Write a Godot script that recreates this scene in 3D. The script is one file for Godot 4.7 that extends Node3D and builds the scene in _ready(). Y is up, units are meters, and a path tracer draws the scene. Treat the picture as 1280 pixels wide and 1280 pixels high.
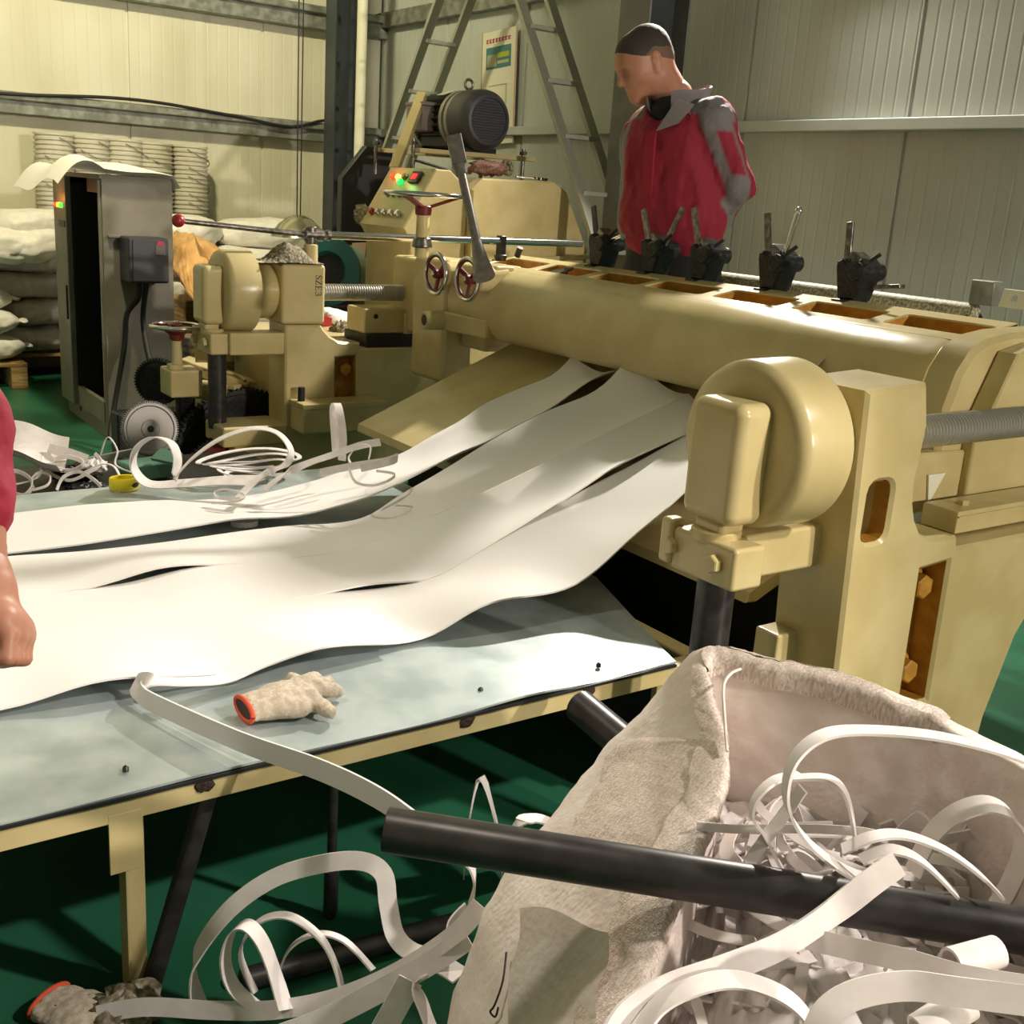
extends Node3D

# ---------------------------------------------------------------- mesh builder
class MB:
	var v := PackedVector3Array()
	var n := PackedVector3Array()
	var uv := PackedVector2Array()
	var c := PackedColorArray()
	var ix := PackedInt32Array()
	var col := Color.WHITE

	func vert(p: Vector3, nn: Vector3, u := Vector2.ZERO) -> int:
		v.push_back(p)
		n.push_back(nn)
		uv.push_back(u)
		c.push_back(col)
		return v.size() - 1

	func tri(a: int, b: int, d: int) -> void:
		var g := (v[b] - v[a]).cross(v[d] - v[a])
		if g.dot(n[a] + n[b] + n[d]) > 0.0:
			ix.append_array([a, d, b])
		else:
			ix.append_array([a, b, d])

	func quad(a: int, b: int, d: int, e: int) -> void:
		tri(a, b, d)
		tri(a, d, e)

	func flat_tri(a: Vector3, b: Vector3, d: Vector3, out: Vector3) -> void:
		var g := (b - a).cross(d - a).normalized()
		if g.dot(out) < 0.0:
			g = -g
		tri(vert(a, g), vert(b, g), vert(d, g))

	func flat_quad(a: Vector3, b: Vector3, d: Vector3, e: Vector3, out: Vector3) -> void:
		var g := (d - a).cross(e - b).normalized()
		if g.dot(out) < 0.0:
			g = -g
		quad(vert(a, g, Vector2(0, 0)), vert(b, g, Vector2(1, 0)), vert(d, g, Vector2(1, 1)), vert(e, g, Vector2(0, 1)))

	# rows of equal length; face: Vector3.ZERO = away from the middle, else the side that the surface looks to
	func grid(rows: Array, loop_u := false, loop_v := false, face := Vector3.ZERO) -> void:
		var nv := rows.size()
		var nu: int = rows[0].size()
		var mid := Vector3.ZERO
		for r in rows:
			for p in r:
				mid += p
		mid /= float(nv * nu)
		var norms := PackedVector3Array()
		var total := 0.0
		for i in nv:
			for j in nu:
				var ja := (j + nu - 1) % nu if loop_u else maxi(j - 1, 0)
				var jb := (j + 1) % nu if loop_u else mini(j + 1, nu - 1)
				var ia := (i + nv - 1) % nv if loop_v else maxi(i - 1, 0)
				var ib := (i + 1) % nv if loop_v else mini(i + 1, nv - 1)
				var du: Vector3 = rows[i][jb] - rows[i][ja]
				var dv: Vector3 = rows[ib][j] - rows[ia][j]
				var g := du.cross(dv)
				if g.length() < 1e-10:
					g = Vector3.ZERO
				else:
					g = g.normalized()
				norms.push_back(g)
				total += g.dot(face if face != Vector3.ZERO else rows[i][j] - mid)
		var base := v.size()
		var s := -1.0 if total < 0.0 else 1.0
		for i in nv:
			for j in nu:
				var g := norms[i * nu + j] * s
				if g == Vector3.ZERO:
					g = (rows[i][j] - mid).normalized() if face == Vector3.ZERO else face.normalized()
				vert(rows[i][j], g, Vector2(float(j) / (nu - 1), float(i) / (nv - 1)))
		for i in (nv if loop_v else nv - 1):
			for j in (nu if loop_u else nu - 1):
				var i2 := (i + 1) % nv
				var j2 := (j + 1) % nu
				quad(base + i * nu + j, base + i * nu + j2, base + i2 * nu + j2, base + i2 * nu + j)

	func box(at: Vector3, size: Vector3, r := 0.0, b := Basis.IDENTITY, seg := 1) -> void:
		var h := size * 0.5
		r = minf(r, minf(h.x, minf(h.y, h.z)) * 0.98)
		var ang := PackedFloat32Array()
		var sg := PackedFloat32Array()
		if r <= 0.0:
			ang = PackedFloat32Array([0.0, 0.0])
			sg = PackedFloat32Array([-1.0, 1.0])
		else:
			for k in seg + 1:
				ang.push_back(-PI / 4.0 * (1.0 - float(k) / seg))
				sg.push_back(-1.0)
			for k in seg + 1:
				ang.push_back(PI / 4.0 * float(k) / seg)
				sg.push_back(1.0)
		var m := ang.size()
		for axis in 3:
			for side in [-1.0, 1.0]:
				var base := v.size()
				var a1 := (axis + 1) % 3
				var a2 := (axis + 2) % 3
				for i in m:
					for j in m:
						var d := Vector3.ZERO
						d[axis] = side
						d[a1] = tan(ang[i])
						d[a2] = tan(ang[j])
						d = d.normalized()
						var p := Vector3.ZERO
						p[axis] = side * (h[axis] - r)
						p[a1] = sg[i] * (h[a1] - r)
						p[a2] = sg[j] * (h[a2] - r)
						vert(at + b * (p + d * r), (b * d).normalized(), Vector2(i / float(m - 1), j / float(m - 1)))
				for i in m - 1:
					for j in m - 1:
						quad(base + i * m + j, base + (i + 1) * m + j, base + (i + 1) * m + j + 1, base + i * m + j + 1)

	# a box between two points
	func bar(a: Vector3, b: Vector3, w: float, t: float, up := Vector3.UP, r := 0.0) -> void:
		var z := (b - a).normalized()
		if absf(z.dot(up)) > 0.98:
			up = Vector3.RIGHT
		var x := up.cross(z).normalized()
		box((a + b) * 0.5, Vector3(w, t, (b - a).length()), r, Basis(x, z.cross(x), z))

	# profile of (radius, height) turned round the y axis of xf
	func lathe(prof: Array, xf: Transform3D, seg := 24, crease := 40.0, from := 0.0, to := TAU) -> void:
		var k := prof.size()
		var sn := []
		for i in k - 1:
			var d: Vector2 = prof[i + 1] - prof[i]
			sn.append(Vector2(d.y, -d.x).normalized())
		var lim := cos(deg_to_rad(crease))
		# outward sign: the sign of the enclosed area
		var area := 0.0
		for i in k - 1:
			area += (prof[i].x + prof[i + 1].x) * (prof[i + 1].y - prof[i].y)
		var s := 1.0 if area >= 0.0 else -1.0
		for i in k - 1:
			if (prof[i + 1] - prof[i]).length() < 1e-7:
				continue
			var na: Vector2 = sn[i]
			var nb: Vector2 = sn[i]
			if i > 0 and sn[i].dot(sn[i - 1]) > lim:
				na = (sn[i] + sn[i - 1]).normalized()
			if i < k - 2 and sn[i].dot(sn[i + 1]) > lim:
				nb = (sn[i] + sn[i + 1]).normalized()
			var base := v.size()
			for j in seg + 1:
				var a := lerpf(from, to, float(j) / seg)
				var ca := cos(a)
				var sa := sin(a)
				vert(xf * Vector3(prof[i].x * ca, prof[i].y, prof[i].x * sa), (xf.basis * Vector3(na.x * ca, na.y, na.x * sa)).normalized() * s, Vector2(float(j) / seg, float(i) / k))
				vert(xf * Vector3(prof[i + 1].x * ca, prof[i + 1].y, prof[i + 1].x * sa), (xf.basis * Vector3(nb.x * ca, nb.y, nb.x * sa)).normalized() * s, Vector2(float(j) / seg, float(i + 1) / k))
			for j in seg:
				quad(base + j * 2, base + j * 2 + 2, base + j * 2 + 3, base + j * 2 + 1)

	func cyl(a: Vector3, b: Vector3, r: float, r2 := -1.0, seg := 20, cham := 0.0) -> void:
		if r2 < 0.0:
			r2 = r
		var h := (b - a).length()
		var pr := [Vector2(0, 0), Vector2(r - cham, 0), Vector2(r, cham), Vector2(r2, h - cham), Vector2(r2 - cham, h), Vector2(0, h)]
		lathe(pr, MB.frame(a, b - a), seg, 30.0)

	static func frame(o: Vector3, y: Vector3, xh := Vector3.ZERO) -> Transform3D:
		y = y.normalized()
		var h := xh
		if h == Vector3.ZERO or absf(h.normalized().dot(y)) > 0.99:
			h = Vector3.RIGHT if absf(y.x) < 0.9 else Vector3.FORWARD
		var z := h.cross(y).normalized()
		return Transform3D(Basis(y.cross(z), y, z), o)

	static func frames(pts: Array) -> Array:
		var k := pts.size()
		var t := []
		for i in k:
			t.append((pts[mini(i + 1, k - 1)] - pts[maxi(i - 1, 0)]).normalized())
		var u: Vector3 = Vector3.UP if absf(t[0].y) < 0.9 else Vector3.RIGHT
		var res := []
		for i in k:
			u = (u - t[i] * u.dot(t[i])).normalized()
			res.append([t[i], u, t[i].cross(u)])
		return res

	func tube(pts: Array, rad, seg := 10, caps := true) -> void:
		var fr := MB.frames(pts)
		var base := v.size()
		var k := pts.size()
		for i in k:
			var r: float = rad if rad is float else rad[i]
			for j in seg + 1:
				var a := TAU * j / seg
				var d: Vector3 = fr[i][1] * cos(a) + fr[i][2] * sin(a)
				vert(pts[i] + d * r, d, Vector2(float(j) / seg, float(i) / k))
		for i in k - 1:
			for j in seg:
				var q := base + i * (seg + 1) + j
				quad(q, q + 1, q + seg + 2, q + seg + 1)
		if caps:
			for e in [0, k - 1]:
				var r: float = rad if rad is float else rad[e]
				var nn: Vector3 = fr[e][0] * (-1.0 if e == 0 else 1.0)
				var m := vert(pts[e], nn)
				var first := v.size()
				for j in seg + 1:
					var a := TAU * j / seg
					vert(pts[e] + (fr[e][1] * cos(a) + fr[e][2] * sin(a)) * r, nn)
				for j in seg:
					tri(m, first + j, first + j + 1)

	# a strip of rectangular section: sides are the directions of its width
	func ribbon(pts: Array, sides: Array, w: float, t: float) -> void:
		var k := pts.size()
		var cor := [[], [], [], []]
		var tn := []
		for i in k:
			var tg: Vector3 = (pts[mini(i + 1, k - 1)] - pts[maxi(i - 1, 0)]).normalized()
			var s: Vector3 = sides[i] if sides.size() > 1 else sides[0]
			s = (s - tg * s.dot(tg)).normalized()
			var up := tg.cross(s)
			tn.append([tg, s, up])
			cor[0].append(pts[i] - s * w * 0.5 - up * t * 0.5)
			cor[1].append(pts[i] + s * w * 0.5 - up * t * 0.5)
			cor[2].append(pts[i] + s * w * 0.5 + up * t * 0.5)
			cor[3].append(pts[i] - s * w * 0.5 + up * t * 0.5)
		for q in 4:
			var base := v.size()
			for i in k:
				var nn: Vector3 = [-tn[i][2], tn[i][1], tn[i][2], -tn[i][1]][q]
				vert(cor[q][i], nn, Vector2(0, float(i) / k))
				vert(cor[(q + 1) % 4][i], nn, Vector2(1, float(i) / k))
			for i in k - 1:
				quad(base + i * 2, base + i * 2 + 1, base + i * 2 + 3, base + i * 2 + 2)
		flat_quad(cor[0][0], cor[1][0], cor[2][0], cor[3][0], -tn[0][0])
		flat_quad(cor[0][k - 1], cor[1][k - 1], cor[2][k - 1], cor[3][k - 1], tn[k - 1][0])

	# polygon in the xy plane of xf, pushed from z = 0 to z = d; bev chamfers its rims
	func extrude(poly_in: Array, d: float, xf: Transform3D, bev := 0.0, holes := [], crease := 40.0) -> void:
		var loops := [PackedVector2Array(poly_in)]
		for h in holes:
			loops.append(PackedVector2Array(h))
		if Geometry2D.is_polygon_clockwise(loops[0]):
			loops[0].reverse()
		for i in range(1, loops.size()):
			if not Geometry2D.is_polygon_clockwise(loops[i]):
				loops[i].reverse()
		var lim := cos(deg_to_rad(crease))
		var caps := []
		for lp in loops:
			var k: int = lp.size()
			var en := PackedVector2Array()
			for i in k:
				var e: Vector2 = (lp[(i + 1) % k] - lp[i]).normalized()
				en.push_back(Vector2(e.y, -e.x))
			var inner := PackedVector2Array()
			for i in k:
				var a := en[(i + k - 1) % k]
				var b := en[i]
				var m := (a + b).normalized()
				inner.push_back(lp[i] - m * bev / maxf(m.dot(b), 0.4))
			caps.append(inner if bev > 0.0 else lp)
			for i in k:
				var i2 := (i + 1) % k
				var na := en[i]
				var nb := en[i]
				if en[(i + k - 1) % k].dot(en[i]) > lim:
					na = (en[(i + k - 1) % k] + en[i]).normalized()
				if en[i2].dot(en[i]) > lim:
					nb = (en[i2] + en[i]).normalized()
				var n3a := (xf.basis * Vector3(na.x, na.y, 0)).normalized()
				var n3b := (xf.basis * Vector3(nb.x, nb.y, 0)).normalized()
				var zs := signf(d) * bev
				quad(vert(xf * Vector3(lp[i].x, lp[i].y, zs), n3a), vert(xf * Vector3(lp[i2].x, lp[i2].y, zs), n3b), vert(xf * Vector3(lp[i2].x, lp[i2].y, d - zs), n3b), vert(xf * Vector3(lp[i].x, lp[i].y, d - zs), n3a))
				if bev > 0.0:
					for e in [[0.0, zs, -1.0], [d, d - zs, 1.0]]:
						var za: float = e[0]
						var zb: float = e[1]
						var f: float = e[2] * signf(d)
						var fa := (n3a + xf.basis.z.normalized() * f).normalized()
						var fb := (n3b + xf.basis.z.normalized() * f).normalized()
						quad(vert(xf * Vector3(inner[i].x, inner[i].y, za), fa), vert(xf * Vector3(inner[i2].x, inner[i2].y, za), fb), vert(xf * Vector3(lp[i2].x, lp[i2].y, zb), fb), vert(xf * Vector3(lp[i].x, lp[i].y, zb), fa))
		var pieces := [caps[0]]
		for i in range(1, caps.size()):
			var hole: PackedVector2Array = caps[i]
			var cx := 0.0
			for p in hole:
				cx += p.x / hole.size()
			var next := []
			for pc in pieces:
				for half in [PackedVector2Array([Vector2(cx - 50, -50), Vector2(cx, -50), Vector2(cx, 50), Vector2(cx - 50, 50)]), PackedVector2Array([Vector2(cx, -50), Vector2(cx + 50, -50), Vector2(cx + 50, 50), Vector2(cx, 50)])]:
					for part in Geometry2D.intersect_polygons(pc, half):
						for rest in Geometry2D.clip_polygons(part, hole):
							next.append(rest)
			pieces = next
		for pc in pieces:
			var t := Geometry2D.triangulate_polygon(pc)
			for e in [[0.0, -1.0], [d, 1.0]]:
				var nn: Vector3 = (xf.basis.z * (float(e[1]) * signf(d))).normalized()
				var base := v.size()
				for p in pc:
					vert(xf * Vector3(p.x, p.y, e[0]), nn, p)
				for q in range(0, t.size(), 3):
					tri(base + t[q], base + t[q + 1], base + t[q + 2])

	# lumpy closed body; shape > 2 makes it boxier (a pillow, a sack)
	func blob(at: Vector3, rad: Vector3, b := Basis.IDENTITY, amp := 0.0, freq := 3.0, sd := 1, seg := 24, shape := 2.0) -> void:
		var fn := FastNoiseLite.new()
		fn.seed = sd
		fn.frequency = 1.0
		fn.fractal_octaves = 3
		var rows := []
		var half := seg / 2
		for i in half + 1:
			var th := PI * i / half
			var row := []
			for j in seg:
				var ph := TAU * j / seg
				var d := Vector3(sin(th) * cos(ph), cos(th), sin(th) * sin(ph))
				var e := Vector3.ZERO
				for q in 3:
					e[q] = signf(d[q]) * pow(absf(d[q]), 2.0 / shape)
				var f := 1.0 + amp * fn.get_noise_3d(d.x * freq + sd * 3.1, d.y * freq, d.z * freq)
				row.append(at + b * (e * rad * f))
			rows.append(row)
		grid(rows, true, false)

	func ball(at: Vector3, r: float, seg := 16) -> void:
		blob(at, Vector3(r, r, r), Basis.IDENTITY, 0.0, 1.0, 1, seg)

	func torus(at: Vector3, axis: Vector3, R: float, r: float, seg := 32, seg2 := 10, from := 0.0, to := TAU) -> void:
		var xf := MB.frame(at, axis)
		var rows := []
		var whole := absf(to - from) > TAU - 0.001
		for i in (seg if whole else seg + 1):
			var a := lerpf(from, to, float(i) / seg)
			var row := []
			for j in seg2:
				var b := TAU * j / seg2
				var q := R + r * cos(b)
				row.append(xf * Vector3(q * cos(a), r * sin(b), q * sin(a)))
			rows.append(row)
		var base := v.size()
		var k := rows.size()
		for i in k:
			var a := lerpf(from, to, float(i) / seg)
			var mid := xf * Vector3(R * cos(a), 0, R * sin(a))
			for j in seg2:
				vert(rows[i][j], (rows[i][j] - mid).normalized())
		for i in (k if whole else k - 1):
			for j in seg2:
				var i2 := (i + 1) % k
				var j2 := (j + 1) % seg2
				quad(base + i * seg2 + j, base + i * seg2 + j2, base + i2 * seg2 + j2, base + i2 * seg2 + j)

	# six-sided bolt head
	func hexa(a: Vector3, b: Vector3, r: float) -> void:
		var f := MB.frame(a, b - a)
		var pts := []
		for k in 6:
			pts.append(Vector2(r * cos(TAU * k / 6.0), r * sin(TAU * k / 6.0)))
		extrude(pts, (b - a).length(), Transform3D(Basis(f.basis.z, f.basis.x, f.basis.y), a), r * 0.12)

	func mesh(shift: Vector3, colored := false) -> ArrayMesh:
		var arr := []
		arr.resize(Mesh.ARRAY_MAX)
		var w := PackedVector3Array()
		w.resize(v.size())
		for i in v.size():
			w[i] = v[i] - shift
		arr[Mesh.ARRAY_VERTEX] = w
		arr[Mesh.ARRAY_NORMAL] = n
		arr[Mesh.ARRAY_TEX_UV] = uv
		if colored:
			arr[Mesh.ARRAY_COLOR] = c
		arr[Mesh.ARRAY_INDEX] = ix
		var m := ArrayMesh.new()
		m.add_surface_from_arrays(Mesh.PRIMITIVE_TRIANGLES, arr)
		return m


# ---------------------------------------------------------------- naming
var used := {}

func numbered(called: String) -> String:
	var k: int = used.get(called, 0)
	used[called] = k + 1
	return called if k == 0 else "%s_%03d" % [called, k]

func origin_of(o: Node3D) -> Vector3:
	var p := Vector3.ZERO
	var q: Node = o
	while q != self and q is Node3D:
		p += (q as Node3D).position
		q = q.get_parent()
	return p

# an empty root at the base of a thing; its parts are built in world places and shifted
func thing(called: String, label: String, category: String, at: Vector3, group := "") -> Node3D:
	var o := Node3D.new()
	o.name = numbered(called)
	add_child(o)
	o.position = at
	tag(o, label, category, group)
	return o

func tag(o: Node, label: String, category: String, group := "") -> void:
	o.set_meta("label", label)
	o.set_meta("category", category)
	if group != "":
		o.set_meta("group", group)

func obj(called: String, m: MB, material: Material, parent: Node3D = null, colored := false) -> MeshInstance3D:
	var o := MeshInstance3D.new()
	if parent == null:
		o.name = numbered(called)
		add_child(o)
		o.mesh = m.mesh(Vector3.ZERO, colored)
	else:
		o.name = called
		parent.add_child(o, true)
		o.mesh = m.mesh(origin_of(parent), colored)
	o.material_override = material
	return o

func single(called: String, m: MB, material: Material, label: String, category: String, group := "") -> MeshInstance3D:
	var o := obj(called, m, material)
	tag(o, label, category, group)
	return o

func struct(called: String, m: MB, material: Material, label := "") -> MeshInstance3D:
	var o := obj(called, m, material)
	o.set_meta("kind", "structure")
	if label != "":
		o.set_meta("label", label)
	return o

# a copy of a thing with all its parts
func copy(o: Node3D, at: Vector3, turn: float, label: String) -> Node3D:
	var r: Node3D = o.duplicate()
	var stem := String(o.name)
	r.name = numbered(stem)
	add_child(r)
	r.position = at
	r.rotation.y = turn
	r.set_meta("label", label)
	return r

# ---------------------------------------------------------------- materials
var noise_bank := {}

func noise_tex(freq: float, sd: int, lo: Color, hi: Color, kind := 0, size := 256, oct := 4) -> NoiseTexture2D:
	var key := "%s %s %s %s %s %s" % [freq, sd, lo, hi, kind, oct]
	if noise_bank.has(key):
		return noise_bank[key]
	var f := FastNoiseLite.new()
	f.seed = sd
	f.frequency = freq
	f.fractal_octaves = oct
	f.noise_type = [FastNoiseLite.TYPE_SIMPLEX_SMOOTH, FastNoiseLite.TYPE_CELLULAR, FastNoiseLite.TYPE_PERLIN][kind]
	var t := NoiseTexture2D.new()
	t.width = size
	t.height = size
	t.seamless = true
	t.noise = f
	var g := Gradient.new()
	g.offsets = PackedFloat32Array([0.25, 0.75])
	g.colors = PackedColorArray([lo, hi])
	t.color_ramp = g
	noise_bank[key] = t
	return t

func bump_tex(freq: float, sd: int, strength: float, kind := 0) -> NoiseTexture2D:
	var key := "b %s %s %s %s" % [freq, sd, strength, kind]
	if noise_bank.has(key):
		return noise_bank[key]
	var f := FastNoiseLite.new()
	f.seed = sd
	f.frequency = freq
	f.fractal_octaves = 3
	f.noise_type = [FastNoiseLite.TYPE_SIMPLEX_SMOOTH, FastNoiseLite.TYPE_CELLULAR][kind]
	var t := NoiseTexture2D.new()
	t.width = 256
	t.height = 256
	t.seamless = true
	t.as_normal_map = true
	t.bump_strength = strength
	t.noise = f
	noise_bank[key] = t
	return t

func rgb(r: int, g: int, b: int) -> Color:
	return Color(r / 255.0, g / 255.0, b / 255.0)

func mat(called: String, col: Color, rough := 0.6, metal := 0.0) -> StandardMaterial3D:
	var m := StandardMaterial3D.new()
	m.resource_name = called
	m.albedo_color = col
	m.roughness = rough
	m.metallic = metal
	m.cull_mode = BaseMaterial3D.CULL_DISABLED
	return m

# mottle: colour varies between dark and 1; world triplanar
func mottled(m: StandardMaterial3D, freq: float, sd: int, dark: Color, scale := Vector3.ONE, kind := 0) -> StandardMaterial3D:
	m.albedo_texture = noise_tex(freq, sd, dark, Color.WHITE, kind)
	m.uv1_triplanar = true
	m.uv1_world_triplanar = true
	m.uv1_scale = scale
	return m

func bumped(m: StandardMaterial3D, freq: float, sd: int, strength: float, amount := 1.0, kind := 0, scale := Vector3.ONE) -> StandardMaterial3D:
	m.normal_enabled = true
	m.normal_texture = bump_tex(freq, sd, strength, kind)
	m.normal_scale = amount
	if not m.uv1_triplanar:
		m.uv1_triplanar = true
		m.uv1_world_triplanar = true
		m.uv1_scale = scale
	return m

func glow(called: String, col: Color, energy: float) -> StandardMaterial3D:
	var m := mat(called, col, 0.4)
	m.emission_enabled = true
	m.emission = col
	m.emission_energy_multiplier = energy
	return m

# ---------------------------------------------------------------- curves
# smooth line through points
func spline(pts: Array, per := 6) -> Array:
	var res := []
	var k := pts.size()
	for i in k - 1:
		var p0 = pts[maxi(i - 1, 0)]
		var p1 = pts[i]
		var p2 = pts[i + 1]
		var p3 = pts[mini(i + 2, k - 1)]
		for j in per:
			var t := float(j) / per
			res.append(p1.cubic_interpolate(p2, p0, p3, t))
	res.append(pts[k - 1])
	return res

# lines of equal number of points from lines of any
func even(pts: Array, count: int) -> Array:
	var len := [0.0]
	for i in pts.size() - 1:
		len.append(len[i] + (pts[i + 1] - pts[i]).length())
	var total: float = len[-1]
	var res := []
	var s := 0
	for q in count:
		var at := total * q / (count - 1)
		while s < pts.size() - 2 and len[s + 1] < at:
			s += 1
		var seg: float = len[s + 1] - len[s]
		res.append(pts[s].lerp(pts[s + 1], clampf((at - len[s]) / maxf(seg, 1e-9), 0.0, 1.0)))
	return res

func round_poly(w: float, h: float, r: float, seg := 4, cx := 0.0, cy := 0.0) -> Array:
	var res := []
	for q in 4:
		var ox: float = cx + (w * 0.5 - r) * [1, -1, -1, 1][q]
		var oy: float = cy + (h * 0.5 - r) * [1, 1, -1, -1][q]
		for k in seg + 1:
			var a: float = PI * 0.5 * (q + float(k) / seg)
			res.append(Vector2(ox + r * cos(a), oy + r * sin(a)))
	return res

func circle_poly(r: float, seg := 24, cx := 0.0, cy := 0.0) -> Array:
	var res := []
	for k in seg:
		res.append(Vector2(cx + r * cos(TAU * k / seg), cy + r * sin(TAU * k / seg)))
	return res

# ---------------------------------------------------------------- smooth bodies from tapered bones, as surface nets
class Field:
	var lo: Vector3
	var cell: float
	var nx: int
	var ny: int
	var nz: int
	var f = PackedFloat32Array()

	func _init(a: Vector3, b: Vector3, c: float) -> void:
		lo = a
		cell = c
		nx = int(ceil((b.x - a.x) / c)) + 1
		ny = int(ceil((b.y - a.y) / c)) + 1
		nz = int(ceil((b.z - a.z) / c)) + 1
		f.resize(nx * ny * nz)
		f.fill(1.0)

	# tapered capsule joined with smooth minimum k; squash divides distances along one direction
	func bone(a: Vector3, b: Vector3, ra: float, rb: float, k := 0.02, flat_dir := Vector3.ZERO, flat := 1.0) -> void:
		var m = maxf(ra, rb) * maxf(flat, 1.0) + k + cell * 2.0
		var p0 = a.min(b) - Vector3(m, m, m) - lo
		var p1 = a.max(b) + Vector3(m, m, m) - lo
		var i0 = clampi(int(p0.x / cell), 0, nx - 1)
		var i1 = clampi(int(p1.x / cell) + 1, 0, nx - 1)
		var j0 = clampi(int(p0.y / cell), 0, ny - 1)
		var j1 = clampi(int(p1.y / cell) + 1, 0, ny - 1)
		var k0 = clampi(int(p0.z / cell), 0, nz - 1)
		var k1 = clampi(int(p1.z / cell) + 1, 0, nz - 1)
		var ab = b - a
		var l2 = maxf(ab.length_squared(), 1e-9)
		var sq = 1.0 / flat - 1.0
		var use_flat = flat != 1.0
		for kk in range(k0, k1 + 1):
			for jj in range(j0, j1 + 1):
				var at = (kk * ny + jj) * nx
				for ii in range(i0, i1 + 1):
					var p = lo + Vector3(ii, jj, kk) * cell
					var t = clampf((p - a).dot(ab) / l2, 0.0, 1.0)
					var d = p - a - ab * t
					if use_flat:
						d += flat_dir * (d.dot(flat_dir) * sq)
					var s = d.length() - lerpf(ra, rb, t)
					var o = f[at + ii]
					var h = maxf(k - absf(s - o), 0.0) / k
					f[at + ii] = minf(s, o) - h * h * k * 0.25

	# takes a ball out
	func carve(c: Vector3, r: float, k := 0.01) -> void:
		var m = r + k + cell * 2.0
		var p0 = c - Vector3(m, m, m) - lo
		var p1 = c + Vector3(m, m, m) - lo
		for kk in range(clampi(int(p0.z / cell), 0, nz - 1), clampi(int(p1.z / cell) + 1, 0, nz - 1) + 1):
			for jj in range(clampi(int(p0.y / cell), 0, ny - 1), clampi(int(p1.y / cell) + 1, 0, ny - 1) + 1):
				for ii in range(clampi(int(p0.x / cell), 0, nx - 1), clampi(int(p1.x / cell) + 1, 0, nx - 1) + 1):
					var p = lo + Vector3(ii, jj, kk) * cell
					var s = r - (p - c).length()
					var at = (kk * ny + jj) * nx + ii
					var o = f[at]
					var h = maxf(k - absf(s - o), 0.0) / k
					f[at] = maxf(s, o) + h * h * k * 0.25

	# soft creases: noise added to the distance
	func rough(amp: float, freq: float, sd: int, stretch := Vector3.ONE) -> void:
		var fn = FastNoiseLite.new()
		fn.seed = sd
		fn.frequency = freq
		fn.fractal_octaves = 2
		for kk in nz:
			for jj in ny:
				var at = (kk * ny + jj) * nx
				for ii in nx:
					if absf(f[at + ii]) < amp + cell * 3.0:
						var p = (lo + Vector3(ii, jj, kk) * cell) * stretch
						f[at + ii] += amp * fn.get_noise_3dv(p)

	func at(i: int, j: int, k: int) -> float:
		return f[(k * ny + j) * nx + i]

	func into(m: MB, paint = null) -> void:
		var id = {}
		var corner = [Vector3i(0, 0, 0), Vector3i(1, 0, 0), Vector3i(0, 1, 0), Vector3i(1, 1, 0), Vector3i(0, 0, 1), Vector3i(1, 0, 1), Vector3i(0, 1, 1), Vector3i(1, 1, 1)]
		var edges = [[0, 1], [2, 3], [4, 5], [6, 7], [0, 2], [1, 3], [4, 6], [5, 7], [0, 4], [1, 5], [2, 6], [3, 7]]
		var sx = 1
		var sy = nx
		var sz = nx * ny
		var off = [0, sx, sy, sx + sy, sz, sx + sz, sy + sz, sx + sy + sz]
		for k in nz - 1:
			for j in ny - 1:
				var base = (k * ny + j) * nx
				for i in nx - 1:
					var q = base + i
					var v0 = f[q]
					if absf(v0) > cell * 4.0:
						continue
					var mask = 0
					for e in 8:
						if f[q + off[e]] < 0.0:
							mask |= 1 << e
					if mask == 0 or mask == 255:
						continue
					var sum = Vector3.ZERO
					var cnt = 0
					for e in edges:
						var a: float = f[q + off[e[0]]]
						var b: float = f[q + off[e[1]]]
						if (a < 0.0) != (b < 0.0):
							var t = a / (a - b)
							sum += Vector3(corner[e[0]]).lerp(Vector3(corner[e[1]]), t)
							cnt += 1
					var local = sum / float(cnt)
					var g = Vector3(
						f[q + off[1]] + f[q + off[3]] + f[q + off[5]] + f[q + off[7]] - f[q] - f[q + off[2]] - f[q + off[4]] - f[q + off[6]],
						f[q + off[2]] + f[q + off[3]] + f[q + off[6]] + f[q + off[7]] - f[q] - f[q + off[1]] - f[q + off[4]] - f[q + off[5]],
						f[q + off[4]] + f[q + off[5]] + f[q + off[6]] + f[q + off[7]] - f[q] - f[q + off[1]] - f[q + off[2]] - f[q + off[3]]).normalized()
					var p = lo + (Vector3(i, j, k) + local) * cell
					if paint != null:
						m.col = paint.call(p, g)
					id[q] = m.vert(p, g)
		for k in range(1, nz - 1):
			for j in range(1, ny - 1):
				var base = (k * ny + j) * nx
				for i in range(1, nx - 1):
					var q = base + i
					var a = f[q]
					if absf(a) > cell * 2.0:
						continue
					if (a < 0.0) != (f[q + sx] < 0.0):
						_face(m, id, q, q - sy, q - sy - sz, q - sz)
					if (a < 0.0) != (f[q + sy] < 0.0):
						_face(m, id, q, q - sx, q - sx - sz, q - sz)
					if (a < 0.0) != (f[q + sz] < 0.0):
						_face(m, id, q, q - sx, q - sx - sy, q - sy)

	func _face(m: MB, id: Dictionary, a: int, b: int, c: int, d: int) -> void:
		if id.has(a) and id.has(b) and id.has(c) and id.has(d):
			m.quad(id[a], id[b], id[c], id[d])

# ---------------------------------------------------------------- materials of the place
var M := {}

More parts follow.
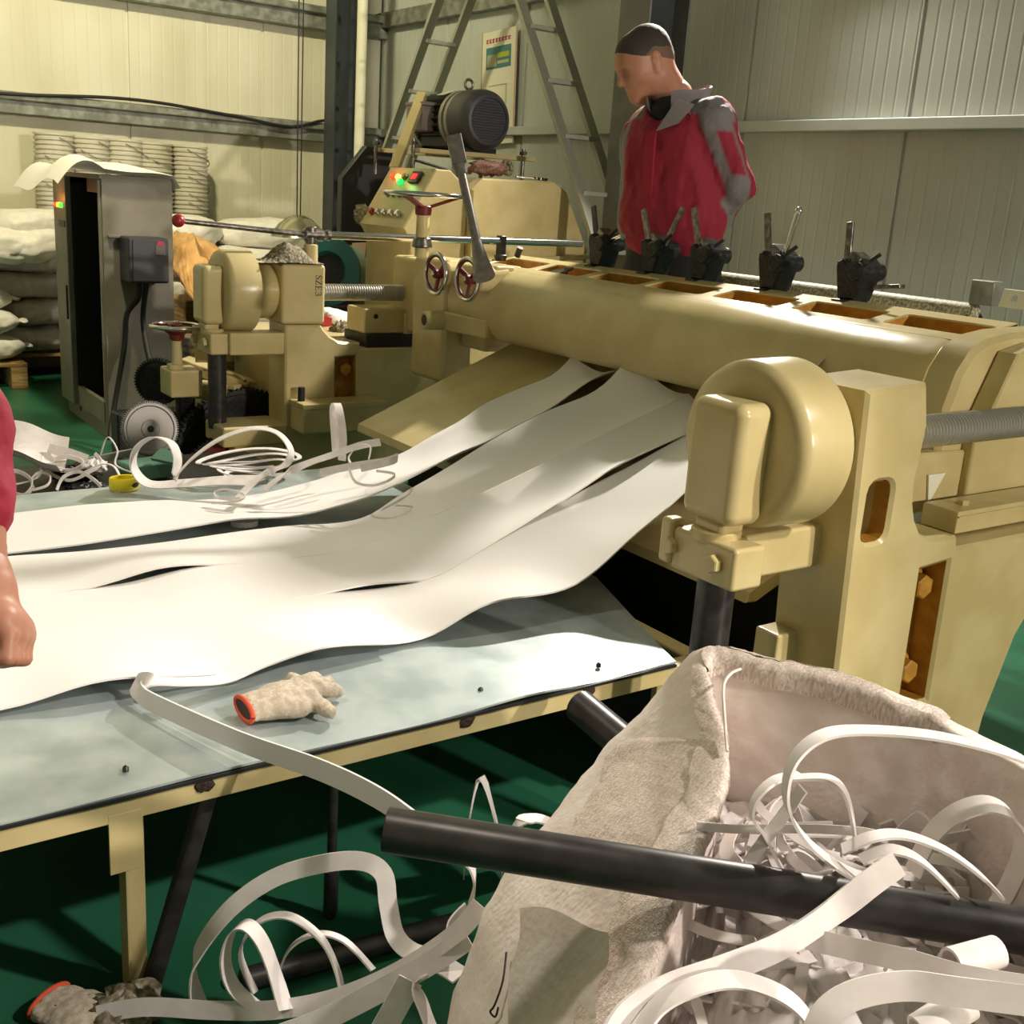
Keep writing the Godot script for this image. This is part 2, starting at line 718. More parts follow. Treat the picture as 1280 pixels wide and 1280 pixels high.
func make_materials() -> void:
	M.cream = mottled(mat("cream_paint", rgb(200, 184, 136), 0.25), 0.012, 3, rgb(240, 237, 228), Vector3(1.3, 1.3, 1.3))
	M.cream.metallic_specular = 0.4
	M.cream = bumped(M.cream, 0.02, 11, 1.6, 0.22)
	M.orange = mottled(mat("orange_primer", rgb(186, 138, 50), 0.5), 0.03, 4, rgb(228, 216, 200), Vector3(3, 3, 3))
	M.sheet = mat("white_sheet", rgb(236, 232, 230), 0.62)
	M.scrap = mottled(mat("white_scrap", rgb(234, 228, 226), 0.6), 0.02, 5, rgb(240, 236, 234), Vector3(4, 4, 4))
	M.zinc = mottled(mat("zinc_sheet", rgb(186, 196, 196), 0.40, 0.35), 0.02, 6, rgb(220, 226, 226), Vector3(1.2, 1.2, 1.2))
	M.steel = mottled(mat("steel", rgb(150, 146, 142), 0.32, 0.9), 0.03, 7, rgb(170, 165, 160), Vector3(4, 4, 4))
	M.chrome = mat("chrome", rgb(205, 205, 205), 0.14, 1.0)
	M.black_steel = mottled(mat("black_steel", rgb(72, 70, 70), 0.36, 0.55), 0.02, 8, rgb(206, 200, 196), Vector3(4, 4, 4))
	M.black = mat("black_iron", rgb(34, 34, 35), 0.5, 0.2)
	M.cast_black = bumped(mottled(mat("oily_cast_iron", rgb(44, 44, 46), 0.45, 0.3), 0.04, 9, rgb(140, 138, 134), Vector3(6, 6, 6)), 0.08, 12, 3.0, 0.6)
	M.red = mat("red_enamel", rgb(150, 30, 34), 0.35)
	M.dark_red = mat("dark_red_paint", rgb(104, 28, 26), 0.5)
	M.floor = mottled(mat("green_floor", rgb(44, 106, 78), 0.38), 0.006, 10, rgb(176, 196, 186), Vector3(0.8, 0.8, 0.8))
	M.wall_grey = mottled(mat("grey_cladding", rgb(196, 203, 198), 0.5), 0.006, 13, rgb(232, 230, 224), Vector3(0.6, 0.2, 0.6))
	M.wall_cream = mottled(mat("ivory_cladding", rgb(222, 220, 200), 0.5), 0.006, 14, rgb(236, 234, 226), Vector3(0.6, 0.2, 0.6))
	M.girt = mottled(mat("galvanised_girt", rgb(150, 154, 146), 0.5, 0.3), 0.02, 15, rgb(200, 198, 190), Vector3(2, 2, 2))
	M.dark_column = mottled(mat("dark_grey_steel", rgb(58, 64, 68), 0.5), 0.01, 16, rgb(200, 204, 204), Vector3(1, 1, 1))
	M.grey_column = mottled(mat("grey_steel", rgb(108, 110, 108), 0.5), 0.01, 17, rgb(206, 206, 200), Vector3(1, 1, 1))
	M.pipe_white = mat("white_downpipe", rgb(214, 212, 190), 0.4)
	M.cable = mat("black_cable", rgb(24, 24, 25), 0.55)
	M.sack = bumped(mottled(mat("white_sack", rgb(240, 238, 234), 0.55), 0.02, 18, rgb(240, 238, 234), Vector3(3, 3, 3)), 0.03, 19, 2.0, 0.3)
	M.wood = mottled(mat("pallet_wood", rgb(176, 146, 100), 0.8), 0.02, 20, rgb(190, 178, 160), Vector3(1, 8, 1))
	M.kraft = bumped(mottled(mat("kraft_paper", rgb(226, 182, 124), 0.75), 0.015, 21, rgb(220, 206, 190), Vector3(3, 3, 3)), 0.03, 22, 5.0, 0.5)
	M.bucket = mat("white_bucket", rgb(206, 202, 186), 0.45)
	M.cabinet = mottled(mat("grey_cabinet", rgb(132, 127, 116), 0.5), 0.01, 23, rgb(226, 224, 220), Vector3(1, 1, 1))
	M.charcoal = mat("charcoal_plastic", rgb(52, 52, 60), 0.45)
	M.woven = bumped(mottled(mat("woven_bag", rgb(240, 230, 224), 0.6), 0.02, 24, rgb(236, 230, 226), Vector3(3, 3, 3)), 0.12, 25, 3.0, 0.3, 0, Vector3(9, 9, 9))
	M.crepe = bumped(mottled(mat("crinkled_tape", rgb(240, 228, 220), 0.4), 0.04, 26, rgb(206, 194, 186), Vector3(22, 5, 22)), 0.09, 27, 7.0, 0.8)
	M.glove = bumped(mottled(mat("cotton_glove", rgb(210, 198, 182), 0.9), 0.03, 28, rgb(228, 220, 208), Vector3(9, 9, 9)), 0.16, 29, 5.0, 0.6, 0)
	M.cuff_orange = mat("orange_cuff", rgb(214, 84, 52), 0.85)
	M.cuff_dark = mat("dark_cuff_lining", rgb(62, 52, 46), 0.9)
	M.rust = mottled(mat("rusty_weld", rgb(74, 58, 44), 0.8), 0.05, 30, rgb(120, 110, 100), Vector3(9, 9, 9))
	M.rag = bumped(mottled(mat("dirty_rag", rgb(168, 160, 138), 0.9), 0.04, 31, rgb(130, 122, 104), Vector3(6, 6, 6)), 0.05, 32, 6.0, 0.8)
	M.yellow = mat("yellow_plastic", rgb(232, 212, 36), 0.35)
	M.skin = mat("skin", rgb(172, 120, 96), 0.5)
	M.skin.subsurf_scatter_enabled = true
	M.skin.subsurf_scatter_strength = 0.1
	M.hair = mat("black_hair", rgb(52, 44, 40), 0.75)
	M.screw = mat("bright_screw_steel", rgb(176, 172, 166), 0.36, 0.6)
	M.wheel_red = mat("dark_wheel_red", rgb(100, 24, 24), 0.4)
	M.cloth = bumped(mat("jacket_cloth", Color.WHITE, 0.8), 0.012, 34, 5.0, 0.45)
	M.cloth.vertex_color_use_as_albedo = true
	M.trousers = mat("black_trousers", rgb(28, 28, 32), 0.85)
	M.jade = mat("teal_plastic", rgb(30, 86, 84), 0.4)
	M.jade_light = mat("pale_green_film", rgb(150, 178, 150), 0.35)
	M.white_card = mat("white_card", rgb(222, 220, 200), 0.6)
	M.brown_card = mat("brown_card", rgb(186, 160, 136), 0.8)
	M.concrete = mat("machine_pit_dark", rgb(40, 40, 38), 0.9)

# ---------------------------------------------------------------- the scene
func _ready() -> void:
	var cam = Camera3D.new()
	cam.name = "camera"
	add_child(cam)
	cam.fov = 49.446
	cam.near = 0.05
	cam.far = 60.0
	cam.transform = Transform3D(Basis(Vector3(0.823, 0.065, 0.564), Vector3(0.101, 0.96, -0.259), Vector3(-0.559, 0.271, 0.784)).orthonormalized(), Vector3(0, 1.25, 0))
	cam.current = true
	var env = Environment.new()
	env.background_mode = Environment.BG_COLOR
	env.background_color = Color(0.02, 0.02, 0.02)
	env.tonemap_mode = Environment.TONE_MAPPER_LINEAR
	env.tonemap_exposure = 1.0
	env.sdfgi_enabled = true
	env.ssao_enabled = true
	env.ssil_enabled = true
	var we = WorldEnvironment.new()
	we.name = "world_environment"
	we.environment = env
	add_child(we)

	make_materials()
	# high bay lamps, all above the frame: where, energy, colour
	lamp(Vector3(3.86, 2.80, -3.9), Vector3(-0.80, -0.55, 0.50), 62.0, 17.5, Color(1.0, 0.97, 0.92), "flood lamp on the grey wall, above the man behind the beam", 0.06)
	lamp(Vector3(3.55, 2.7, 6.0), Vector3(-0.32, -0.28, -1.0), 60.0, 40.0, Color(1.0, 0.95, 0.88), "flood lamp far behind the camera, facing the machine", 0.14)
	lamp(Vector3(0.9, 4.1, -4.2), Vector3(0.05, -0.42, -1.0), 62.0, 16.5, Color(1.0, 0.95, 0.78), "flood lamp over the stacked white sacks, facing the ivory wall", 0.14)
	lamp(Vector3(2.5, 3.1, 1.0), Vector3(-1.45, -2.6, -1.75), 17.0, 12.0, Color(1.0, 0.96, 0.92), "hanging lamp over the scrap bag", 0.08)
	lamp(Vector3(-0.6, 3.9, -2.4), Vector3(0.0, -1.0, 0.0), 40.0, 5.5, Color(1.0, 0.95, 0.88), "hanging lamp over the free end of the delivery table", 0.12)

	room()
	machine()
	sheets()
	background()
	console()
	people()
	foreground()

# a shaded lamp: its cone opens along dir
func lamp(at: Vector3, dir: Vector3, half_angle: float, energy: float, col: Color, label: String, soft: float) -> void:
	var o = thing("flood_lamp", label, "lamp", at)
	dir = dir.normalized()
	var xf = MB.frame(at, -dir)
	var m = MB.new()
	m.lathe([Vector2(0.05, 0.34), Vector2(0.09, 0.32), Vector2(0.10, 0.16), Vector2(0.24, 0.0), Vector2(0.235, 0.0), Vector2(0.09, 0.15), Vector2(0.0, 0.15)], xf, 28)
	obj("shade", m, M.girt, o)
	m = MB.new()
	m.cyl(xf * Vector3(0, 0.30, 0), Vector3(at.x, 5.0, at.z), 0.008, -1, 8)
	obj("suspension_rod", m, M.girt, o)
	m = MB.new()
	m.lathe([Vector2(0, 0.03), Vector2(0.06, 0.035), Vector2(0.085, 0.07), Vector2(0.07, 0.12), Vector2(0.03, 0.149), Vector2(0, 0.149)], xf, 20)
	obj("bulb", m, glow("lamp_glow", col, 6.0), o)
	var l = SpotLight3D.new()
	l.name = "light"
	o.add_child(l)
	l.position = dir * 0.02
	l.basis = Basis.looking_at(dir, Vector3.UP if absf(dir.y) < 0.95 else Vector3.RIGHT)
	l.light_color = col
	l.light_energy = energy
	l.light_size = soft
	l.spot_range = 40.0
	l.spot_angle = half_angle
	l.spot_angle_attenuation = 0.6
	l.spot_attenuation = 2.0
	l.shadow_enabled = true

# ---------------------------------------------------------------- room
const WX := 4.03
const WZ := -7.66

func panel_mesh(w: float, h: float, ribs: int, deep: float) -> ArrayMesh:
	# ribbed cladding sheet, its face looking along +z, from (0, 0) to (w, h)
	var pr = [Vector2(0, -0.012), Vector2(0.006, -0.012), Vector2(0.010, 0.0)]
	var p = (w - 0.02) / ribs
	for k in ribs:
		var x = 0.01 + p * k
		pr.append_array([Vector2(x + p * 0.78, 0.0), Vector2(x + p * 0.83, -deep), Vector2(x + p * 0.95, -deep), Vector2(x + p, 0.0)])
	pr.append_array([Vector2(w - 0.006, -0.012), Vector2(w, -0.012)])
	var m = MB.new()
	for i in pr.size() - 1:
		var a: Vector2 = pr[i]
		var b: Vector2 = pr[i + 1]
		m.flat_quad(Vector3(a.x, 0, a.y), Vector3(b.x, 0, b.y), Vector3(b.x, h, b.y), Vector3(a.x, h, a.y), Vector3(0, 0, 1))
	return m.mesh(Vector3.ZERO)

func clad(wall: Node3D, from: Vector3, along: Vector3, face: Vector3, count: int, w: float, y0: float, h: float, material: Material, ribs: int, deep: float) -> void:
	var pm = panel_mesh(w, h, ribs, deep)
	for k in count:
		var o = MeshInstance3D.new()
		o.name = "panel"
		wall.add_child(o, true)
		o.mesh = pm
		o.material_override = material
		o.transform = Transform3D(Basis(along, Vector3.UP, face), from + along * (w * k) + Vector3(0, y0, 0) - origin_of(wall))

func room() -> void:
	var x0 = -6.0
	var z1 = 7.5
	var m = MB.new()
	m.box(Vector3((x0 + WX) / 2, -0.1, (WZ + z1) / 2), Vector3(WX - x0 + 0.6, 0.2, z1 - WZ + 0.6))
	struct("floor", m, M.floor)
	m = MB.new()
	m.box(Vector3((x0 + WX) / 2, 5.1, (WZ + z1) / 2), Vector3(WX - x0 + 0.6, 0.2, z1 - WZ + 0.6))
	struct("ceiling", m, M.wall_grey)
	m = MB.new()
	m.box(Vector3((x0 + WX) / 2, 2.5, WZ - 0.12), Vector3(WX - x0 + 0.5, 5.0, 0.2))
	var wl = struct("wall_left", m, M.wall_cream, "ivory ribbed metal wall behind the stacked sacks and buckets")
	clad(wl, Vector3(WX - 0.9 * 11, 0, WZ), Vector3.RIGHT, Vector3(0, 0, 1), 11, 0.9, 0.0, 5.0, M.wall_cream, 12, 0.0008)
	m = MB.new()
	m.box(Vector3(WX + 0.12, 2.5, (WZ + z1) / 2), Vector3(0.2, 5.0, z1 - WZ + 0.5))
	var wr = struct("wall_right", m, M.wall_grey, "grey ribbed metal wall behind the machine")
	clad(wr, Vector3(WX, 0, WZ), Vector3(0, 0, 1), Vector3(-1, 0, 0), 16, 0.92, 0.0, 5.0, M.wall_grey, 14, 0.0011)
	m = MB.new()
	m.box(Vector3(x0 - 0.12, 2.5, (WZ + z1) / 2), Vector3(0.2, 5.0, z1 - WZ + 0.5))
	struct("wall_back", m, M.wall_cream)
	m = MB.new()
	m.box(Vector3((x0 + WX) / 2, 2.5, z1 + 0.12), Vector3(WX - x0 + 0.5, 5.0, 0.2))
	struct("wall_front", m, M.wall_cream)
	# girts: rails along the walls
	for e in [[1.60, 0.10], [2.34, 0.12]]:
		m = MB.new()
		m.box(Vector3((x0 + WX) / 2, e[0], WZ + 0.05), Vector3(WX - x0, e[1], 0.10), 0.006)
		m.box(Vector3((x0 + WX) / 2, e[0] + e[1] * 0.5, WZ + 0.075), Vector3(WX - x0, 0.05, 0.13), 0.012)
		struct("trim", m, M.girt, "grey steel rail along the ivory wall")
	for e in [[1.645, 0.05], [2.40, 0.10]]:
		m = MB.new()
		m.box(Vector3(WX - 0.03, e[0], (WZ + z1) / 2), Vector3(0.06, e[1], z1 - WZ), 0.005)
		struct("trim", m, M.wall_grey if e[0] < 2.0 else M.girt, "narrow rail along the grey wall")
	# building columns
	column(Vector3(3.525, 0, -7.244), 0.17, M.dark_column, M.dark_column, "column")
	column(Vector3(3.72, 0, -4.336), 0.24, M.grey_column, M.dark_column, "column_001")

# an H column: flanges across z, web along x
func column(at: Vector3, w: float, flange: Material, web: Material, called: String) -> void:
	var o = Node3D.new()
	o.name = called
	add_child(o)
	o.position = at
	o.set_meta("kind", "structure")
	for s in [-1, 1]:
		var m = MB.new()
		m.box(at + Vector3(s * w * 0.5, 2.5, 0), Vector3(0.012, 5.0, w * 0.9), 0.002)
		obj("flange", m, flange, o)
	var m = MB.new()
	m.box(at + Vector3(0, 2.5, 0), Vector3(w - 0.012, 5.0, 0.01))
	obj("web", m, web, o)

# ---------------------------------------------------------------- the machine
func xyframe(z: float) -> Transform3D:
	return Transform3D(Basis.IDENTITY, Vector3(0, 0, z))

# walls and floor of an opening, seen from +z: outline in xy, from z to z - depth
func lining(m: MB, outline: Array, z: float, depth: float, shut := true) -> void:
	var k = outline.size()
	var mid = Vector2.ZERO
	for p in outline:
		mid += p / float(k)
	for i in k:
		var a: Vector2 = outline[i]
		var b: Vector2 = outline[(i + 1) % k]
		a += (mid - a).normalized() * 0.0015
		b += (mid - b).normalized() * 0.0015
		var c = (a + b) * 0.5
		m.flat_quad(Vector3(a.x, a.y, z), Vector3(b.x, b.y, z), Vector3(b.x, b.y, z - depth), Vector3(a.x, a.y, z - depth), Vector3(mid.x - c.x, mid.y - c.y, 0))
	if shut:
		var o = PackedVector2Array(outline)
		var t = Geometry2D.triangulate_polygon(o)
		for q in range(0, t.size(), 3):
			m.flat_tri(Vector3(o[t[q]].x, o[t[q]].y, z - depth), Vector3(o[t[q + 1]].x, o[t[q + 1]].y, z - depth), Vector3(o[t[q + 2]].x, o[t[q + 2]].y, z - depth), Vector3(0, 0, 1))

func lead_screw(o: Node3D, a: Vector3, b: Vector3, r: float) -> void:
	var m = MB.new()
	var n = int((b - a).length() / 0.0105)
	var pr = [Vector2(0, 0)]
	for k in n:
		var h = k * 0.0105
		pr.append_array([Vector2(r - 0.0045, h), Vector2(r, h + 0.0028), Vector2(r, h + 0.0058), Vector2(r - 0.0045, h + 0.0086)])
	pr.append(Vector2(0, n * 0.0105))
	m.lathe(pr, MB.frame(a, b - a), 28, 10.0)
	obj("lead_screw", m, M.screw, o)

# dx shifts the foot of the column along x, z is its face
func tower(label: String, z: float, dx: float, far: bool) -> Node3D:
	var o = thing("machine_tower", label, "machine tower", Vector3(1.7 + dx, 0, z - 0.1), "machine towers")
	var e = 0.02 if far else 0.0
	# side frame: column, shoulder and bed in one casting
	var outline = [Vector2(1.655, 0), Vector2(1.645, 0.40), Vector2(1.628, 0.70), Vector2(1.611, 0.969), Vector2(1.778, 0.978), Vector2(1.800, 0.900), Vector2(1.796, 0.84), Vector2(1.792, 0.79), Vector2(1.797, 0.75), Vector2(1.812, 0.715), Vector2(1.838, 0.682), Vector2(1.87, 0.668), Vector2(1.96, 0.664), Vector2(1.965, 0.640), Vector2(2.95, 0.640), Vector2(2.95, 0.0), Vector2(2.70, 0.0)]
	if far:
		outline[1] = Vector2(1.645, 0.40)
		outline[2] = Vector2(1.645, 0.66)
		outline[3] = Vector2(1.645, 0.735)
		outline[4] = Vector2(1.79, 0.735)
		outline[5] = Vector2(1.795, 0.73)
		outline[6] = Vector2(1.80, 0.72)
		outline[7] = Vector2(1.81, 0.71)
		outline[8] = Vector2(1.82, 0.70)
		outline[9] = Vector2(1.83, 0.69)
		outline[10] = Vector2(1.85, 0.68)
	for k in 9:   # arch of the bed
		var a = PI * k / 8.0
		outline.append(Vector2(2.46 + 0.30 * cos(a), 0.0 + 0.57 * sin(a)))
	outline.append(Vector2(2.16, 0))
	for k in outline.size():
		outline[k] += Vector2(dx, 0)
	var slot = round_poly(0.070, 0.118, 0.022, 3, 1.692 + dx, 0.742)
	var win = [Vector2(1.855 + dx, 0.608), Vector2(1.945 + dx, 0.614), Vector2(1.953 + dx, 0.312), Vector2(1.862 + dx, 0.316)]
	var m = MB.new()
	m.extrude(outline, -0.165, xyframe(z), 0.007, [win] if far else [slot, win])
	obj("side_frame", m, M.cream, o)
	m = MB.new()
	lining(m, win, z - 0.006, 0.052)
	if not far:
		lining(m, slot, z - 0.006, 0.034, false)
	obj("recess", m, M.orange, o)
	for y in [0.556, 0.372]:
		m = MB.new()
		m.hexa(Vector3(1.912 + dx, y, z - 0.057), Vector3(1.912 + dx, y, z - 0.020), 0.026)
		m.cyl(Vector3(1.912 + dx, y, z - 0.057), Vector3(1.912 + dx, y, z - 0.050), 0.034)
		obj("bolt", m, M.orange, o)
	if not far:
		m = MB.new()
		lining(m, round_poly(0.0735, 0.1215, 0.023, 3, 1.692 + dx, 0.742), z - 0.040, 0.115)
		obj("slot_back", m, M.black, o)
		m = MB.new()
		m.box(Vector3(1.635 + dx, 0.24, z - 0.13), Vector3(0.10, 0.48, 0.06), 0.006)
		obj("foot", m, M.cream, o)
	# head of the far tower is a separate rounded block
	if far:
		m = MB.new()
		m.box(Vector3(1.715 + dx, 0.850, z - 0.085), Vector3(0.178, 0.225, 0.185), 0.014, Basis.IDENTITY, 2)
		obj("head_block", m, M.cream, o)
		m = MB.new()
		m.cyl(Vector3(1.775 + dx, 0.96, z - 0.07), Vector3(1.775 + dx, 1.035, z - 0.07), 0.027, -1, 18, 0.004)
		obj("neck", m, M.cream, o)
	# round housing with a cover in front of it
	var yc = 0.852 if far else 0.860
	var zc = z - 0.120
	m = MB.new()
	var r = 0.150
	var pr = [Vector2(0, 0), Vector2(r - 0.030, 0), Vector2(r - 0.016, 0.003), Vector2(r - 0.005, 0.010), Vector2(r, 0.022), Vector2(r + 0.002, 0.120), Vector2(r - 0.03, 0.126), Vector2(0, 0.126)]
	m.lathe(pr, MB.frame(Vector3(1.435 + dx * 0.8, yc, zc), Vector3.RIGHT), 56, 50.0)
	m.cyl(Vector3(1.55 + dx, yc, zc), Vector3(1.66 + dx, yc, zc), 0.105, -1, 32)
	obj("round_housing", m, M.cream, o)
	m = MB.new()
	m.box(Vector3(1.402 + dx * 0.8, 0.838, z - 0.113), Vector3(0.085, 0.215, 0.128), 0.022, Basis.IDENTITY, 3)
	m.box(Vector3(1.402 + dx * 0.8, 0.722, z - 0.113), Vector3(0.06, 0.03, 0.07), 0.012, Basis.IDENTITY, 2)
	obj("cover", m, M.cream, o)
	# clamp on the guide post
	m = MB.new()
	m.box(Vector3(1.400 + dx, 0.662, z - 0.108), Vector3(0.075, 0.078, 0.158), 0.008, Basis.IDENTITY, 2)
	m.box(Vector3(1.54 + dx, 0.664, z - (0.06 if far else 0.12)), Vector3(0.22, 0.084, 0.10), 0.008)
	m.cyl(Vector3(1.402 + dx, 0.69, z - 0.118), Vector3(1.402 + dx, 0.713, z - 0.118), 0.045, -1, 24, 0.003)
	m.box(Vector3(1.372 + dx, 0.672, z - 0.198), Vector3(0.035, 0.085, 0.03), 0.008, Basis.IDENTITY, 2)
	obj("post_clamp", m, M.cream, o)
	for q in [z - 0.072, z - 0.185]:
		m = MB.new()
		m.hexa(Vector3(1.362 + dx, 0.665, q), Vector3(1.346 + dx, 0.665, q), 0.017)
		obj("clamp_bolt", m, M.cream, o)
	m = MB.new()
	m.cyl(Vector3(1.42 + dx, 0.0 if not far else 0.33, z - 0.12), Vector3(1.42 + dx, 0.66, z - 0.12), 0.035, -1, 24)
	obj("guide_post", m, M.black_steel, o)
	lead_screw(o, Vector3(1.76 + dx, 0.862 if not far else 0.852, z - 0.085), Vector3(2.75, 0.862 if not far else 0.852, z - 0.085), 0.033)
	return o

func machine() -> void:
	var near = tower("near cream machine tower with a round housing and bolted window, behind the scrap bag", -1.22, 0.0, false)
	var m = MB.new()
	# gib rail on the near bed
	m.box(Vector3(2.34, 0.668, -1.315), Vector3(0.62, 0.048, 0.085), 0.003)
	m.box(Vector3(2.34, 0.681, -1.271), Vector3(0.618, 0.003, 0.004))
	obj("guide_rail", m, M.cream, near)
	m = MB.new()
	m.hexa(Vector3(2.10, 0.690, -1.31), Vector3(2.10, 0.702, -1.31), 0.013)
	obj("rail_bolt", m, M.cream, near)
	var far = tower("far cream machine tower with a dirty rag on its head, beside the large gears", -3.97, 0.075, true)
	m = MB.new()
	m.box(Vector3(1.92, 0.392, -3.91), Vector3(0.36, 0.112, 0.12), 0.008, Basis.IDENTITY, 2)
	m.box(Vector3(1.92, 0.441, -3.905), Vector3(0.365, 0.022, 0.125), 0.004)
	obj("ledge_box", m, M.cream, far)
	m = MB.new()
	m.cyl(Vector3(1.765, 0.45, -3.92), Vector3(1.765, 0.505, -3.92), 0.014, -1, 12)
	obj("lubrication_cup", m, M.black, far)
	m = MB.new()
	m.box(Vector3(1.60, 0.315, -4.06), Vector3(0.26, 0.075, 0.20), 0.008)
	m.box(Vector3(1.62, 0.17, -4.06), Vector3(0.20, 0.34, 0.18), 0.01)
	m.box(Vector3(1.52, 0.12, -4.0), Vector3(0.20, 0.24, 0.24), 0.015)
	obj("post_foot", m, M.cream, far)
	# hand lettering on the head block, running downwards
	var tx = TextMesh.new()
	tx.text = "SZE3"
	var sf = SystemFont.new()
	sf.font_names = PackedStringArray(["Droid Serif"])
	tx.font = sf
	tx.font_size = 32
	tx.pixel_size = 0.0011
	tx.depth = 0.002
	var lt = MeshInstance3D.new()
	lt.name = "lettering"
	lt.mesh = tx
	lt.material_override = M.black
	far.add_child(lt)
	lt.transform = Transform3D(Basis(Vector3(0, -1, 0), Vector3(1, 0, 0), Vector3(0, 0, 1)), Vector3(1.848, 0.885, -3.9625) - origin_of(far))

	carriage()

	# sloping tray under the beam
	var o = thing("feed_tray", "cream sloping feed tray under the beam, below the white sheets", "tray", Vector3(1.8, 0.0, -2.4))
	m = MB.new()
	var prof = [Vector2(1.72, 0.452), Vector2(1.722, 0.478), Vector2(2.34, 0.742), Vector2(2.36, 0.715), Vector2(1.752, 0.450)]
	m.extrude(prof, 1.83, xyframe(-3.36), 0.004)
	obj("sloping_plate", m, M.cream, o)
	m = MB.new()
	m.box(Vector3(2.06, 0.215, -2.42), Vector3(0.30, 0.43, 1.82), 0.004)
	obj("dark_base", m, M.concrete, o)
	# the roll that the sheets are peeled from, deep under the beam
	m = MB.new()
	m.cyl(Vector3(2.53, 0.53, -3.30), Vector3(2.53, 0.53, -1.62), 0.19, -1, 48, 0.01)
	single("peeled_roll", m, M.scrap, "thick white roll in the shade under the cream beam", "roll")

# ---------------------------------------------------------------- carriage: the long beam
func carriage() -> void:
	var o = thing("machine_carriage", "long cream cast beam with seven open pockets, spanning between the two towers", "machine beam", Vector3(2.35, 0, -2.5))
	var z0 = -1.50
	var z1 = -3.56
	# body below the top plate
	var pr = [Vector2(2.300, 1.010), Vector2(2.262, 0.998), Vector2(2.225, 0.975), Vector2(2.197, 0.94), Vector2(2.183, 0.90), Vector2(2.182, 0.86), Vector2(2.192, 0.82), Vector2(2.212, 0.785), Vector2(2.240, 0.765), Vector2(2.28, 0.757), Vector2(2.42, 0.757), Vector2(2.495, 0.765), Vector2(2.495, 1.045)]
	var m = MB.new()
	var rows = []
	var zs = [z0, z0 - 0.006, z0 - 0.02, z0 - 0.05]
	for k in 22:
		zs.append(lerpf(z0 - 0.12, z1, k / 21.0))
	for z in zs:
		var row = []
		var pull: float = 0.05 * pow(clampf(1.0 - (z0 - z) / 0.05, 0.0, 1.0), 2.0)   # rounded near corner
		for i in pr.size() - 1:
			row.append(Vector3(lerpf(pr[i].x, 2.33, pull * 2.0), lerpf(pr[i].y, 0.88, pull), z))
		rows.append(row)
	var fine = []
	for row in rows:
		fine.append(spline(row, 4))
	m.grid(fine)
	m.flat_quad(Vector3(2.495, 0.765, z0), Vector3(2.495, 1.045, z0), Vector3(2.495, 1.045, z1), Vector3(2.495, 0.765, z1), Vector3.RIGHT)
	for z in [z0, z1]:
		var cap = PackedVector2Array()
		for p in fine[0 if z == z0 else fine.size() - 1]:
			cap.push_back(Vector2(p.x, p.y))
		cap.push_back(Vector2(2.495, 1.045))
		var t = Geometry2D.triangulate_polygon(cap)
		for q in range(0, t.size(), 3):
			m.flat_tri(Vector3(cap[t[q]].x, cap[t[q]].y, z), Vector3(cap[t[q + 1]].x, cap[t[q + 1]].y, z), Vector3(cap[t[q + 2]].x, cap[t[q + 2]].y, z), Vector3(0, 0, 1 if z == z0 else -1))
	obj("beam_body", m, M.cream, o)
	# top plate with pockets; local x runs along -z, local y up the slope
	var a = Vector3(2.285, 1.0065, z0)
	var slope = Vector3(2.495 - 2.285, 1.047 - 1.0065, 0).normalized()
	var xf = Transform3D(Basis(Vector3(0, 0, -1), slope, Vector3(0, 0, -1).cross(slope)), a)
	var holes = []
	var zl = [-1.515, -1.815, -2.115, -2.415, -2.70, -2.995, -3.285]
	for z in zl:
		holes.append(round_poly(0.248, 0.100, 0.012, 2, z0 - z + 0.125, 0.055 + 0.052))
	m = MB.new()
	m.extrude([Vector2(0, 0), Vector2(z0 - z1, 0), Vector2(z0 - z1, 0.214), Vector2(0, 0.214)], 0.02, xf, 0.003, holes)
	obj("top_plate", m, M.cream, o)
	for h in holes:
		m = MB.new()
		var k: int = h.size()
		var mid = Vector2.ZERO
		for p in h:
			mid += p / float(k)
		for i in k:
			var p: Vector2 = h[i] + (h[i] - mid).normalized() * -0.001
			var q: Vector2 = h[(i + 1) % k] + (h[(i + 1) % k] - mid).normalized() * -0.001
			var inward = mid - (p + q) * 0.5
			m.flat_quad(xf * Vector3(p.x, p.y, 0.004), xf * Vector3(q.x, q.y, 0.004), xf * Vector3(q.x, q.y, 0.16), xf * Vector3(p.x, p.y, 0.16), xf.basis * Vector3(inward.x, inward.y, 0))
		m.flat_quad(xf * Vector3(mid.x - 0.123, mid.y - 0.048, 0.16), xf * Vector3(mid.x + 0.123, mid.y - 0.048, 0.16), xf * Vector3(mid.x + 0.123, mid.y + 0.048, 0.16), xf * Vector3(mid.x - 0.123, mid.y + 0.048, 0.16), -xf.basis.z)
		obj("pocket", m, M.orange, o)
	# near end plate with its curved rim and brace
	m = MB.new()
	var ep = [Vector2(2.13, 0.70), Vector2(2.115, 0.80), Vector2(2.122, 0.88), Vector2(2.148, 0.955), Vector2(2.185, 1.002), Vector2(2.235, 1.025), Vector2(2.32, 1.037), Vector2(2.62, 1.047), Vector2(2.62, 0.70)]
	m.extrude(ep, 0.09, xyframe(-1.49), 0.012, [], 30.0)
	obj("end_plate", m, M.cream, o)
	m = MB.new()
	m.extrude([Vector2(2.19, 0.84), Vector2(2.27, 1.0), Vector2(2.36, 1.018), Vector2(2.40, 0.98), Vector2(2.36, 0.84)], 0.05, xyframe(-1.40), 0.004)
	obj("end_brace", m, M.cream, o)
	m = MB.new()
	m.box(Vector3(2.45, 0.75, -1.44), Vector3(0.50, 0.22, 0.14), 0.01)
	m.extrude([Vector2(1.985, 0.79), Vector2(2.35, 0.78), Vector2(2.35, 0.655), Vector2(2.02, 0.655), Vector2(2.0, 0.70)], 0.03, xyframe(-1.42), 0.004)
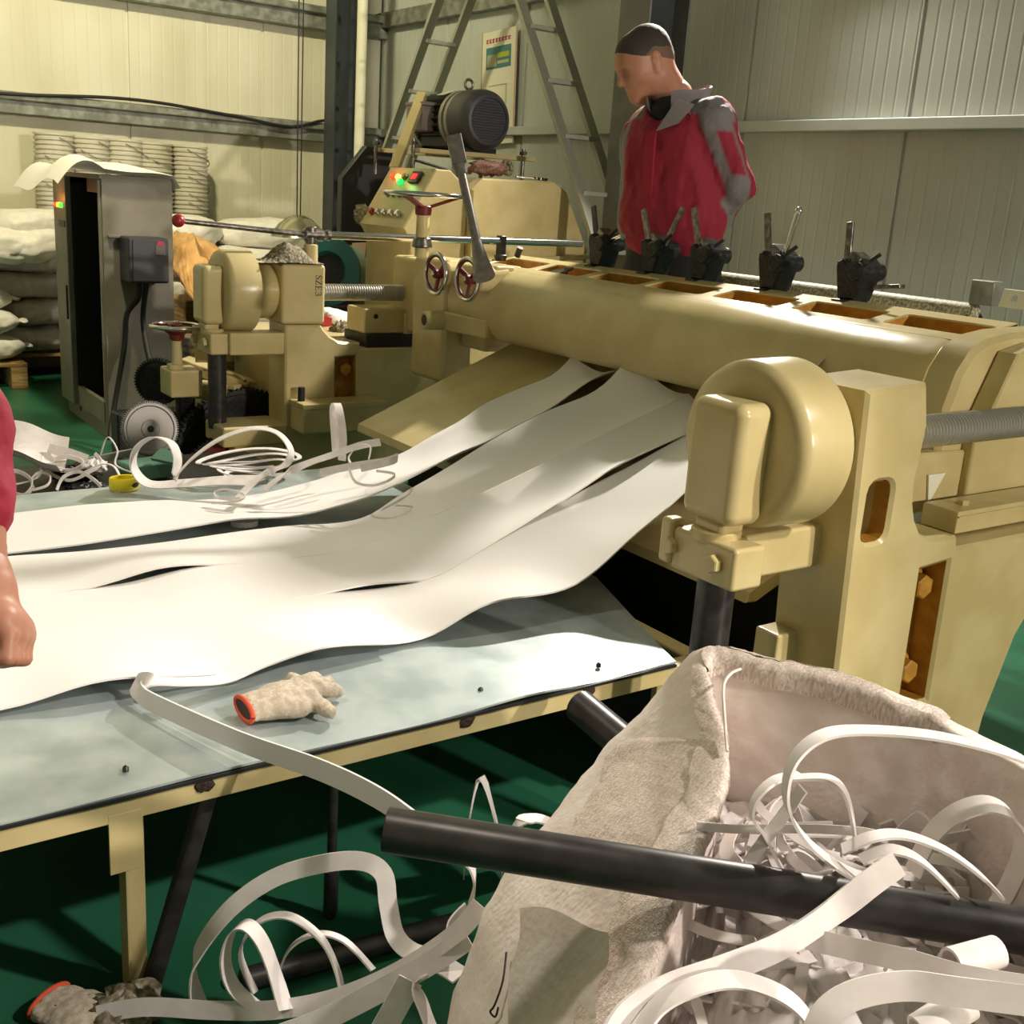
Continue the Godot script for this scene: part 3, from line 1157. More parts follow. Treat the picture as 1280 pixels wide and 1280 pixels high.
	obj("saddle", m, M.cream, o)
	m = MB.new()
	m.extrude([Vector2(2.075, 0.74), Vector2(2.135, 0.74), Vector2(2.09, 0.672)], 0.004, xyframe(-1.389))
	obj("pointer_plate", m, M.white_card, o)
	# far housing
	m = MB.new()
	m.box(Vector3(2.245, 0.79, -3.70), Vector3(0.13, 0.46, 0.25), 0.02, Basis.IDENTITY, 3)
	m.box(Vector3(2.36, 0.85, -3.78), Vector3(0.20, 0.30, 0.72), 0.02, Basis.IDENTITY, 2)
	m.box(Vector3(2.30, 0.975, -3.60), Vector3(0.22, 0.08, 0.40), 0.02, Basis.IDENTITY, 2)
	obj("end_housing", m, M.cream, o)
	m = MB.new()
	m.cyl(Vector3(2.10, 0.80, -3.58), Vector3(2.24, 0.80, -3.58), 0.036, -1, 24, 0.004)
	m.torus(Vector3(2.10, 0.80, -3.58), Vector3.RIGHT, 0.026, 0.008, 24, 8)
	m.bar(Vector3(2.20, 0.80, -3.58), Vector3(2.22, 0.80, -3.30), 0.07, 0.07, Vector3.UP, 0.01)
	obj("shaft_bushing", m, M.cream, o)
	m = MB.new()
	m.cyl(Vector3(2.096, 0.80, -3.58), Vector3(2.11, 0.80, -3.58), 0.022, -1, 16)
	obj("bore", m, M.black, o)
	for c in [Vector3(2.13, 0.972, -3.545), Vector3(2.13, 0.972, -3.33)]:
		m = MB.new()
		m.cyl(c + Vector3(0.02, 0, 0), c + Vector3(0.14, 0, 0), 0.042, 0.05, 24, 0.006)
		obj("wheel_boss", m, M.cream, o)
	m = MB.new()
	m.box(Vector3(2.255, 0.985, -3.36), Vector3(0.09, 0.075, 0.12), 0.015, Basis.IDENTITY, 2)
	obj("wheel_bracket", m, M.cream, o)
	for c in [Vector3(2.115, 0.972, -3.545), Vector3(2.115, 0.972, -3.33)]:
		handwheel(o, c, Vector3(-1, 0, 0), 0.072, 0.0075, "handwheel")
	# bolt heads and knobs on the top
	m = MB.new()
	m.cyl(Vector3(2.36, 1.026, -3.494), Vector3(2.36, 1.049, -3.496), 0.02, 0.026, 16, 0.003)
	obj("knob", m, M.black, o)
	m = MB.new()
	m.cyl(Vector3(2.44, 1.045, -3.502), Vector3(2.44, 1.078, -3.485), 0.012, -1, 12)
	obj("knob", m, M.black, o)

	# five black tool clamps on the rear rim
	var places = [-3.108, -2.829, -2.594, -2.301, -2.012]
	var words = ["black clamp nearest the stepladder, with a chrome lever to its right", "black clamp with two flat levers spread in a V, before the red jacket's zip", "black clamp with one raised flat lever, before the red jacket's pocket", "black clamp with one flat and one round lever in a V, clear of the jacket", "black clamp at the near end of the beam, with one stubby lever"]
	for i in 5:
		tool_clamp(Vector3(2.53, 1.045, places[i]), i, words[i])

	# pneumatic fitting lying on the beam
	var p: Vector3 = Vector3(2.335, 0.997, -3.178)
	var q: Vector3 = Vector3(2.4, 1.027, -3.13)
	var f = thing("air_coupling", "small silver air coupling lying on the beam's top face", "coupling", p)
	m = MB.new()
	m.lathe([Vector2(0, 0), Vector2(0.006, 0), Vector2(0.007, 0.012), Vector2(0.013, 0.014), Vector2(0.0135, 0.05), Vector2(0.010, 0.056), Vector2(0.010, 0.07), Vector2(0, 0.07)], MB.frame(p, q - p), 18)
	obj("barrel", m, M.chrome, f)
	m = MB.new()
	m.lathe([Vector2(0.010, 0.07), Vector2(0.014, 0.072), Vector2(0.014, 0.082), Vector2(0.006, 0.084), Vector2(0.005, 0.105), Vector2(0, 0.105)], MB.frame(p, q - p), 12)
	obj("nipple", m, M.steel, f)

# rim, spokes and hub; axis points to the side it is seen from
func handwheel(o: Node3D, at: Vector3, axis: Vector3, R: float, r: float, called: String) -> void:
	var xf = MB.frame(at, axis)
	var rim = MB.new()
	rim.torus(at, axis, R, r, 44, 10)
	var w = obj(called, rim, M.chrome, o)
	var sp = MB.new()
	for k in 3:
		var a = TAU * k / 3.0 + 0.5
		var d = xf * Vector3(cos(a) * (R - r * 0.5), 0, sin(a) * (R - r * 0.5))
		sp.bar(xf * Vector3(0, -R * 0.2, 0), d, R * 0.26, R * 0.12, axis, 0.003)
	sp.torus(at, axis, R - r * 1.25, r * 0.6, 36, 8)
	sp.cyl(xf * Vector3(0, -R * 0.42, 0), xf * Vector3(0, R * 0.10, 0), R * 0.24, -1, 18, 0.002)
	var s = obj("spokes", sp, M.wheel_red, w)
	s.position = Vector3.ZERO
	var nut = MB.new()
	nut.cyl(xf * Vector3(0, R * 0.08, 0), xf * Vector3(0, R * 0.22, 0), R * 0.13, -1, 14, 0.002)
	obj("hub_nut", nut, M.chrome, w)

func tool_clamp(at: Vector3, kind: int, label: String) -> void:
	var o = thing("tool_clamp", label, "clamp", at, "black clamps along the beam's rear rim")
	var m = MB.new()
	m.extrude([Vector2(-0.030, 0.0), Vector2(-0.048, 0.085), Vector2(-0.046, 0.104), Vector2(-0.030, 0.108), Vector2(-0.012, 0.098), Vector2(0.014, 0.106), Vector2(0.032, 0.112), Vector2(0.052, 0.096), Vector2(0.056, 0.07), Vector2(0.044, 0.05), Vector2(0.028, 0.0)], 0.075, Transform3D(Basis(Vector3(0, 0, 1), Vector3.UP, Vector3(-1, 0, 0)), at + Vector3(0.04, 0, 0)), 0.006)
	m.box(at + Vector3(-0.015, -0.012, 0), Vector3(0.10, 0.03, 0.05), 0.006)
	obj("bracket", m, M.cast_black, o)
	m = MB.new()
	m.cyl(at + Vector3(-0.05, 0.078, 0.032), at + Vector3(0.055, 0.078, 0.032), 0.025, -1, 18, 0.004)
	m.cyl(at + Vector3(-0.02, 0.105, 0.05), at + Vector3(-0.01, 0.128, 0.075), 0.006, -1, 8)
	obj("pivot_drum", m, M.cast_black, o)
	m = MB.new()
	m.box(at + Vector3(0.0, 0.112, 0.006), Vector3(0.05, 0.022, 0.038), 0.004, Basis(Vector3(1, 0, 0), 0.5))
	obj("wedge", m, M.steel, o)
	m = MB.new()
	var tip = [Vector3(0, 0.20, -0.075), Vector3(0, 0.20, -0.085), Vector3(0, 0.215, -0.080), Vector3(0, 0.215, -0.062), Vector3(0, 0.205, -0.045)][kind] as Vector3
	m.bar(at + Vector3(-0.01, 0.085, -0.028), at + tip, 0.022, 0.009, Vector3(1, 0, 0), 0.002)
	obj("lever", m, M.steel if kind > 0 else M.black_steel, o)
	if kind == 0:
		m = MB.new()
		m.cyl(at + Vector3(-0.01, 0.085, 0.04), at + Vector3(-0.02, 0.108, 0.125), 0.011, 0.012, 14, 0.002)
		obj("lever", m, M.chrome, o)
	if kind == 1:
		m = MB.new()
		m.bar(at + Vector3(-0.01, 0.085, 0.04), at + Vector3(0, 0.215, 0.105), 0.018, 0.008, Vector3(1, 0, 0), 0.002)
		obj("lever", m, M.steel, o)
	if kind == 3:
		m = MB.new()
		m.cyl(at + Vector3(-0.01, 0.085, 0.03), at + Vector3(0, 0.225, 0.055), 0.008, 0.009, 12, 0.003)
		m.ball(at + Vector3(0, 0.226, 0.055), 0.012, 12)
		obj("lever", m, M.chrome, o)
	if kind == 4:
		m = MB.new()
		m.bar(at + Vector3(0.02, 0.04, 0.05), at + Vector3(0.03, 0.05, 0.13), 0.03, 0.012, Vector3.UP, 0.003)
		obj("lever", m, M.steel, o)

# ---------------------------------------------------------------- delivery table and the white sheets
const TY := 0.375

# height along a line of (x, y) points, smoothed
func heights(pts: Array, xa: float, xb: float, count: int) -> PackedFloat32Array:
	var h = PackedFloat32Array()
	for k in count:
		var x = lerpf(xa, xb, float(k) / (count - 1))
		var y: float = pts[0].y
		for i in pts.size() - 1:
			if x >= pts[i].x:
				var t = (x - pts[i].x) / maxf(pts[i + 1].x - pts[i].x, 1e-6)
				y = lerpf(pts[i].y, pts[i + 1].y, t if i == pts.size() - 2 else clampf(t, 0, 1))
		h.push_back(y)
	for n in 3:
		var g = h.duplicate()
		for k in range(1, count - 1):
			g[k] = (h[k - 1] + 2.0 * h[k] + h[k + 1]) * 0.25
		h = g
	return h

func z_at(z: Array, x: float) -> float:
	return lerpf(z[0], z[1], clampf((x - z[2]) / (z[3] - z[2]), 0, 1))

func sheet(label: String, back: Array, zb: Array, front: Array, zf: Array, xb: float, sag: float) -> void:
	var xa = -0.75
	var n = 110
	var nt = 11
	var hb = heights(back, xa, xb, n)
	var hf = heights(front, xa, xb, n)
	var top = []
	var low = []
	for i in n:
		var x = lerpf(xa, xb, float(i) / (n - 1))
		var s = sag * smoothstep(1.25, 1.75, x)
		var rt = []
		var rl = []
		for j in nt:
			var t = float(j) / (nt - 1)
			var y = lerpf(hb[i], hf[i], t) - s * 4.0 * t * (1.0 - t) + 0.010 * sin(x * 9.0 + t * 2.0) * t * (1.0 - t)
			y = maxf(y, TY + 0.003)
			var z = lerpf(z_at(zb, x), z_at(zf, x), t)
			rt.append(Vector3(x, y + 0.004, z))
			rl.append(Vector3(x, y, z))
		top.append(rt)
		low.append(rl)
	var m = MB.new()
	m.grid(top, false, false, Vector3.UP)
	m.grid(low, false, false, Vector3.DOWN)
	for e in [[0, Vector3(0, 0, -1)], [nt - 1, Vector3(0, 0, 1)]]:
		var ra = []
		var rb = []
		for i in n:
			ra.append(top[i][e[0]])
			rb.append(low[i][e[0]])
		m.grid([ra, rb], false, false, e[1])
	single("sheet_strip", m, M.sheet, label, "plastic sheet", "white sheets running from the beam down the table")

func sheets() -> void:
	table()
	sheet("white plastic sheet at the back of the table, the farthest of the four strips", [Vector2(0.537, 0.381), Vector2(0.705, 0.396), Vector2(0.906, 0.399), Vector2(1.056, 0.39), Vector2(1.197, 0.393), Vector2(1.37, 0.42), Vector2(1.473, 0.448), Vector2(1.635, 0.473), Vector2(1.745, 0.528), Vector2(1.859, 0.572), Vector2(1.916, 0.615), Vector2(2.098, 0.672), Vector2(2.208, 0.7), Vector2(2.256, 0.751)], [-2.99, -2.90, 0.5, 1.0], [Vector2(0.475, 0.38), Vector2(0.631, 0.383), Vector2(0.822, 0.395), Vector2(1.027, 0.41), Vector2(1.135, 0.399), Vector2(1.203, 0.401), Vector2(1.261, 0.41), Vector2(1.368, 0.427), Vector2(1.435, 0.444), Vector2(1.492, 0.464), Vector2(1.568, 0.492), Vector2(1.698, 0.544), Vector2(1.769, 0.557), Vector2(1.89, 0.61), Vector2(1.998, 0.647), Vector2(2.059, 0.685), Vector2(2.123, 0.723), Vector2(2.202, 0.758), Vector2(2.242, 0.758)], [-2.67, -2.64, 0.3, 1.2], 2.27, 0.030)
	sheet("white plastic sheet just in front of the wide dark gap, second strip from the back", [Vector2(0.466, 0.388), Vector2(0.619, 0.379), Vector2(0.808, 0.379), Vector2(1.011, 0.387), Vector2(1.185, 0.388), Vector2(1.231, 0.379), Vector2(1.302, 0.379), Vector2(1.362, 0.382), Vector2(1.404, 0.4), Vector2(1.458, 0.438), Vector2(1.558, 0.477), Vector2(1.674, 0.532), Vector2(1.742, 0.566), Vector2(1.862, 0.617), Vector2(1.967, 0.655), Vector2(2.045, 0.675), Vector2(2.109, 0.69), Vector2(2.187, 0.732), Vector2(2.21, 0.758)], [-2.62, -2.60, 0.3, 1.2], [Vector2(0.416, 0.39), Vector2(0.49, 0.381), Vector2(0.555, 0.379), Vector2(0.639, 0.393), Vector2(0.704, 0.41), Vector2(0.762, 0.412), Vector2(0.826, 0.404), Vector2(0.911, 0.393), Vector2(1.11, 0.392), Vector2(1.174, 0.388), Vector2(1.328, 0.426), Vector2(1.563, 0.501), Vector2(1.79, 0.576)], [-2.358, -2.338, 0.3, 1.2], 2.27, 0.036)
	sheet("white plastic sheet between two touching strips, third from the back", [Vector2(0.416, 0.39), Vector2(0.49, 0.381), Vector2(0.555, 0.379), Vector2(0.639, 0.379), Vector2(0.694, 0.385), Vector2(0.748, 0.395), Vector2(0.817, 0.4), Vector2(0.92, 0.392), Vector2(1.11, 0.391), Vector2(1.174, 0.388), Vector2(1.328, 0.426), Vector2(1.563, 0.501), Vector2(1.79, 0.576)], [-2.362, -2.342, 0.3, 1.2], [Vector2(0.507, 0.387), Vector2(0.623, 0.384), Vector2(0.815, 0.387), Vector2(1.02, 0.39), Vector2(1.055, 0.394), Vector2(1.105, 0.396), Vector2(1.155, 0.394), Vector2(1.207, 0.387), Vector2(1.282, 0.381), Vector2(1.336, 0.401), Vector2(1.412, 0.435), Vector2(1.52, 0.48), Vector2(1.612, 0.522), Vector2(1.729, 0.574), Vector2(1.797, 0.61), Vector2(1.853, 0.628), Vector2(1.94, 0.654), Vector2(2.041, 0.682)], [-2.098, -2.098, 0.3, 1.2], 2.27, 0.036)
	sheet("white plastic sheet along the front of the table, nearest the cotton glove", [Vector2(0.507, 0.387), Vector2(0.623, 0.384), Vector2(0.815, 0.387), Vector2(1.021, 0.388), Vector2(1.065, 0.383), Vector2(1.105, 0.38), Vector2(1.156, 0.379), Vector2(1.208, 0.379), Vector2(1.282, 0.379), Vector2(1.336, 0.401), Vector2(1.412, 0.435), Vector2(1.52, 0.48), Vector2(1.623, 0.521), Vector2(1.74, 0.567), Vector2(1.805, 0.588), Vector2(1.873, 0.61), Vector2(1.942, 0.637), Vector2(2.042, 0.675)], [-2.102, -2.102, 0.3, 1.2], [Vector2(0.299, 0.379), Vector2(0.337, 0.38), Vector2(0.376, 0.392), Vector2(0.417, 0.403), Vector2(0.457, 0.408), Vector2(0.498, 0.406), Vector2(0.557, 0.398), Vector2(0.671, 0.379), Vector2(0.717, 0.387), Vector2(0.79, 0.401), Vector2(0.891, 0.403), Vector2(1.032, 0.379), Vector2(1.067, 0.379), Vector2(1.119, 0.384), Vector2(1.176, 0.416), Vector2(1.236, 0.437), Vector2(1.293, 0.437), Vector2(1.386, 0.43), Vector2(1.453, 0.433), Vector2(1.522, 0.462), Vector2(1.575, 0.503), Vector2(1.643, 0.549), Vector2(1.713, 0.585), Vector2(1.751, 0.612)], [-1.84, -1.80, 0.3, 0.7], 2.27, 0.036)
	trims()

func table() -> void:
	var o = thing("delivery_table", "low cream table with a zinc top under the white sheets", "table", Vector3(0.5, 0, -2.3))
	# zinc top, a little dented along its front
	var rows = []
	var low = []
	for i in 60:
		var u = float(i) / 59.0
		var row = []
		var lr = []
		for j in 40:
			var v = float(j) / 39.0
			var z = lerpf(-1.500, -3.205, v)
			var xe = lerpf(1.50, 1.68, clampf(v * 3.5, 0, 1))
			var x = lerpf(-0.9, xe, u)
			var dent = 0.0035 * sin(x * 13.0 + sin(x * 5.0)) * exp(-v * 9.0) + 0.002 * sin(x * 7.0 + v * 9.0)
			row.append(Vector3(x, TY - 0.004 + dent, z))
			lr.append(Vector3(x, TY - 0.008 + dent, z))
		rows.append(row)
		low.append(lr)
	var m = MB.new()
	m.grid(rows, false, false, Vector3.UP)
	m.grid(low, false, false, Vector3.DOWN)
	for e in [[0, Vector3(0, 0, 1)], [39, Vector3(0, 0, -1)]]:
		var a = []
		var b = []
		for i in 60:
			a.append(rows[i][e[0]])
			b.append(low[i][e[0]])
		m.grid([a, b], false, false, e[1])
	obj("top", m, M.zinc, o)
	# rails of the frame
	for r in [[Vector3(-0.9, 0, -1.503), Vector3(1.60, 0, -1.503)], [Vector3(-0.9, 0, -3.20), Vector3(1.70, 0, -3.20)], [Vector3(1.60, 0, -1.503), Vector3(1.60, 0, -3.20)], [Vector3(-0.9, 0, -1.503), Vector3(-0.9, 0, -3.20)], [Vector3(0.404, 0, -1.503), Vector3(0.404, 0, -3.20)]]:
		m = MB.new()
		var h = Vector3(0, TY - 0.029, 0)
		m.bar(r[0] + h - Vector3(0, 0.003, 0), r[1] + h - Vector3(0, 0.003, 0), 0.006, 0.034, Vector3.UP, 0.001)
		var inw = (Vector3(0.4, 0, -2.35) - (r[0] + r[1]) * 0.5)
		inw = (inw - (r[1] - r[0]).normalized() * inw.dot((r[1] - r[0]).normalized())).normalized()
		m.bar(r[0] + h + Vector3(0, 0.010, 0) + inw * 0.018, r[1] + h + Vector3(0, 0.010, 0) + inw * 0.018, 0.036, 0.005)
		obj("rail", m, M.cream, o)
	m = MB.new()
	m.box(Vector3(0.30, TY - 0.0105, -1.4985), Vector3(2.40, 0.006, 0.006))
	obj("sealing_strip", m, M.black, o)
	# legs of angle iron
	for p in [Vector3(0.404, 0, -1.52), Vector3(1.50, 0, -1.54), Vector3(0.404, 0, -3.17), Vector3(1.50, 0, -3.17), Vector3(-0.85, 0, -1.52), Vector3(-0.85, 0, -3.17)]:
		m = MB.new()
		m.box(p + Vector3(0, 0.165, 0), Vector3(0.005, 0.33, 0.038), 0.001)
		m.box(p + Vector3(0.018, 0.165, -0.017), Vector3(0.036, 0.33, 0.005), 0.001)
		m.box(p + Vector3(0.0, 0.29, 0.018), Vector3(0.05, 0.10, 0.005), 0.001)
		obj("leg", m, M.cream, o)
	# brown weld spots on the front rail
	for px in [Vector3(0.523, 0.355, -1.563), Vector3(1.001, 0.355, -1.548), Vector3(1.277, 0.355, -1.538)]:
		m = MB.new()
		m.blob(Vector3(px.x, TY - 0.022, -1.499), Vector3(0.015, 0.011, 0.0035), Basis.IDENTITY, 0.5, 2.5, int(px.x * 10), 14)
		obj("weld", m, M.rust, o)
	for s in [Vector3(0.424, 0.375, -1.56), Vector3(1.067, 0.375, -1.554), Vector3(1.34, 0.375, -1.546)]:
		m = MB.new()
		m.lathe([Vector2(0.005, -0.004), Vector2(0.005, 0.002), Vector2(0.0025, 0.005), Vector2(0, 0.006)], Transform3D(Basis.IDENTITY, s + Vector3(0, 0, -0.005)), 10)
		obj("screw", m, M.black_steel, o)

# narrow trimmings: path, sides of its width, width, thickness
func strip(called: String, pts: Array, sides: Array, w: float, t: float, label: String, group := "", material: Material = null) -> MeshInstance3D:
	var m = MB.new()
	m.ribbon(pts, sides, w, t)
	return single(called, m, material if material else M.scrap, label, "plastic strip", group)

func trims() -> void:
	# edge trimming: lies on the front sheet, folds off the table and hangs to the bar
	var pts = spline([Vector3(1.0, 0.396, -1.80), Vector3(0.86, 0.412, -1.80), Vector3(0.74, 0.402, -1.79), Vector3(0.66, 0.392, -1.775), Vector3(0.586, 0.404, -1.765), Vector3(0.528, 0.417, -1.765), Vector3(0.514, 0.398, -1.802), Vector3(0.509, 0.395, -1.766), Vector3(0.522, 0.397, -1.706), Vector3(0.586, 0.407, -1.511), Vector3(0.645, 0.423, -1.347), Vector3(0.679, 0.427, -1.235), Vector3(0.703, 0.415, -1.162), Vector3(0.722, 0.403, -1.107)], 6)
	var sides = []
	for i in pts.size():
		var t = smoothstep(34.0, 46.0, float(i))
		sides.append(Vector3(0.1, 0, 1).normalized().slerp(Vector3(0.10, 0.97, 0.22).normalized(), t))
	strip("edge_trimming", pts, sides, 0.035, 0.0035, "long flat trimming folded over the table's front edge and hanging to the grey bar", "", M.sheet)

# ---------------------------------------------------------------- back of the hall
func cabinet() -> void:
	var x0 = 1.43
	var x1 = 1.755
	var z0 = -5.41
	var z1 = -6.20
	var h = 1.236
	var o = thing("control_cabinet", "tall grey control cabinet with an open black side and a charcoal drive unit", "cabinet", Vector3(1.6, 0, -5.8))
	var m = MB.new()
	m.box(Vector3((x0 + x1) / 2 + 0.01, h / 2 + 0.03, z0 - 0.008), Vector3(x1 - x0, h - 0.06, 0.016), 0.003)
	obj("side_panel", m, M.cabinet, o)
	m = MB.new()
	m.box(Vector3((x0 + x1) / 2, h - 0.01, (z0 + z1) / 2), Vector3(x1 - x0, 0.02, z0 - z1), 0.003)
	m.box(Vector3(x1 - 0.01, h / 2, (z0 + z1) / 2), Vector3(0.02, h - 0.04, z0 - z1 - 0.03))
	m.box(Vector3((x0 + x1) / 2, h / 2, z1 + 0.01), Vector3(x1 - x0 - 0.03, h - 0.04, 0.02))
	m.box(Vector3((x0 + x1) / 2, 0.06, (z0 + z1) / 2), Vector3(x1 - x0 - 0.02, 0.12, z0 - z1 - 0.03), 0.003)
	m.box(Vector3(x0 + 0.012, h / 2, z0 - 0.025), Vector3(0.024, h - 0.05, 0.02))
	m.box(Vector3(x0 + 0.012, 0.13, (z0 + z1) / 2), Vector3(0.024, 0.10, z0 - z1 - 0.04))
	obj("carcass", m, M.cabinet, o)
	m = MB.new()
	m.box(Vector3(x0 + 0.15, h / 2, -5.68), Vector3(0.02, h - 0.10, 0.50))
	m.box(Vector3(x0 + 0.08, h / 2, -5.93), Vector3(0.15, h - 0.10, 0.01))
	m.box(Vector3(x0 + 0.08, h / 2, -5.44), Vector3(0.14, h - 0.10, 0.01))
	obj("dark_interior", m, M.black, o)
	m = MB.new()
	m.box(Vector3(x0 + 0.05, h - 0.05, -5.64), Vector3(0.02, 0.07, 0.28), 0.003)
	obj("red_header", m, M.dark_red, o)
	m = MB.new()
	m.box(Vector3(x0 - 0.008, h / 2 + 0.03, -6.07), Vector3(0.03, h - 0.10, 0.25), 0.006)
	var door = obj("door", m, M.cabinet, o)
	m = MB.new()
	m.box(Vector3(x0 - 0.026, 0.60, -5.98), Vector3(0.008, 0.17, 0.014), 0.002)
	obj("handle", m, M.black, door)
	m = MB.new()
	m.box(Vector3(x0 - 0.025, 0.985, -6.03), Vector3(0.004, 0.03, 0.12), 0.001)
	obj("name_plate", m, M.black, door)
	var lc = [rgb(255, 60, 20), rgb(255, 190, 60), rgb(90, 230, 70)]
	for i in 3:
		m = MB.new()
		m.cyl(Vector3(x0 - 0.02, 1.075, -6.10 + 0.045 * i), Vector3(x0 - 0.04, 1.075, -6.10 + 0.045 * i), 0.014, 0.011, 12, 0.002)
		obj("indicator_lamp", m, glow("indicator_glow", lc[i], 2.2), door)
	var l = OmniLight3D.new()
	l.name = "light"
	o.add_child(l)
	l.position = Vector3(x0 - 0.07, 1.105, -6.05) - o.position
	l.light_color = rgb(255, 150, 60)
	l.light_energy = 0.006
	l.light_size = 0.02
	l.shadow_enabled = true
	# drive unit on the side panel, with two cables
	m = MB.new()
	m.box(Vector3(1.603, 0.868, z0 + 0.075), Vector3(0.185, 0.205, 0.15), 0.010, Basis.IDENTITY, 2)
	m.box(Vector3(1.61, 0.868, z0 + 0.152), Vector3(0.165, 0.19, 0.01), 0.004)
	var dr = obj("drive_unit", m, M.charcoal, o)
	m = MB.new()
	m.box(Vector3(1.655, 0.920, z0 + 0.1575), Vector3(0.045, 0.05, 0.004), 0.001)
	obj("keypad", m, mat("keypad_grey", rgb(92, 84, 90), 0.5), dr)
	m = MB.new()
	m.box(Vector3(1.655, 0.948, z0 + 0.1585), Vector3(0.03, 0.018, 0.004), 0.001)
	obj("display", m, glow("red_display", rgb(150, 16, 40), 0.5), dr)
	m = MB.new()
	m.box(Vector3(1.52, 0.965, z0 + 0.012), Vector3(0.12, 0.012, 0.02), 0.002)
	obj("mounting_rail", m, M.cabinet, o)
	var c1 = spline([Vector3(1.575, 0.764, -5.33), Vector3(1.573, 0.689, -5.34), Vector3(1.528, 0.612, -5.37), Vector3(1.515, 0.467, -5.38), Vector3(1.474, 0.281, -5.36), Vector3(1.433, 0.136, -5.32), Vector3(1.396, 0.045, -5.25)], 5)
	var c2 = spline([Vector3(1.612, 0.765, -5.33), Vector3(1.603, 0.69, -5.34), Vector3(1.599, 0.583, -5.36), Vector3(1.593, 0.477, -5.3), Vector3(1.589, 0.361, -5.2), Vector3(1.562, 0.266, -5)], 5)
	for c in [c1, c2]:
		m = MB.new()
		m.tube(c, 0.013, 10)
		obj("cable", m, M.cable, o)
	# white film thrown over its top
	var rows = []
	for i in 26:
		var u = i / 25.0
		var row = []
		for j in 18:
			var v = j / 17.0
			var x = lerpf(1.24, 1.80, u)
			var z = lerpf(-5.36, -6.30, v)
			var y = h + 0.012 + 0.008 * sin(u * 9.0 + v * 4.0) + 0.05 * exp(-pow((v - 0.30) * 3.0, 2.0)) * sin(PI * clampf(u * 1.1, 0, 1))
			if u < 0.36:
				var d = (0.36 - u) / 0.36
				y += 0.04 * sin(d * PI) - 0.115 * d * d * (0.5 + 0.5 * v) + 0.02 * sin(v * 8.0) * d
			if u > 0.93:
				var d2 = (u - 0.93) / 0.07
				y -= d2 * (0.05 + 0.12 * v)
				x -= d2 * 0.012
			if j == 0:
				y -= 0.006
			row.append(Vector3(x, y, z))
		rows.append(row)
	m = MB.new()
	m.grid(rows, false, false, Vector3.UP)
	var film = mat("white_film", rgb(236, 234, 230), 0.45)
	film.backlight_enabled = true
	film.backlight = Color(0.35, 0.35, 0.35)
	single("plastic_film", m, film, "white plastic film thrown over the top of the grey control cabinet", "plastic film")

func bucket_mesh_parts(o: Node3D, at: Vector3, sd: int) -> void:
	var m = MB.new()
	var pr = [Vector2(0, 0), Vector2(0.098, 0), Vector2(0.102, 0.004), Vector2(0.108, 0.168), Vector2(0.117, 0.170), Vector2(0.118, 0.182), Vector2(0.110, 0.184), Vector2(0.111, 0.196), Vector2(0.119, 0.198), Vector2(0.119, 0.208), Vector2(0.112, 0.208), Vector2(0.100, 0.008), Vector2(0, 0.008)]
	m.lathe(pr, Transform3D(Basis.IDENTITY, at), 28, 30.0)
	obj("body", m, M.bucket, o)
	m = MB.new()
	var pts = []
	for k in 13:
		var a = PI * k / 12.0
		var tilt = 0.55
		pts.append(at + Vector3(0.125 * cos(a), 0.185 - 0.11 * sin(a) * tilt, 0.124 * sin(a) * 0.95 + 0.006).rotated(Vector3.UP, sd * 0.7) * 1.0)
	var q = []
	for p in pts:
		q.append(at + (p - at).rotated(Vector3.UP, sin(sd * 1.7) * 0.6))
	m.tube(q, 0.0022, 6)
	obj("handle", m, M.girt, o)

func buckets() -> void:
	var xs = [1.706, 1.918, 2.122, 2.307, 2.535]
	var tops = [1.451, 1.446, 1.448, 1.444, 1.443]
	var words = ["first stack from the left", "second stack from the left", "middle stack", "fourth stack from the left", "separate right-hand stack"]
	var lv = ["top", "second", "third", "fourth", "fifth", "sixth", "seventh", "eighth"]
	var proto: Node3D = null
	for s in 5:
		for k in 8:
			var at = Vector3(xs[s], tops[s] - 0.208 - 0.054 * k, -7.42)
			var label = "white bucket, %s from the top of the %s by the wall" % [lv[k], words[s]] if k > 0 else "white bucket topping the %s by the wall" % words[s]
			if proto == null:
				proto = thing("bucket", label, "bucket", at, "nested white buckets by the ivory wall")
				bucket_mesh_parts(proto, at, 3)
			else:
				copy(proto, at, sin(s * 3.0 + k * 2.1) * 0.8, label)
	# shelf deck that carries them
	var m = MB.new()
	var o = thing("timber_deck", "timber deck under the stacks of white buckets", "pallet", Vector3(xs[2], 0, -7.4))
	for k in 4:
		m = MB.new()
		m.box(Vector3(xs[2], tops[2] - 0.635, -7.56 + 0.10 * k), Vector3(1.3, 0.03, 0.09), 0.003)
		obj("plank", m, M.wood, o)
	for x in [xs[2] - 0.12, xs[2] + 0.55]:
		m = MB.new()
		m.box(Vector3(x, (tops[2] - 0.65) / 2, -7.42), Vector3(0.08, tops[2] - 0.65, 0.36), 0.003)
		obj("leg", m, M.wood, o)
	var b = copy(proto, Vector3(1.46, 0.955 - 0.16, -7.2), 0.4, "lone white plastic bucket behind the sacks at the frame's left edge")
	m = MB.new()
	m.box(b.position + Vector3(0, -0.02, 0), Vector3(0.5, 0.04, 0.4), 0.003)
	single("board", m, M.wood, "wooden board on the sacks, under the lone white bucket by the wall", "board")

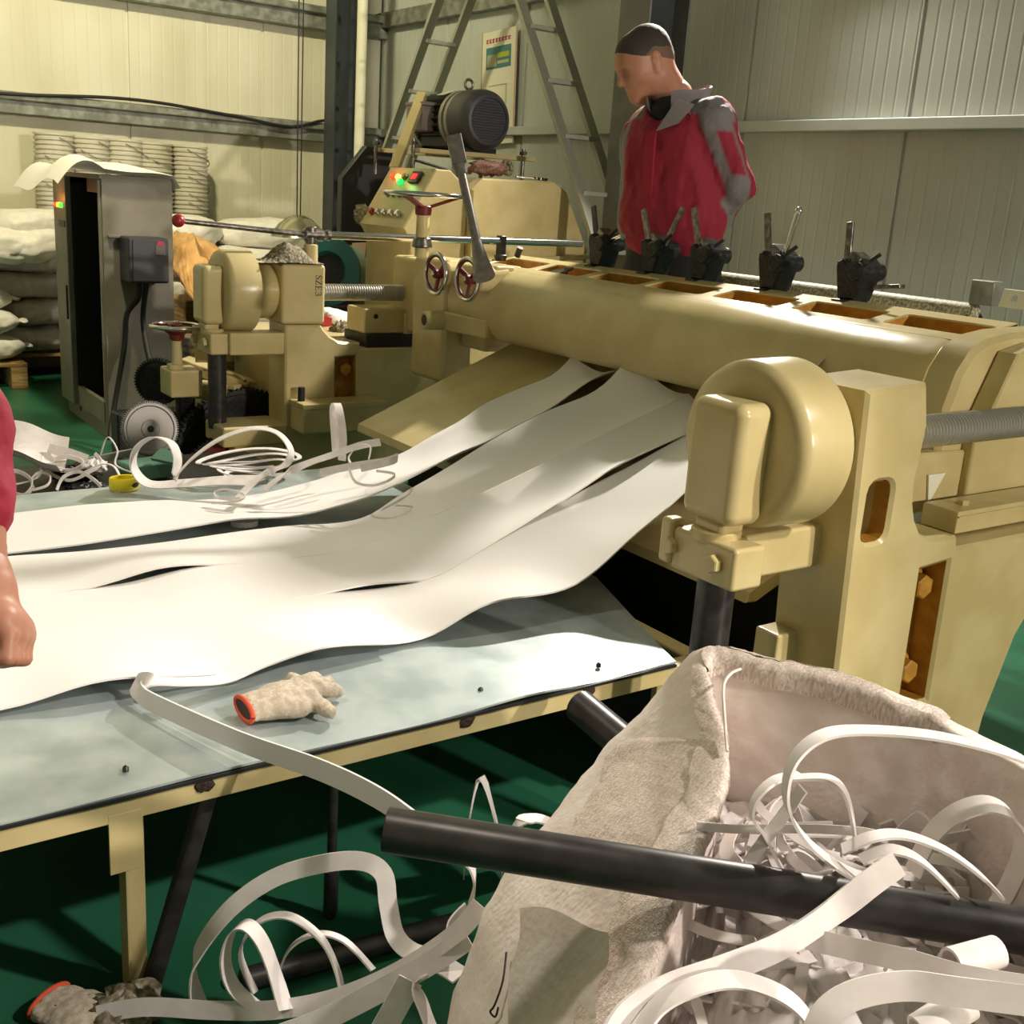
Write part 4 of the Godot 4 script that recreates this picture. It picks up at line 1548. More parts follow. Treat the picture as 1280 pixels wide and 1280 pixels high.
func sack(at: Vector3, size: Vector3, turn: float, tilt: float, sd: int, label: String, material: Material = null) -> void:
	var o = thing("sack", label, "sack", at, "white filled sacks at the back")
	var b = Basis(Vector3.UP, turn) * Basis(Vector3(0, 0, 1), tilt)
	var fn = FastNoiseLite.new()
	fn.seed = sd
	fn.frequency = 1.0
	fn.fractal_octaves = 3
	var rows = []
	var seg = 30
	for i in 19:
		var th = PI * i / 18.0
		var row = []
		for j in seg:
			var ph = TAU * j / seg
			var d = Vector3(cos(th), sin(th) * cos(ph), sin(th) * sin(ph))
			var e = Vector3(signf(d.x) * pow(absf(d.x), 0.62), signf(d.y) * pow(absf(d.y), 0.85), signf(d.z) * pow(absf(d.z), 0.62))
			var pinch = 1.0 - 0.35 * pow(absf(e.x), 6.0)
			var f = 1.0 + 0.16 * fn.get_noise_3d(d.x * 1.6 + sd, d.y * 1.6, d.z * 1.6) + 0.05 * fn.get_noise_3d(d.x * 6.0 + sd, d.y * 6.0, d.z * 6.0)
			row.append(at + Vector3(0, size.y * 0.5, 0) + b * Vector3(e.x * size.x * 0.5, e.y * size.y * 0.5 * pinch * f, e.z * size.z * 0.5 * f))
		rows.append(row)
	var m = MB.new()
	m.grid(rows, true, false)
	obj("body", m, material if material else M.sack, o)
	m = MB.new()
	var top = Vector3(0, size.y * 0.5, 0)
	m.blob(at + top + b * Vector3(size.x * 0.53, 0, 0), Vector3(0.03, 0.012, size.z * 0.3), b, 0.4, 3.0, sd, 12)
	obj("sewn_end", m, material if material else M.sack, o)

func pallet(at: Vector3, size: Vector3, label: String) -> void:
	var o = thing("pallet", label, "pallet", at)
	for k in 5:
		var m = MB.new()
		m.box(at + Vector3(0, size.y - 0.012, -size.z * 0.5 + size.z * (k + 0.5) / 5.0), Vector3(size.x, 0.022, size.z / 5.0 - 0.03), 0.003)
		obj("plank", m, M.wood, o)
	for k in 3:
		var m = MB.new()
		m.box(at + Vector3(-size.x * 0.5 + 0.05 + (size.x - 0.1) * k / 2.0, (size.y - 0.024) * 0.5, 0), Vector3(0.09, size.y - 0.026, size.z), 0.003)
		obj("bearer", m, M.wood, o)

func background() -> void:
	cabinet()
	buckets()
	# cable sagging along the rail of the ivory wall
	var m = MB.new()
	var pts = []
	for k in 40:
		var t = k / 39.0
		pts.append(Vector3(lerpf(0.9, 3.55, t), 1.675 - 0.022 * sin(t * PI * 3.0) - 0.03 * smoothstep(0.75, 0.9, t) + 0.05 * smoothstep(0.9, 1.0, t), WZ + 0.15))
	m.tube(pts, 0.010, 8)
	single("wall_cable", m, M.cable, "black cable lying along the steel rail of the ivory wall", "cable")
	m = MB.new()
	m.cyl(Vector3(3.541, 0, -7.002), Vector3(3.541, 5.0, -7.002), 0.034, -1, 20)
	single("downpipe", m, M.pipe_white, "white vertical downpipe beside the dark corner column", "pipe")

	# sacks left of the cabinet
	pallet(Vector3(0.984, 0, -7.042), Vector3(0.80, 0.15, 0.33), "wooden pallet under the front white sacks, left of the cabinet")
	var px = 1.226
	var pz = -6.872
	sack(Vector3(px - 0.12, 0.15, pz - 0.17), Vector3(0.60, 0.155, 0.32), 0.2, 0.0, 1, "lumpy white sack lowest on the pallet left of the cabinet")
	sack(Vector3(px - 0.16, 0.295, pz - 0.18), Vector3(0.62, 0.155, 0.32), -0.15, 0.03, 2, "white sack in the middle of the pallet left of the cabinet")
	sack(Vector3(px - 0.20, 0.44, pz - 0.19), Vector3(0.64, 0.16, 0.33), 0.1, -0.05, 3, "white sack topmost on the pallet left of the cabinet")
	pallet(Vector3(1.28, 0, -7.44), Vector3(1.1, 0.15, 0.40), "wooden pallet behind, under the tall heap of shaded sacks")
	var grey = mottled(mat("filmed_sack", rgb(222, 220, 214), 0.35), 0.02, 61, rgb(232, 230, 226), Vector3(3, 3, 3))
	var back = [[1.50, 0.15, 0], [1.05, 0.15, 0], [1.55, 0.31, 0.2], [1.10, 0.31, -0.2], [1.48, 0.47, 0.1], [1.02, 0.47, 0], [1.52, 0.63, -0.2], [1.08, 0.63, 0.1]]
	var bw = ["lowest right", "lowest left", "second-row right", "second-row left", "third-row right", "third-row left", "fourth-row right", "fourth-row left"]
	for i in back.size():
		sack(Vector3(back[i][0], back[i][1], -7.42), Vector3(0.50, 0.165, 0.42), back[i][2], 0.0, 10 + i, "film-wrapped greyish sack, %s in the heap left of the cabinet" % bw[i], grey)
	sack(Vector3(1.46, 0.735, -6.95), Vector3(0.46, 0.19, 0.40), 0.5, 0.1, 31, "white sack bulging below the uppermost one, left of the cabinet")
	sack(Vector3(1.272, 0.721, -6.95), Vector3(0.44, 0.20, 0.40), -0.3, -0.1, 32, "bright white sack cut by the frame's left edge, under the uppermost one")
	sack(Vector3(1.45, 0.848, -7), Vector3(0.44, 0.17, 0.38), 0.2, 0.06, 33, "uppermost white sack, lying before the lone bucket")

	# sacks right of the cabinet
	pallet(Vector3(2.55, 0, -6.78), Vector3(1.75, 0.15, 0.8), "wooden pallet under the white sacks right of the cabinet")
	var rs = [[2.05, 0.15, -6.7], [2.60, 0.15, -6.7], [3.15, 0.15, -6.8], [2.10, 0.32, -6.72], [2.66, 0.32, -6.75], [3.1, 0.32, -6.8], [2.02, 0.49, -6.75], [2.60, 0.49, -6.7], [3.12, 0.49, -6.8], [2.12, 0.66, -6.75], [2.68, 0.66, -6.75], [3.05, 0.66, -6.85], [2.22, 0.83, -6.85], [2.78, 0.83, -6.9]]
	var rw = ["bottom row, next to the cabinet", "bottom row, middle", "bottom row, far right", "second row, next to the cabinet", "second row, middle", "second row, far right", "third row, next to the cabinet", "third row, middle", "third row, far right", "fourth row, behind the brown paper bag", "fourth row, middle", "fourth row, far right", "top row, behind the red lever knob", "top row, under the hanging lamp"]
	for i in rs.size():
		sack(Vector3(rs[i][0], rs[i][1], rs[i][2]), Vector3(0.58, 0.20, 0.46), sin(i * 2.3) * 0.25, sin(i * 1.1) * 0.06, 50 + i, "white sack right of the cabinet: %s" % rw[i])

	# brown paper bag leaning on the sacks
	var at = Vector3(2.168, 0.722, -6.182)
	var o = thing("paper_bag", "crumpled brown paper bag leaning beside the grey cabinet", "paper bag", at)
	var rows = []
	var ring_px = [[Vector3(2.069, 0.956, -6.334), Vector3(2.093, 0.957, -6.062), Vector3(2.092, 0.854, -5.963), Vector3(2.2, 0.73, -5.779), Vector3(2.366, 0.791, -6.192), Vector3(2.28, 0.923, -6.427)], [Vector3(2.03, 0.885, -6.273), Vector3(2.024, 0.874, -6.018), Vector3(2.009, 0.729, -5.851), Vector3(2.14, 0.658, -5.669), Vector3(2.372, 0.706, -6.158), Vector3(2.286, 0.814, -6.448)], [Vector3(2.002, 0.783, -6.194), Vector3(1.965, 0.74, -5.95), Vector3(1.981, 0.633, -5.774), Vector3(2.107, 0.551, -5.593), Vector3(2.373, 0.576, -6.113), Vector3(2.284, 0.681, -6.404)], [Vector3(2.061, 0.662, -6.11), Vector3(2.035, 0.646, -5.931), Vector3(2.064, 0.541, -5.747), Vector3(2.117, 0.465, -5.62), Vector3(2.38, 0.469, -6.071), Vector3(2.29, 0.556, -6.293)]]
	for r in ring_px:
		var loop = r.duplicate()
		loop.append(r[0])
		var e = even(spline(loop, 5), 41)
		e.pop_back()
		rows.append(e)
	var fn = FastNoiseLite.new()
	fn.seed = 5
	fn.frequency = 7.0
	var dense = []
	for i in 19:
		var t = i / 18.0 * 3.0
		var a = mini(int(t), 2)
		var row = []
		for j in 40:
			var p: Vector3 = rows[a][j].lerp(rows[a + 1][j], t - a)
			row.append(p + Vector3(fn.get_noise_3dv(p), fn.get_noise_3dv(p + Vector3(9, 0, 0)), fn.get_noise_3dv(p + Vector3(0, 9, 0))) * 0.03)
		dense.append(row)
	m = MB.new()
	m.grid(dense, true, false)
	obj("side", m, M.kraft, o)
	m = MB.new()
	var inner = []
	var c = Vector3.ZERO
	for p in dense[0]:
		c += p / 40.0
	for i in 6:
		var row = []
		for p in dense[0]:
			var q: Vector3 = p.lerp(c + Vector3(0.02, -0.10, 0), i / 5.0)
			row.append(q + Vector3(0, fn.get_noise_3dv(q * 3.0) * 0.05 * minf(i, 1), 0))
		inner.append(row)
	m.grid(inner, true, false, Vector3.UP)
	obj("folded_mouth", m, M.kraft, o)
	# stool-like crate that carries the bag
	m = MB.new()
	m.box(Vector3(at.x + 0.08, 0.30, at.z - 0.05), Vector3(0.42, 0.60, 0.36), 0.01)
	single("storage_crate", m, M.wood, "low wooden crate hidden under the brown paper bag", "crate")

	# hanging lamp over the sacks
	var lp = Vector3(2.825, 1.078, -6.346)
	o = thing("pendant_lamp", "dented metal pendant lamp hanging on two thin wires over the sacks", "lamp", lp)
	m = MB.new()
	m.lathe([Vector2(0, 0), Vector2(0.03, -0.002), Vector2(0.075, -0.022), Vector2(0.12, -0.058), Vector2(0.155, -0.105), Vector2(0.165, -0.13), Vector2(0.160, -0.13), Vector2(0.118, -0.065), Vector2(0.07, -0.03), Vector2(0, -0.01)], Transform3D(Basis.IDENTITY, lp), 36)
	obj("shade", m, mat("lamp_metal", rgb(176, 172, 150), 0.22, 0.9), o)
	for dx in [-0.012, 0.010]:
		m = MB.new()
		m.tube([lp + Vector3(dx, -0.01, 0), Vector3(lp.x + dx * 1.5, 3.2, lp.z), Vector3(lp.x + dx * 2, 5.0, lp.z)], 0.004, 6)
		obj("wire", m, M.cable, o)

	# teal reel, film roll and cards behind the far tower
	at = Vector3(2.498, 0.843, -5.223)
	o = thing("teal_reel", "large teal plastic reel standing behind the far tower's head", "reel", Vector3(at.x, 0, at.z))
	var ax = Vector3(-0.75, 0.0, 0.66).normalized()
	m = MB.new()
	m.lathe([Vector2(0.085, 0.0), Vector2(0.165, 0.0), Vector2(0.17, 0.006), Vector2(0.17, 0.03), Vector2(0.10, 0.035), Vector2(0.085, 0.02), Vector2(0.085, 0.0)], MB.frame(at, ax), 48)
	obj("flange", m, M.jade, o)
	m = MB.new()
	m.cyl(at - ax * 0.22, at + ax * 0.005, 0.125, -1, 36, 0.004)
	obj("film_roll", m, M.jade_light, o)
	m = MB.new()
	m.cyl(at - ax * 0.02, at + ax * 0.012, 0.085, -1, 30)
	obj("core", m, M.cast_black, o)
	m = MB.new()
	m.box(Vector3(at.x + 0.02, (at.y - 0.165) / 2, at.z - 0.08), Vector3(0.34, at.y - 0.165, 0.40), 0.006)
	obj("stand", m, M.concrete, o)
	m = MB.new()
	var a0 = Vector3(2.745, 0.972, -5.474)
	m.extrude([Vector2(0, 0), Vector2(0.075, 0.008), Vector2(0.06, -0.235), Vector2(-0.015, -0.235)], 0.012, MB.frame(a0, Vector3(0, 1, 0), Vector3(0.8, 0, 0.6)))
	m.box(Vector3(a0.x + 0.03, (a0.y - 0.23) / 2, a0.z), Vector3(0.09, a0.y - 0.23, 0.05))
	single("cardboard_piece", m, M.brown_card, "pale brown cardboard piece standing between the teal reel and the console", "cardboard")

	# red and white printed bag with crumpled paper behind the bed
	at = Vector3(2.225, 0.667, -4.591)
	o = thing("printed_bag", "white plastic bag with a red panel lying behind the far tower", "bag", at)
	m = MB.new()
	m.blob(at + Vector3(0.02, 0.0, -0.02), Vector3(0.15, 0.05, 0.11), Basis(Vector3.UP, 0.4) * Basis(Vector3(0, 0, 1), -0.25), 0.2, 2.0, 8, 26, 2.4)
	obj("body", m, M.sack, o)
	m = MB.new()
	m.box(at + Vector3(-0.055, 0.005, 0.085), Vector3(0.15, 0.045, 0.012), 0.004, Basis(Vector3.UP, 0.35) * Basis(Vector3(0, 0, 1), -0.30))
	obj("red_panel", m, M.red, o)
	m = MB.new()
	at = Vector3(2.137, 0.652, -4.33)
	m.blob(at, Vector3(0.052, 0.046, 0.05), Basis.IDENTITY, 0.5, 2.4, 17, 30)
	single("paper_wad", m, M.rag, "crumpled wad of pale paper on the far bed, beside the red and white bag", "paper")
	m = MB.new()
	m.box(Vector3(2.25, 0.645, -4.42), Vector3(1.0, 0.03, 0.50), 0.003)
	m.box(Vector3(2.25, 0.32, -4.44), Vector3(0.96, 0.62, 0.40), 0.01)
	single("bed_table", m, M.cream, "cream flat bed behind the far tower, holding the bag and paper wad", "machine bed")
	at = Vector3(2.244, 0.742, -4.093)
	o = thing("gearbox_cover", "cream gearbox cover with bolt holes behind the threaded screw", "cover", Vector3(at.x, 0.66, at.z))
	m = MB.new()
	m.box(at + Vector3(0, 0.0, 0), Vector3(0.34, 0.10, 0.16), 0.008, Basis.IDENTITY, 2)
	m.box(at + Vector3(0.08, -0.01, 0.075), Vector3(0.14, 0.09, 0.04), 0.005)
	obj("body", m, M.cream, o)
	for k in 2:
		m = MB.new()
		m.cyl(at + Vector3(-0.12 + 0.16 * k, 0.02, 0.07 + 0.03 * k), at + Vector3(-0.12 + 0.16 * k, 0.02, 0.083 + 0.03 * k), 0.010, -1, 10)
		obj("bolt", m, M.black, o)
	m = MB.new()
	m.box(at + Vector3(0.05, -0.085, 0.0), Vector3(0.44, 0.07, 0.2), 0.005)
	obj("base", m, M.black, o)
	# rag on the head of the far tower
	m = MB.new()
	var rg = Vector3(1.743, 1.01, -4.02)
	var rr = []
	fn = FastNoiseLite.new()
	fn.seed = 12
	fn.frequency = 14.0
	for i in 26:
		var row = []
		for j in 26:
			var u = i / 25.0 - 0.5
			var v = j / 25.0 - 0.5
			var r2 = u * u + v * v
			var hh = (0.062 * exp(-pow((u + 0.05) * 4.6, 2.0)) + 0.03 * exp(-pow((u - 0.2) * 7.0, 2.0))) * (1.0 - pow(absf(v) * 2.0, 3.0)) + 0.022 * absf(fn.get_noise_2d(u * 0.5, v * 0.5)) * (1.0 - r2 * 2.0)
			row.append(Vector3(rg.x + 0.01 + u * 0.23 + 0.01 * fn.get_noise_2d(v, u), 0.966 + hh, rg.z - 0.02 + v * 0.16))
		rr.append(row)
	m.grid(rr, false, false, Vector3.UP)
	single("rag", m, M.rag, "dirty crumpled cloth lying on the far tower's head block", "rag")

	# long lever with a red knob
	var kb = Vector3(1.338, 1.099, -4.04)
	o = thing("long_lever", "long chrome lever with a red ball knob, lying across the far tower", "lever", Vector3(1.85, 1.03, -4.04))
	m = MB.new()
	m.cyl(kb, Vector3(1.83, 1.068, -4.04), 0.0095, 0.011, 14)
	obj("thin_rod", m, M.steel, o)
	m = MB.new()
	m.cyl(Vector3(1.87, 1.069, -4.04), Vector3(3.16, 1.078, -4.04), 0.0155, -1, 18)
	obj("thick_rod", m, M.chrome, o)
	m = MB.new()
	m.ball(kb, 0.0235, 20)
	obj("red_knob", m, M.red, o)
	m = MB.new()
	m.cyl(Vector3(1.82, 1.069, -4.04), Vector3(1.90, 1.069, -4.04), 0.024, -1, 18, 0.004)
	m.cyl(Vector3(1.85, 1.03, -4.04), Vector3(1.85, 1.10, -4.04), 0.022, -1, 18, 0.004)
	m.cyl(Vector3(1.91, 1.069, -4.04), Vector3(1.93, 1.069, -4.04), 0.021, -1, 14, 0.003)
	obj("pivot", m, M.steel, o)
	m = MB.new()
	m.box(Vector3(2.728, 1.058, -4.04) + Vector3(0, -0.02, 0), Vector3(0.028, 0.12, 0.04), 0.004)
	m.box(Vector3(2.728, 1.058, -4.04) + Vector3(0, -0.16, 0), Vector3(0.05, 0.2, 0.06), 0.004)
	obj("rod_guide", m, M.black_steel, o)

	gears()
	ladder()
	poster()

func gear(o: Node3D, at: Vector3, axis: Vector3, r: float, teeth: int, w: float, body: Material, hub: Material, called: String) -> MeshInstance3D:
	var f = MB.frame(at, axis)
	var xf = Transform3D(Basis(f.basis.z, f.basis.x, f.basis.y), at)
	var pts = []
	for k in teeth:
		var a = TAU * k / teeth
		var da = TAU / teeth
		pts.append(Vector2(cos(a), sin(a)) * (r - 0.0075))
		pts.append(Vector2(cos(a + da * 0.22), sin(a + da * 0.22)) * r)
		pts.append(Vector2(cos(a + da * 0.5), sin(a + da * 0.5)) * r)
		pts.append(Vector2(cos(a + da * 0.72), sin(a + da * 0.72)) * (r - 0.0075))
	var m = MB.new()
	m.extrude(pts, w, xf, 0.0, [], 5.0)
	var g = obj(called, m, body, o)
	m = MB.new()
	var h = w + 0.002
	m.lathe([Vector2(r * 0.12, h + 0.004), Vector2(r * 0.30, h + 0.004), Vector2(r * 0.32, h), Vector2(r * 0.80, h), Vector2(r * 0.84, h + 0.004), Vector2(r * 0.92, h + 0.004), Vector2(r * 0.93, h - 0.002)], MB.frame(at, axis), 48)
	obj("web", m, hub, g)
	m = MB.new()
	m.lathe([Vector2(0, h - 0.001), Vector2(r * 0.12, h - 0.001), Vector2(r * 0.12, h + 0.004)], MB.frame(at, axis), 20)
	obj("bore", m, M.black, g)
	return g

func gears() -> void:
	var o = thing("change_gear", "shiny aluminium gear wheel leaning behind the table, beside the cabinet", "gear", Vector3(1.162, 0.292, -3.86))
	gear(o, Vector3(1.164, 0.392, -3.86), Vector3(-0.12, 0.16, 1).normalized(), 0.098, 76, 0.022, mat("gear_steel", rgb(128, 126, 124), 0.5, 0.5), mat("turned_aluminium", rgb(140, 136, 134), 0.42, 0.6), "toothed_rim")
	var m = MB.new()
	m.box(Vector3(1.17, 0.14, -3.92), Vector3(0.16, 0.28, 0.07), 0.01)
	obj("stand", m, M.cast_black, o)
	o = thing("gear_train", "oily black gear train with a dark red wheel, left of the far tower", "gears", Vector3(1.45, 0, -4.2))
	gear(o, Vector3(1.669, 0.147, -4.3), Vector3(0, 0, 1), 0.30, 92, 0.05, M.cast_black, M.cast_black, "large_gear")
	gear(o, Vector3(1.577, 0.074, -4.08), Vector3(-0.1, 0, 1).normalized(), 0.245, 84, 0.045, M.cast_black, M.dark_red, "red_gear")
	gear(o, Vector3(1.388, 0.456, -4.45), Vector3(-0.5, 0, 0.85).normalized(), 0.095, 48, 0.03, M.cast_black, M.cast_black, "small_gear")
	m = MB.new()
	m.box(Vector3(1.45, 0.17, -4.44), Vector3(0.5, 0.34, 0.10), 0.01)
	obj("frame", m, M.cast_black, o)
	# worm box with a horizontal handwheel
	o = thing("worm_gearbox", "cream worm gearbox with a chrome and red handwheel on its post", "gearbox", Vector3(1.36, 0.3, -4.25))
	var c = Vector3(1.4, 0.491, -4.22)
	m = MB.new()
	m.box(c, Vector3(0.125, 0.105, 0.13), 0.008, Basis.IDENTITY, 2)
	m.cyl(c + Vector3(-0.03, -0.02, 0.02), c + Vector3(-0.03, 0.072, 0.02), 0.03, -1, 20, 0.003)
	m.cyl(c + Vector3(0.04, -0.03, 0.0), c + Vector3(0.17, -0.045, 0.01), 0.037, -1, 22, 0.004)
	obj("box", m, M.cream, o)
	m = MB.new()
	m.box(c + Vector3(0.05, -0.23, -0.12), Vector3(0.06, 0.45, 0.05), 0.01)
	obj("bracket", m, M.cast_black, o)
	m = MB.new()
	var hw = Vector3(1.378, 0.705, -4.2)
	m.cyl(Vector3(hw.x, c.y + 0.04, hw.z), hw + Vector3(0, -0.03, 0), 0.020, 0.019, 18)
	obj("post", m, M.cream, o)
	m = MB.new()
	m.lathe([Vector2(0.018, -0.055), Vector2(0.028, -0.048), Vector2(0.03, -0.03), Vector2(0.06, -0.008), Vector2(0.05, -0.008), Vector2(0.02, -0.02), Vector2(0, -0.02)], Transform3D(Basis.IDENTITY, hw), 24)
	obj("wheel_hub", m, M.wheel_red, o)
	handwheel(o, hw, Vector3.UP, 0.092, 0.008, "handwheel")
	# bracket casting with two lugs
	o = thing("lug_bracket", "cream bracket casting with two pierced lugs beside the worm gearbox", "bracket", Vector3(1.6, 0.3, -4.4))
	var b = Vector3(1.599, 0.499, -4.4)
	m = MB.new()
	m.bar(b + Vector3(-0.10, 0.02, -0.10), b + Vector3(0.12, -0.06, 0.08), 0.10, 0.05, Vector3.UP, 0.01)
	m.box(b + Vector3(0.06, -0.05, 0.05), Vector3(0.16, 0.02, 0.12), 0.005, Basis(Vector3(0, 1, 0), 0.6))
	m.box(b + Vector3(-0.02, -0.18, -0.03), Vector3(0.08, 0.28, 0.10), 0.01)
	obj("base", m, M.cream, o)
	for q in [Vector3(1.547, 0.592, -4.4), Vector3(1.595, 0.564, -4.36)]:
		m = MB.new()
		m.extrude([Vector2(-0.028, -0.055), Vector2(-0.030, 0.0), Vector2(-0.022, 0.024), Vector2(0, 0.034), Vector2(0.026, 0.030), Vector2(0.032, 0.0), Vector2(0.022, -0.055)], 0.035, Transform3D(Basis(Vector3.UP, -0.3), q), 0.004, [circle_poly(0.011, 12)], 60.0)
		obj("lug", m, M.cream, o)
	m = MB.new()
	m.torus(Vector3(1.636, 0.482, -4.3), Vector3(0.2, 1, 0.3), 0.05, 0.007, 24, 8, PI * 0.9, PI * 2.1)
	obj("hoop", m, M.cream, o)
	# cream cone and steel drum behind
	o = thing("tapered_drum", "round steel drum with a cream conical end behind the handwheel", "drum", Vector3(1.598, 0.437, -4.62))
	m = MB.new()
	var d = Vector3(1.583, 0.58, -4.62)
	m.cyl(d + Vector3(0, -0.06, 0), d + Vector3(0, 0.03, 0), 0.075, -1, 30, 0.006)
	m.cyl(d + Vector3(0, -0.56, 0), d + Vector3(0, -0.06, 0), 0.05, -1, 18)
	obj("drum", m, M.steel, o)
	m = MB.new()
	var e = Vector3(1.694, 0.605, -4.62)
	m.lathe([Vector2(0.0, 0.07), Vector2(0.02, 0.06), Vector2(0.07, -0.02), Vector2(0.085, -0.09), Vector2(0, -0.09)], MB.frame(e, Vector3(0.25, 1, 0)), 28)
	m.cyl(e + Vector3(-0.02, -0.5, 0), e + Vector3(-0.02, -0.08, 0), 0.05, -1, 14)
	obj("cone", m, M.cream, o)

func ladder() -> void:
	var o = thing("stepladder", "tall aluminium stepladder straddling the electric motor", "ladder", Vector3(3.55, 0, -5.5))
	var al = mat("dull_aluminium", rgb(170, 172, 160), 0.45, 0.6)
	var apex = Vector3(0, 2.80, -5.50)
	for side in [1, -1]:
		var foot: float = -3.56 if side == 1 else -7.50
		for x in [3.45, 3.65]:
			var m = MB.new()
			m.bar(Vector3(x, 0.0, foot), Vector3(x, apex.y, apex.z + side * 0.03), 0.026, 0.055, Vector3(1, 0, 0), 0.003)
			obj("rail", m, al, o)
		for k in 10:
			var y = 0.24 + 0.265 * k
			var z = lerpf(foot, apex.z + side * 0.03, y / apex.y)
			var m = MB.new()
			m.bar(Vector3(3.45, y, z), Vector3(3.65, y, z), 0.05, 0.022, Vector3.UP, 0.003)
			obj("rung", m, al, o)
	var m = MB.new()
	m.cyl(Vector3(3.42, apex.y, apex.z), Vector3(3.68, apex.y, apex.z), 0.02, -1, 12)
	obj("hinge_bar", m, al, o)

func poster() -> void:
	var a = Vector3(4.0, 2.21, -6.26)
	var o = thing("notice_board", "white notice board with a red title and a teal panel, on the grey wall", "notice", Vector3(4.0, 1.55, -6.07))
	# local frame: u along the wall towards the right of the picture, v up, a little crooked
	var b = Basis(Vector3(-1, 0, 0), 0.05)
	var put = func(m: MB, u: float, v: float, w: float, h: float, out: float) -> void:
		m.box(a + Vector3(-out, 0, 0) + b * Vector3(0, -v, u), Vector3(0.004, h, w), 0.0, b)
	var m = MB.new()
	put.call(m, 0.185, 0.32, 0.36, 0.66, 0.004)
	obj("board", m, M.white_card, o)
	m = MB.new()
	put.call(m, 0.372, 0.32, 0.014, 0.67, 0.006)
	put.call(m, -0.002, 0.32, 0.008, 0.67, 0.006)
	obj("edge", m, M.brown_card, o)
	m = MB.new()
	for k in 8:
		put.call(m, 0.055 + 0.034 * k, 0.045, 0.010, 0.024, 0.0065)
		put.call(m, 0.062 + 0.034 * k, 0.038, 0.022, 0.005, 0.0065)
		put.call(m, 0.062 + 0.034 * k, 0.052, 0.020, 0.004, 0.0065)
	obj("title", m, mat("print_red", rgb(190, 70, 60), 0.6), o)
	m = MB.new()
	put.call(m, 0.185, 0.145, 0.27, 0.125, 0.0062)
	obj("teal_panel", m, mat("print_teal", rgb(70, 124, 124), 0.6), o)
	m = MB.new()
	put.call(m, 0.115, 0.160, 0.10, 0.07, 0.0082)
	put.call(m, 0.240, 0.175, 0.12, 0.018, 0.0082)
	put.call(m, 0.185, 0.305, 0.20, 0.006, 0.0062)
	put.call(m, 0.280, 0.36, 0.012, 0.11, 0.0062)
	obj("print", m, mat("print_grey", rgb(176, 172, 140), 0.6), o)
	m = MB.new()
	put.call(m, 0.235, 0.135, 0.13, 0.03, 0.0082)
	obj("yellow_bar", m, mat("print_yellow", rgb(170, 176, 60), 0.6), o)

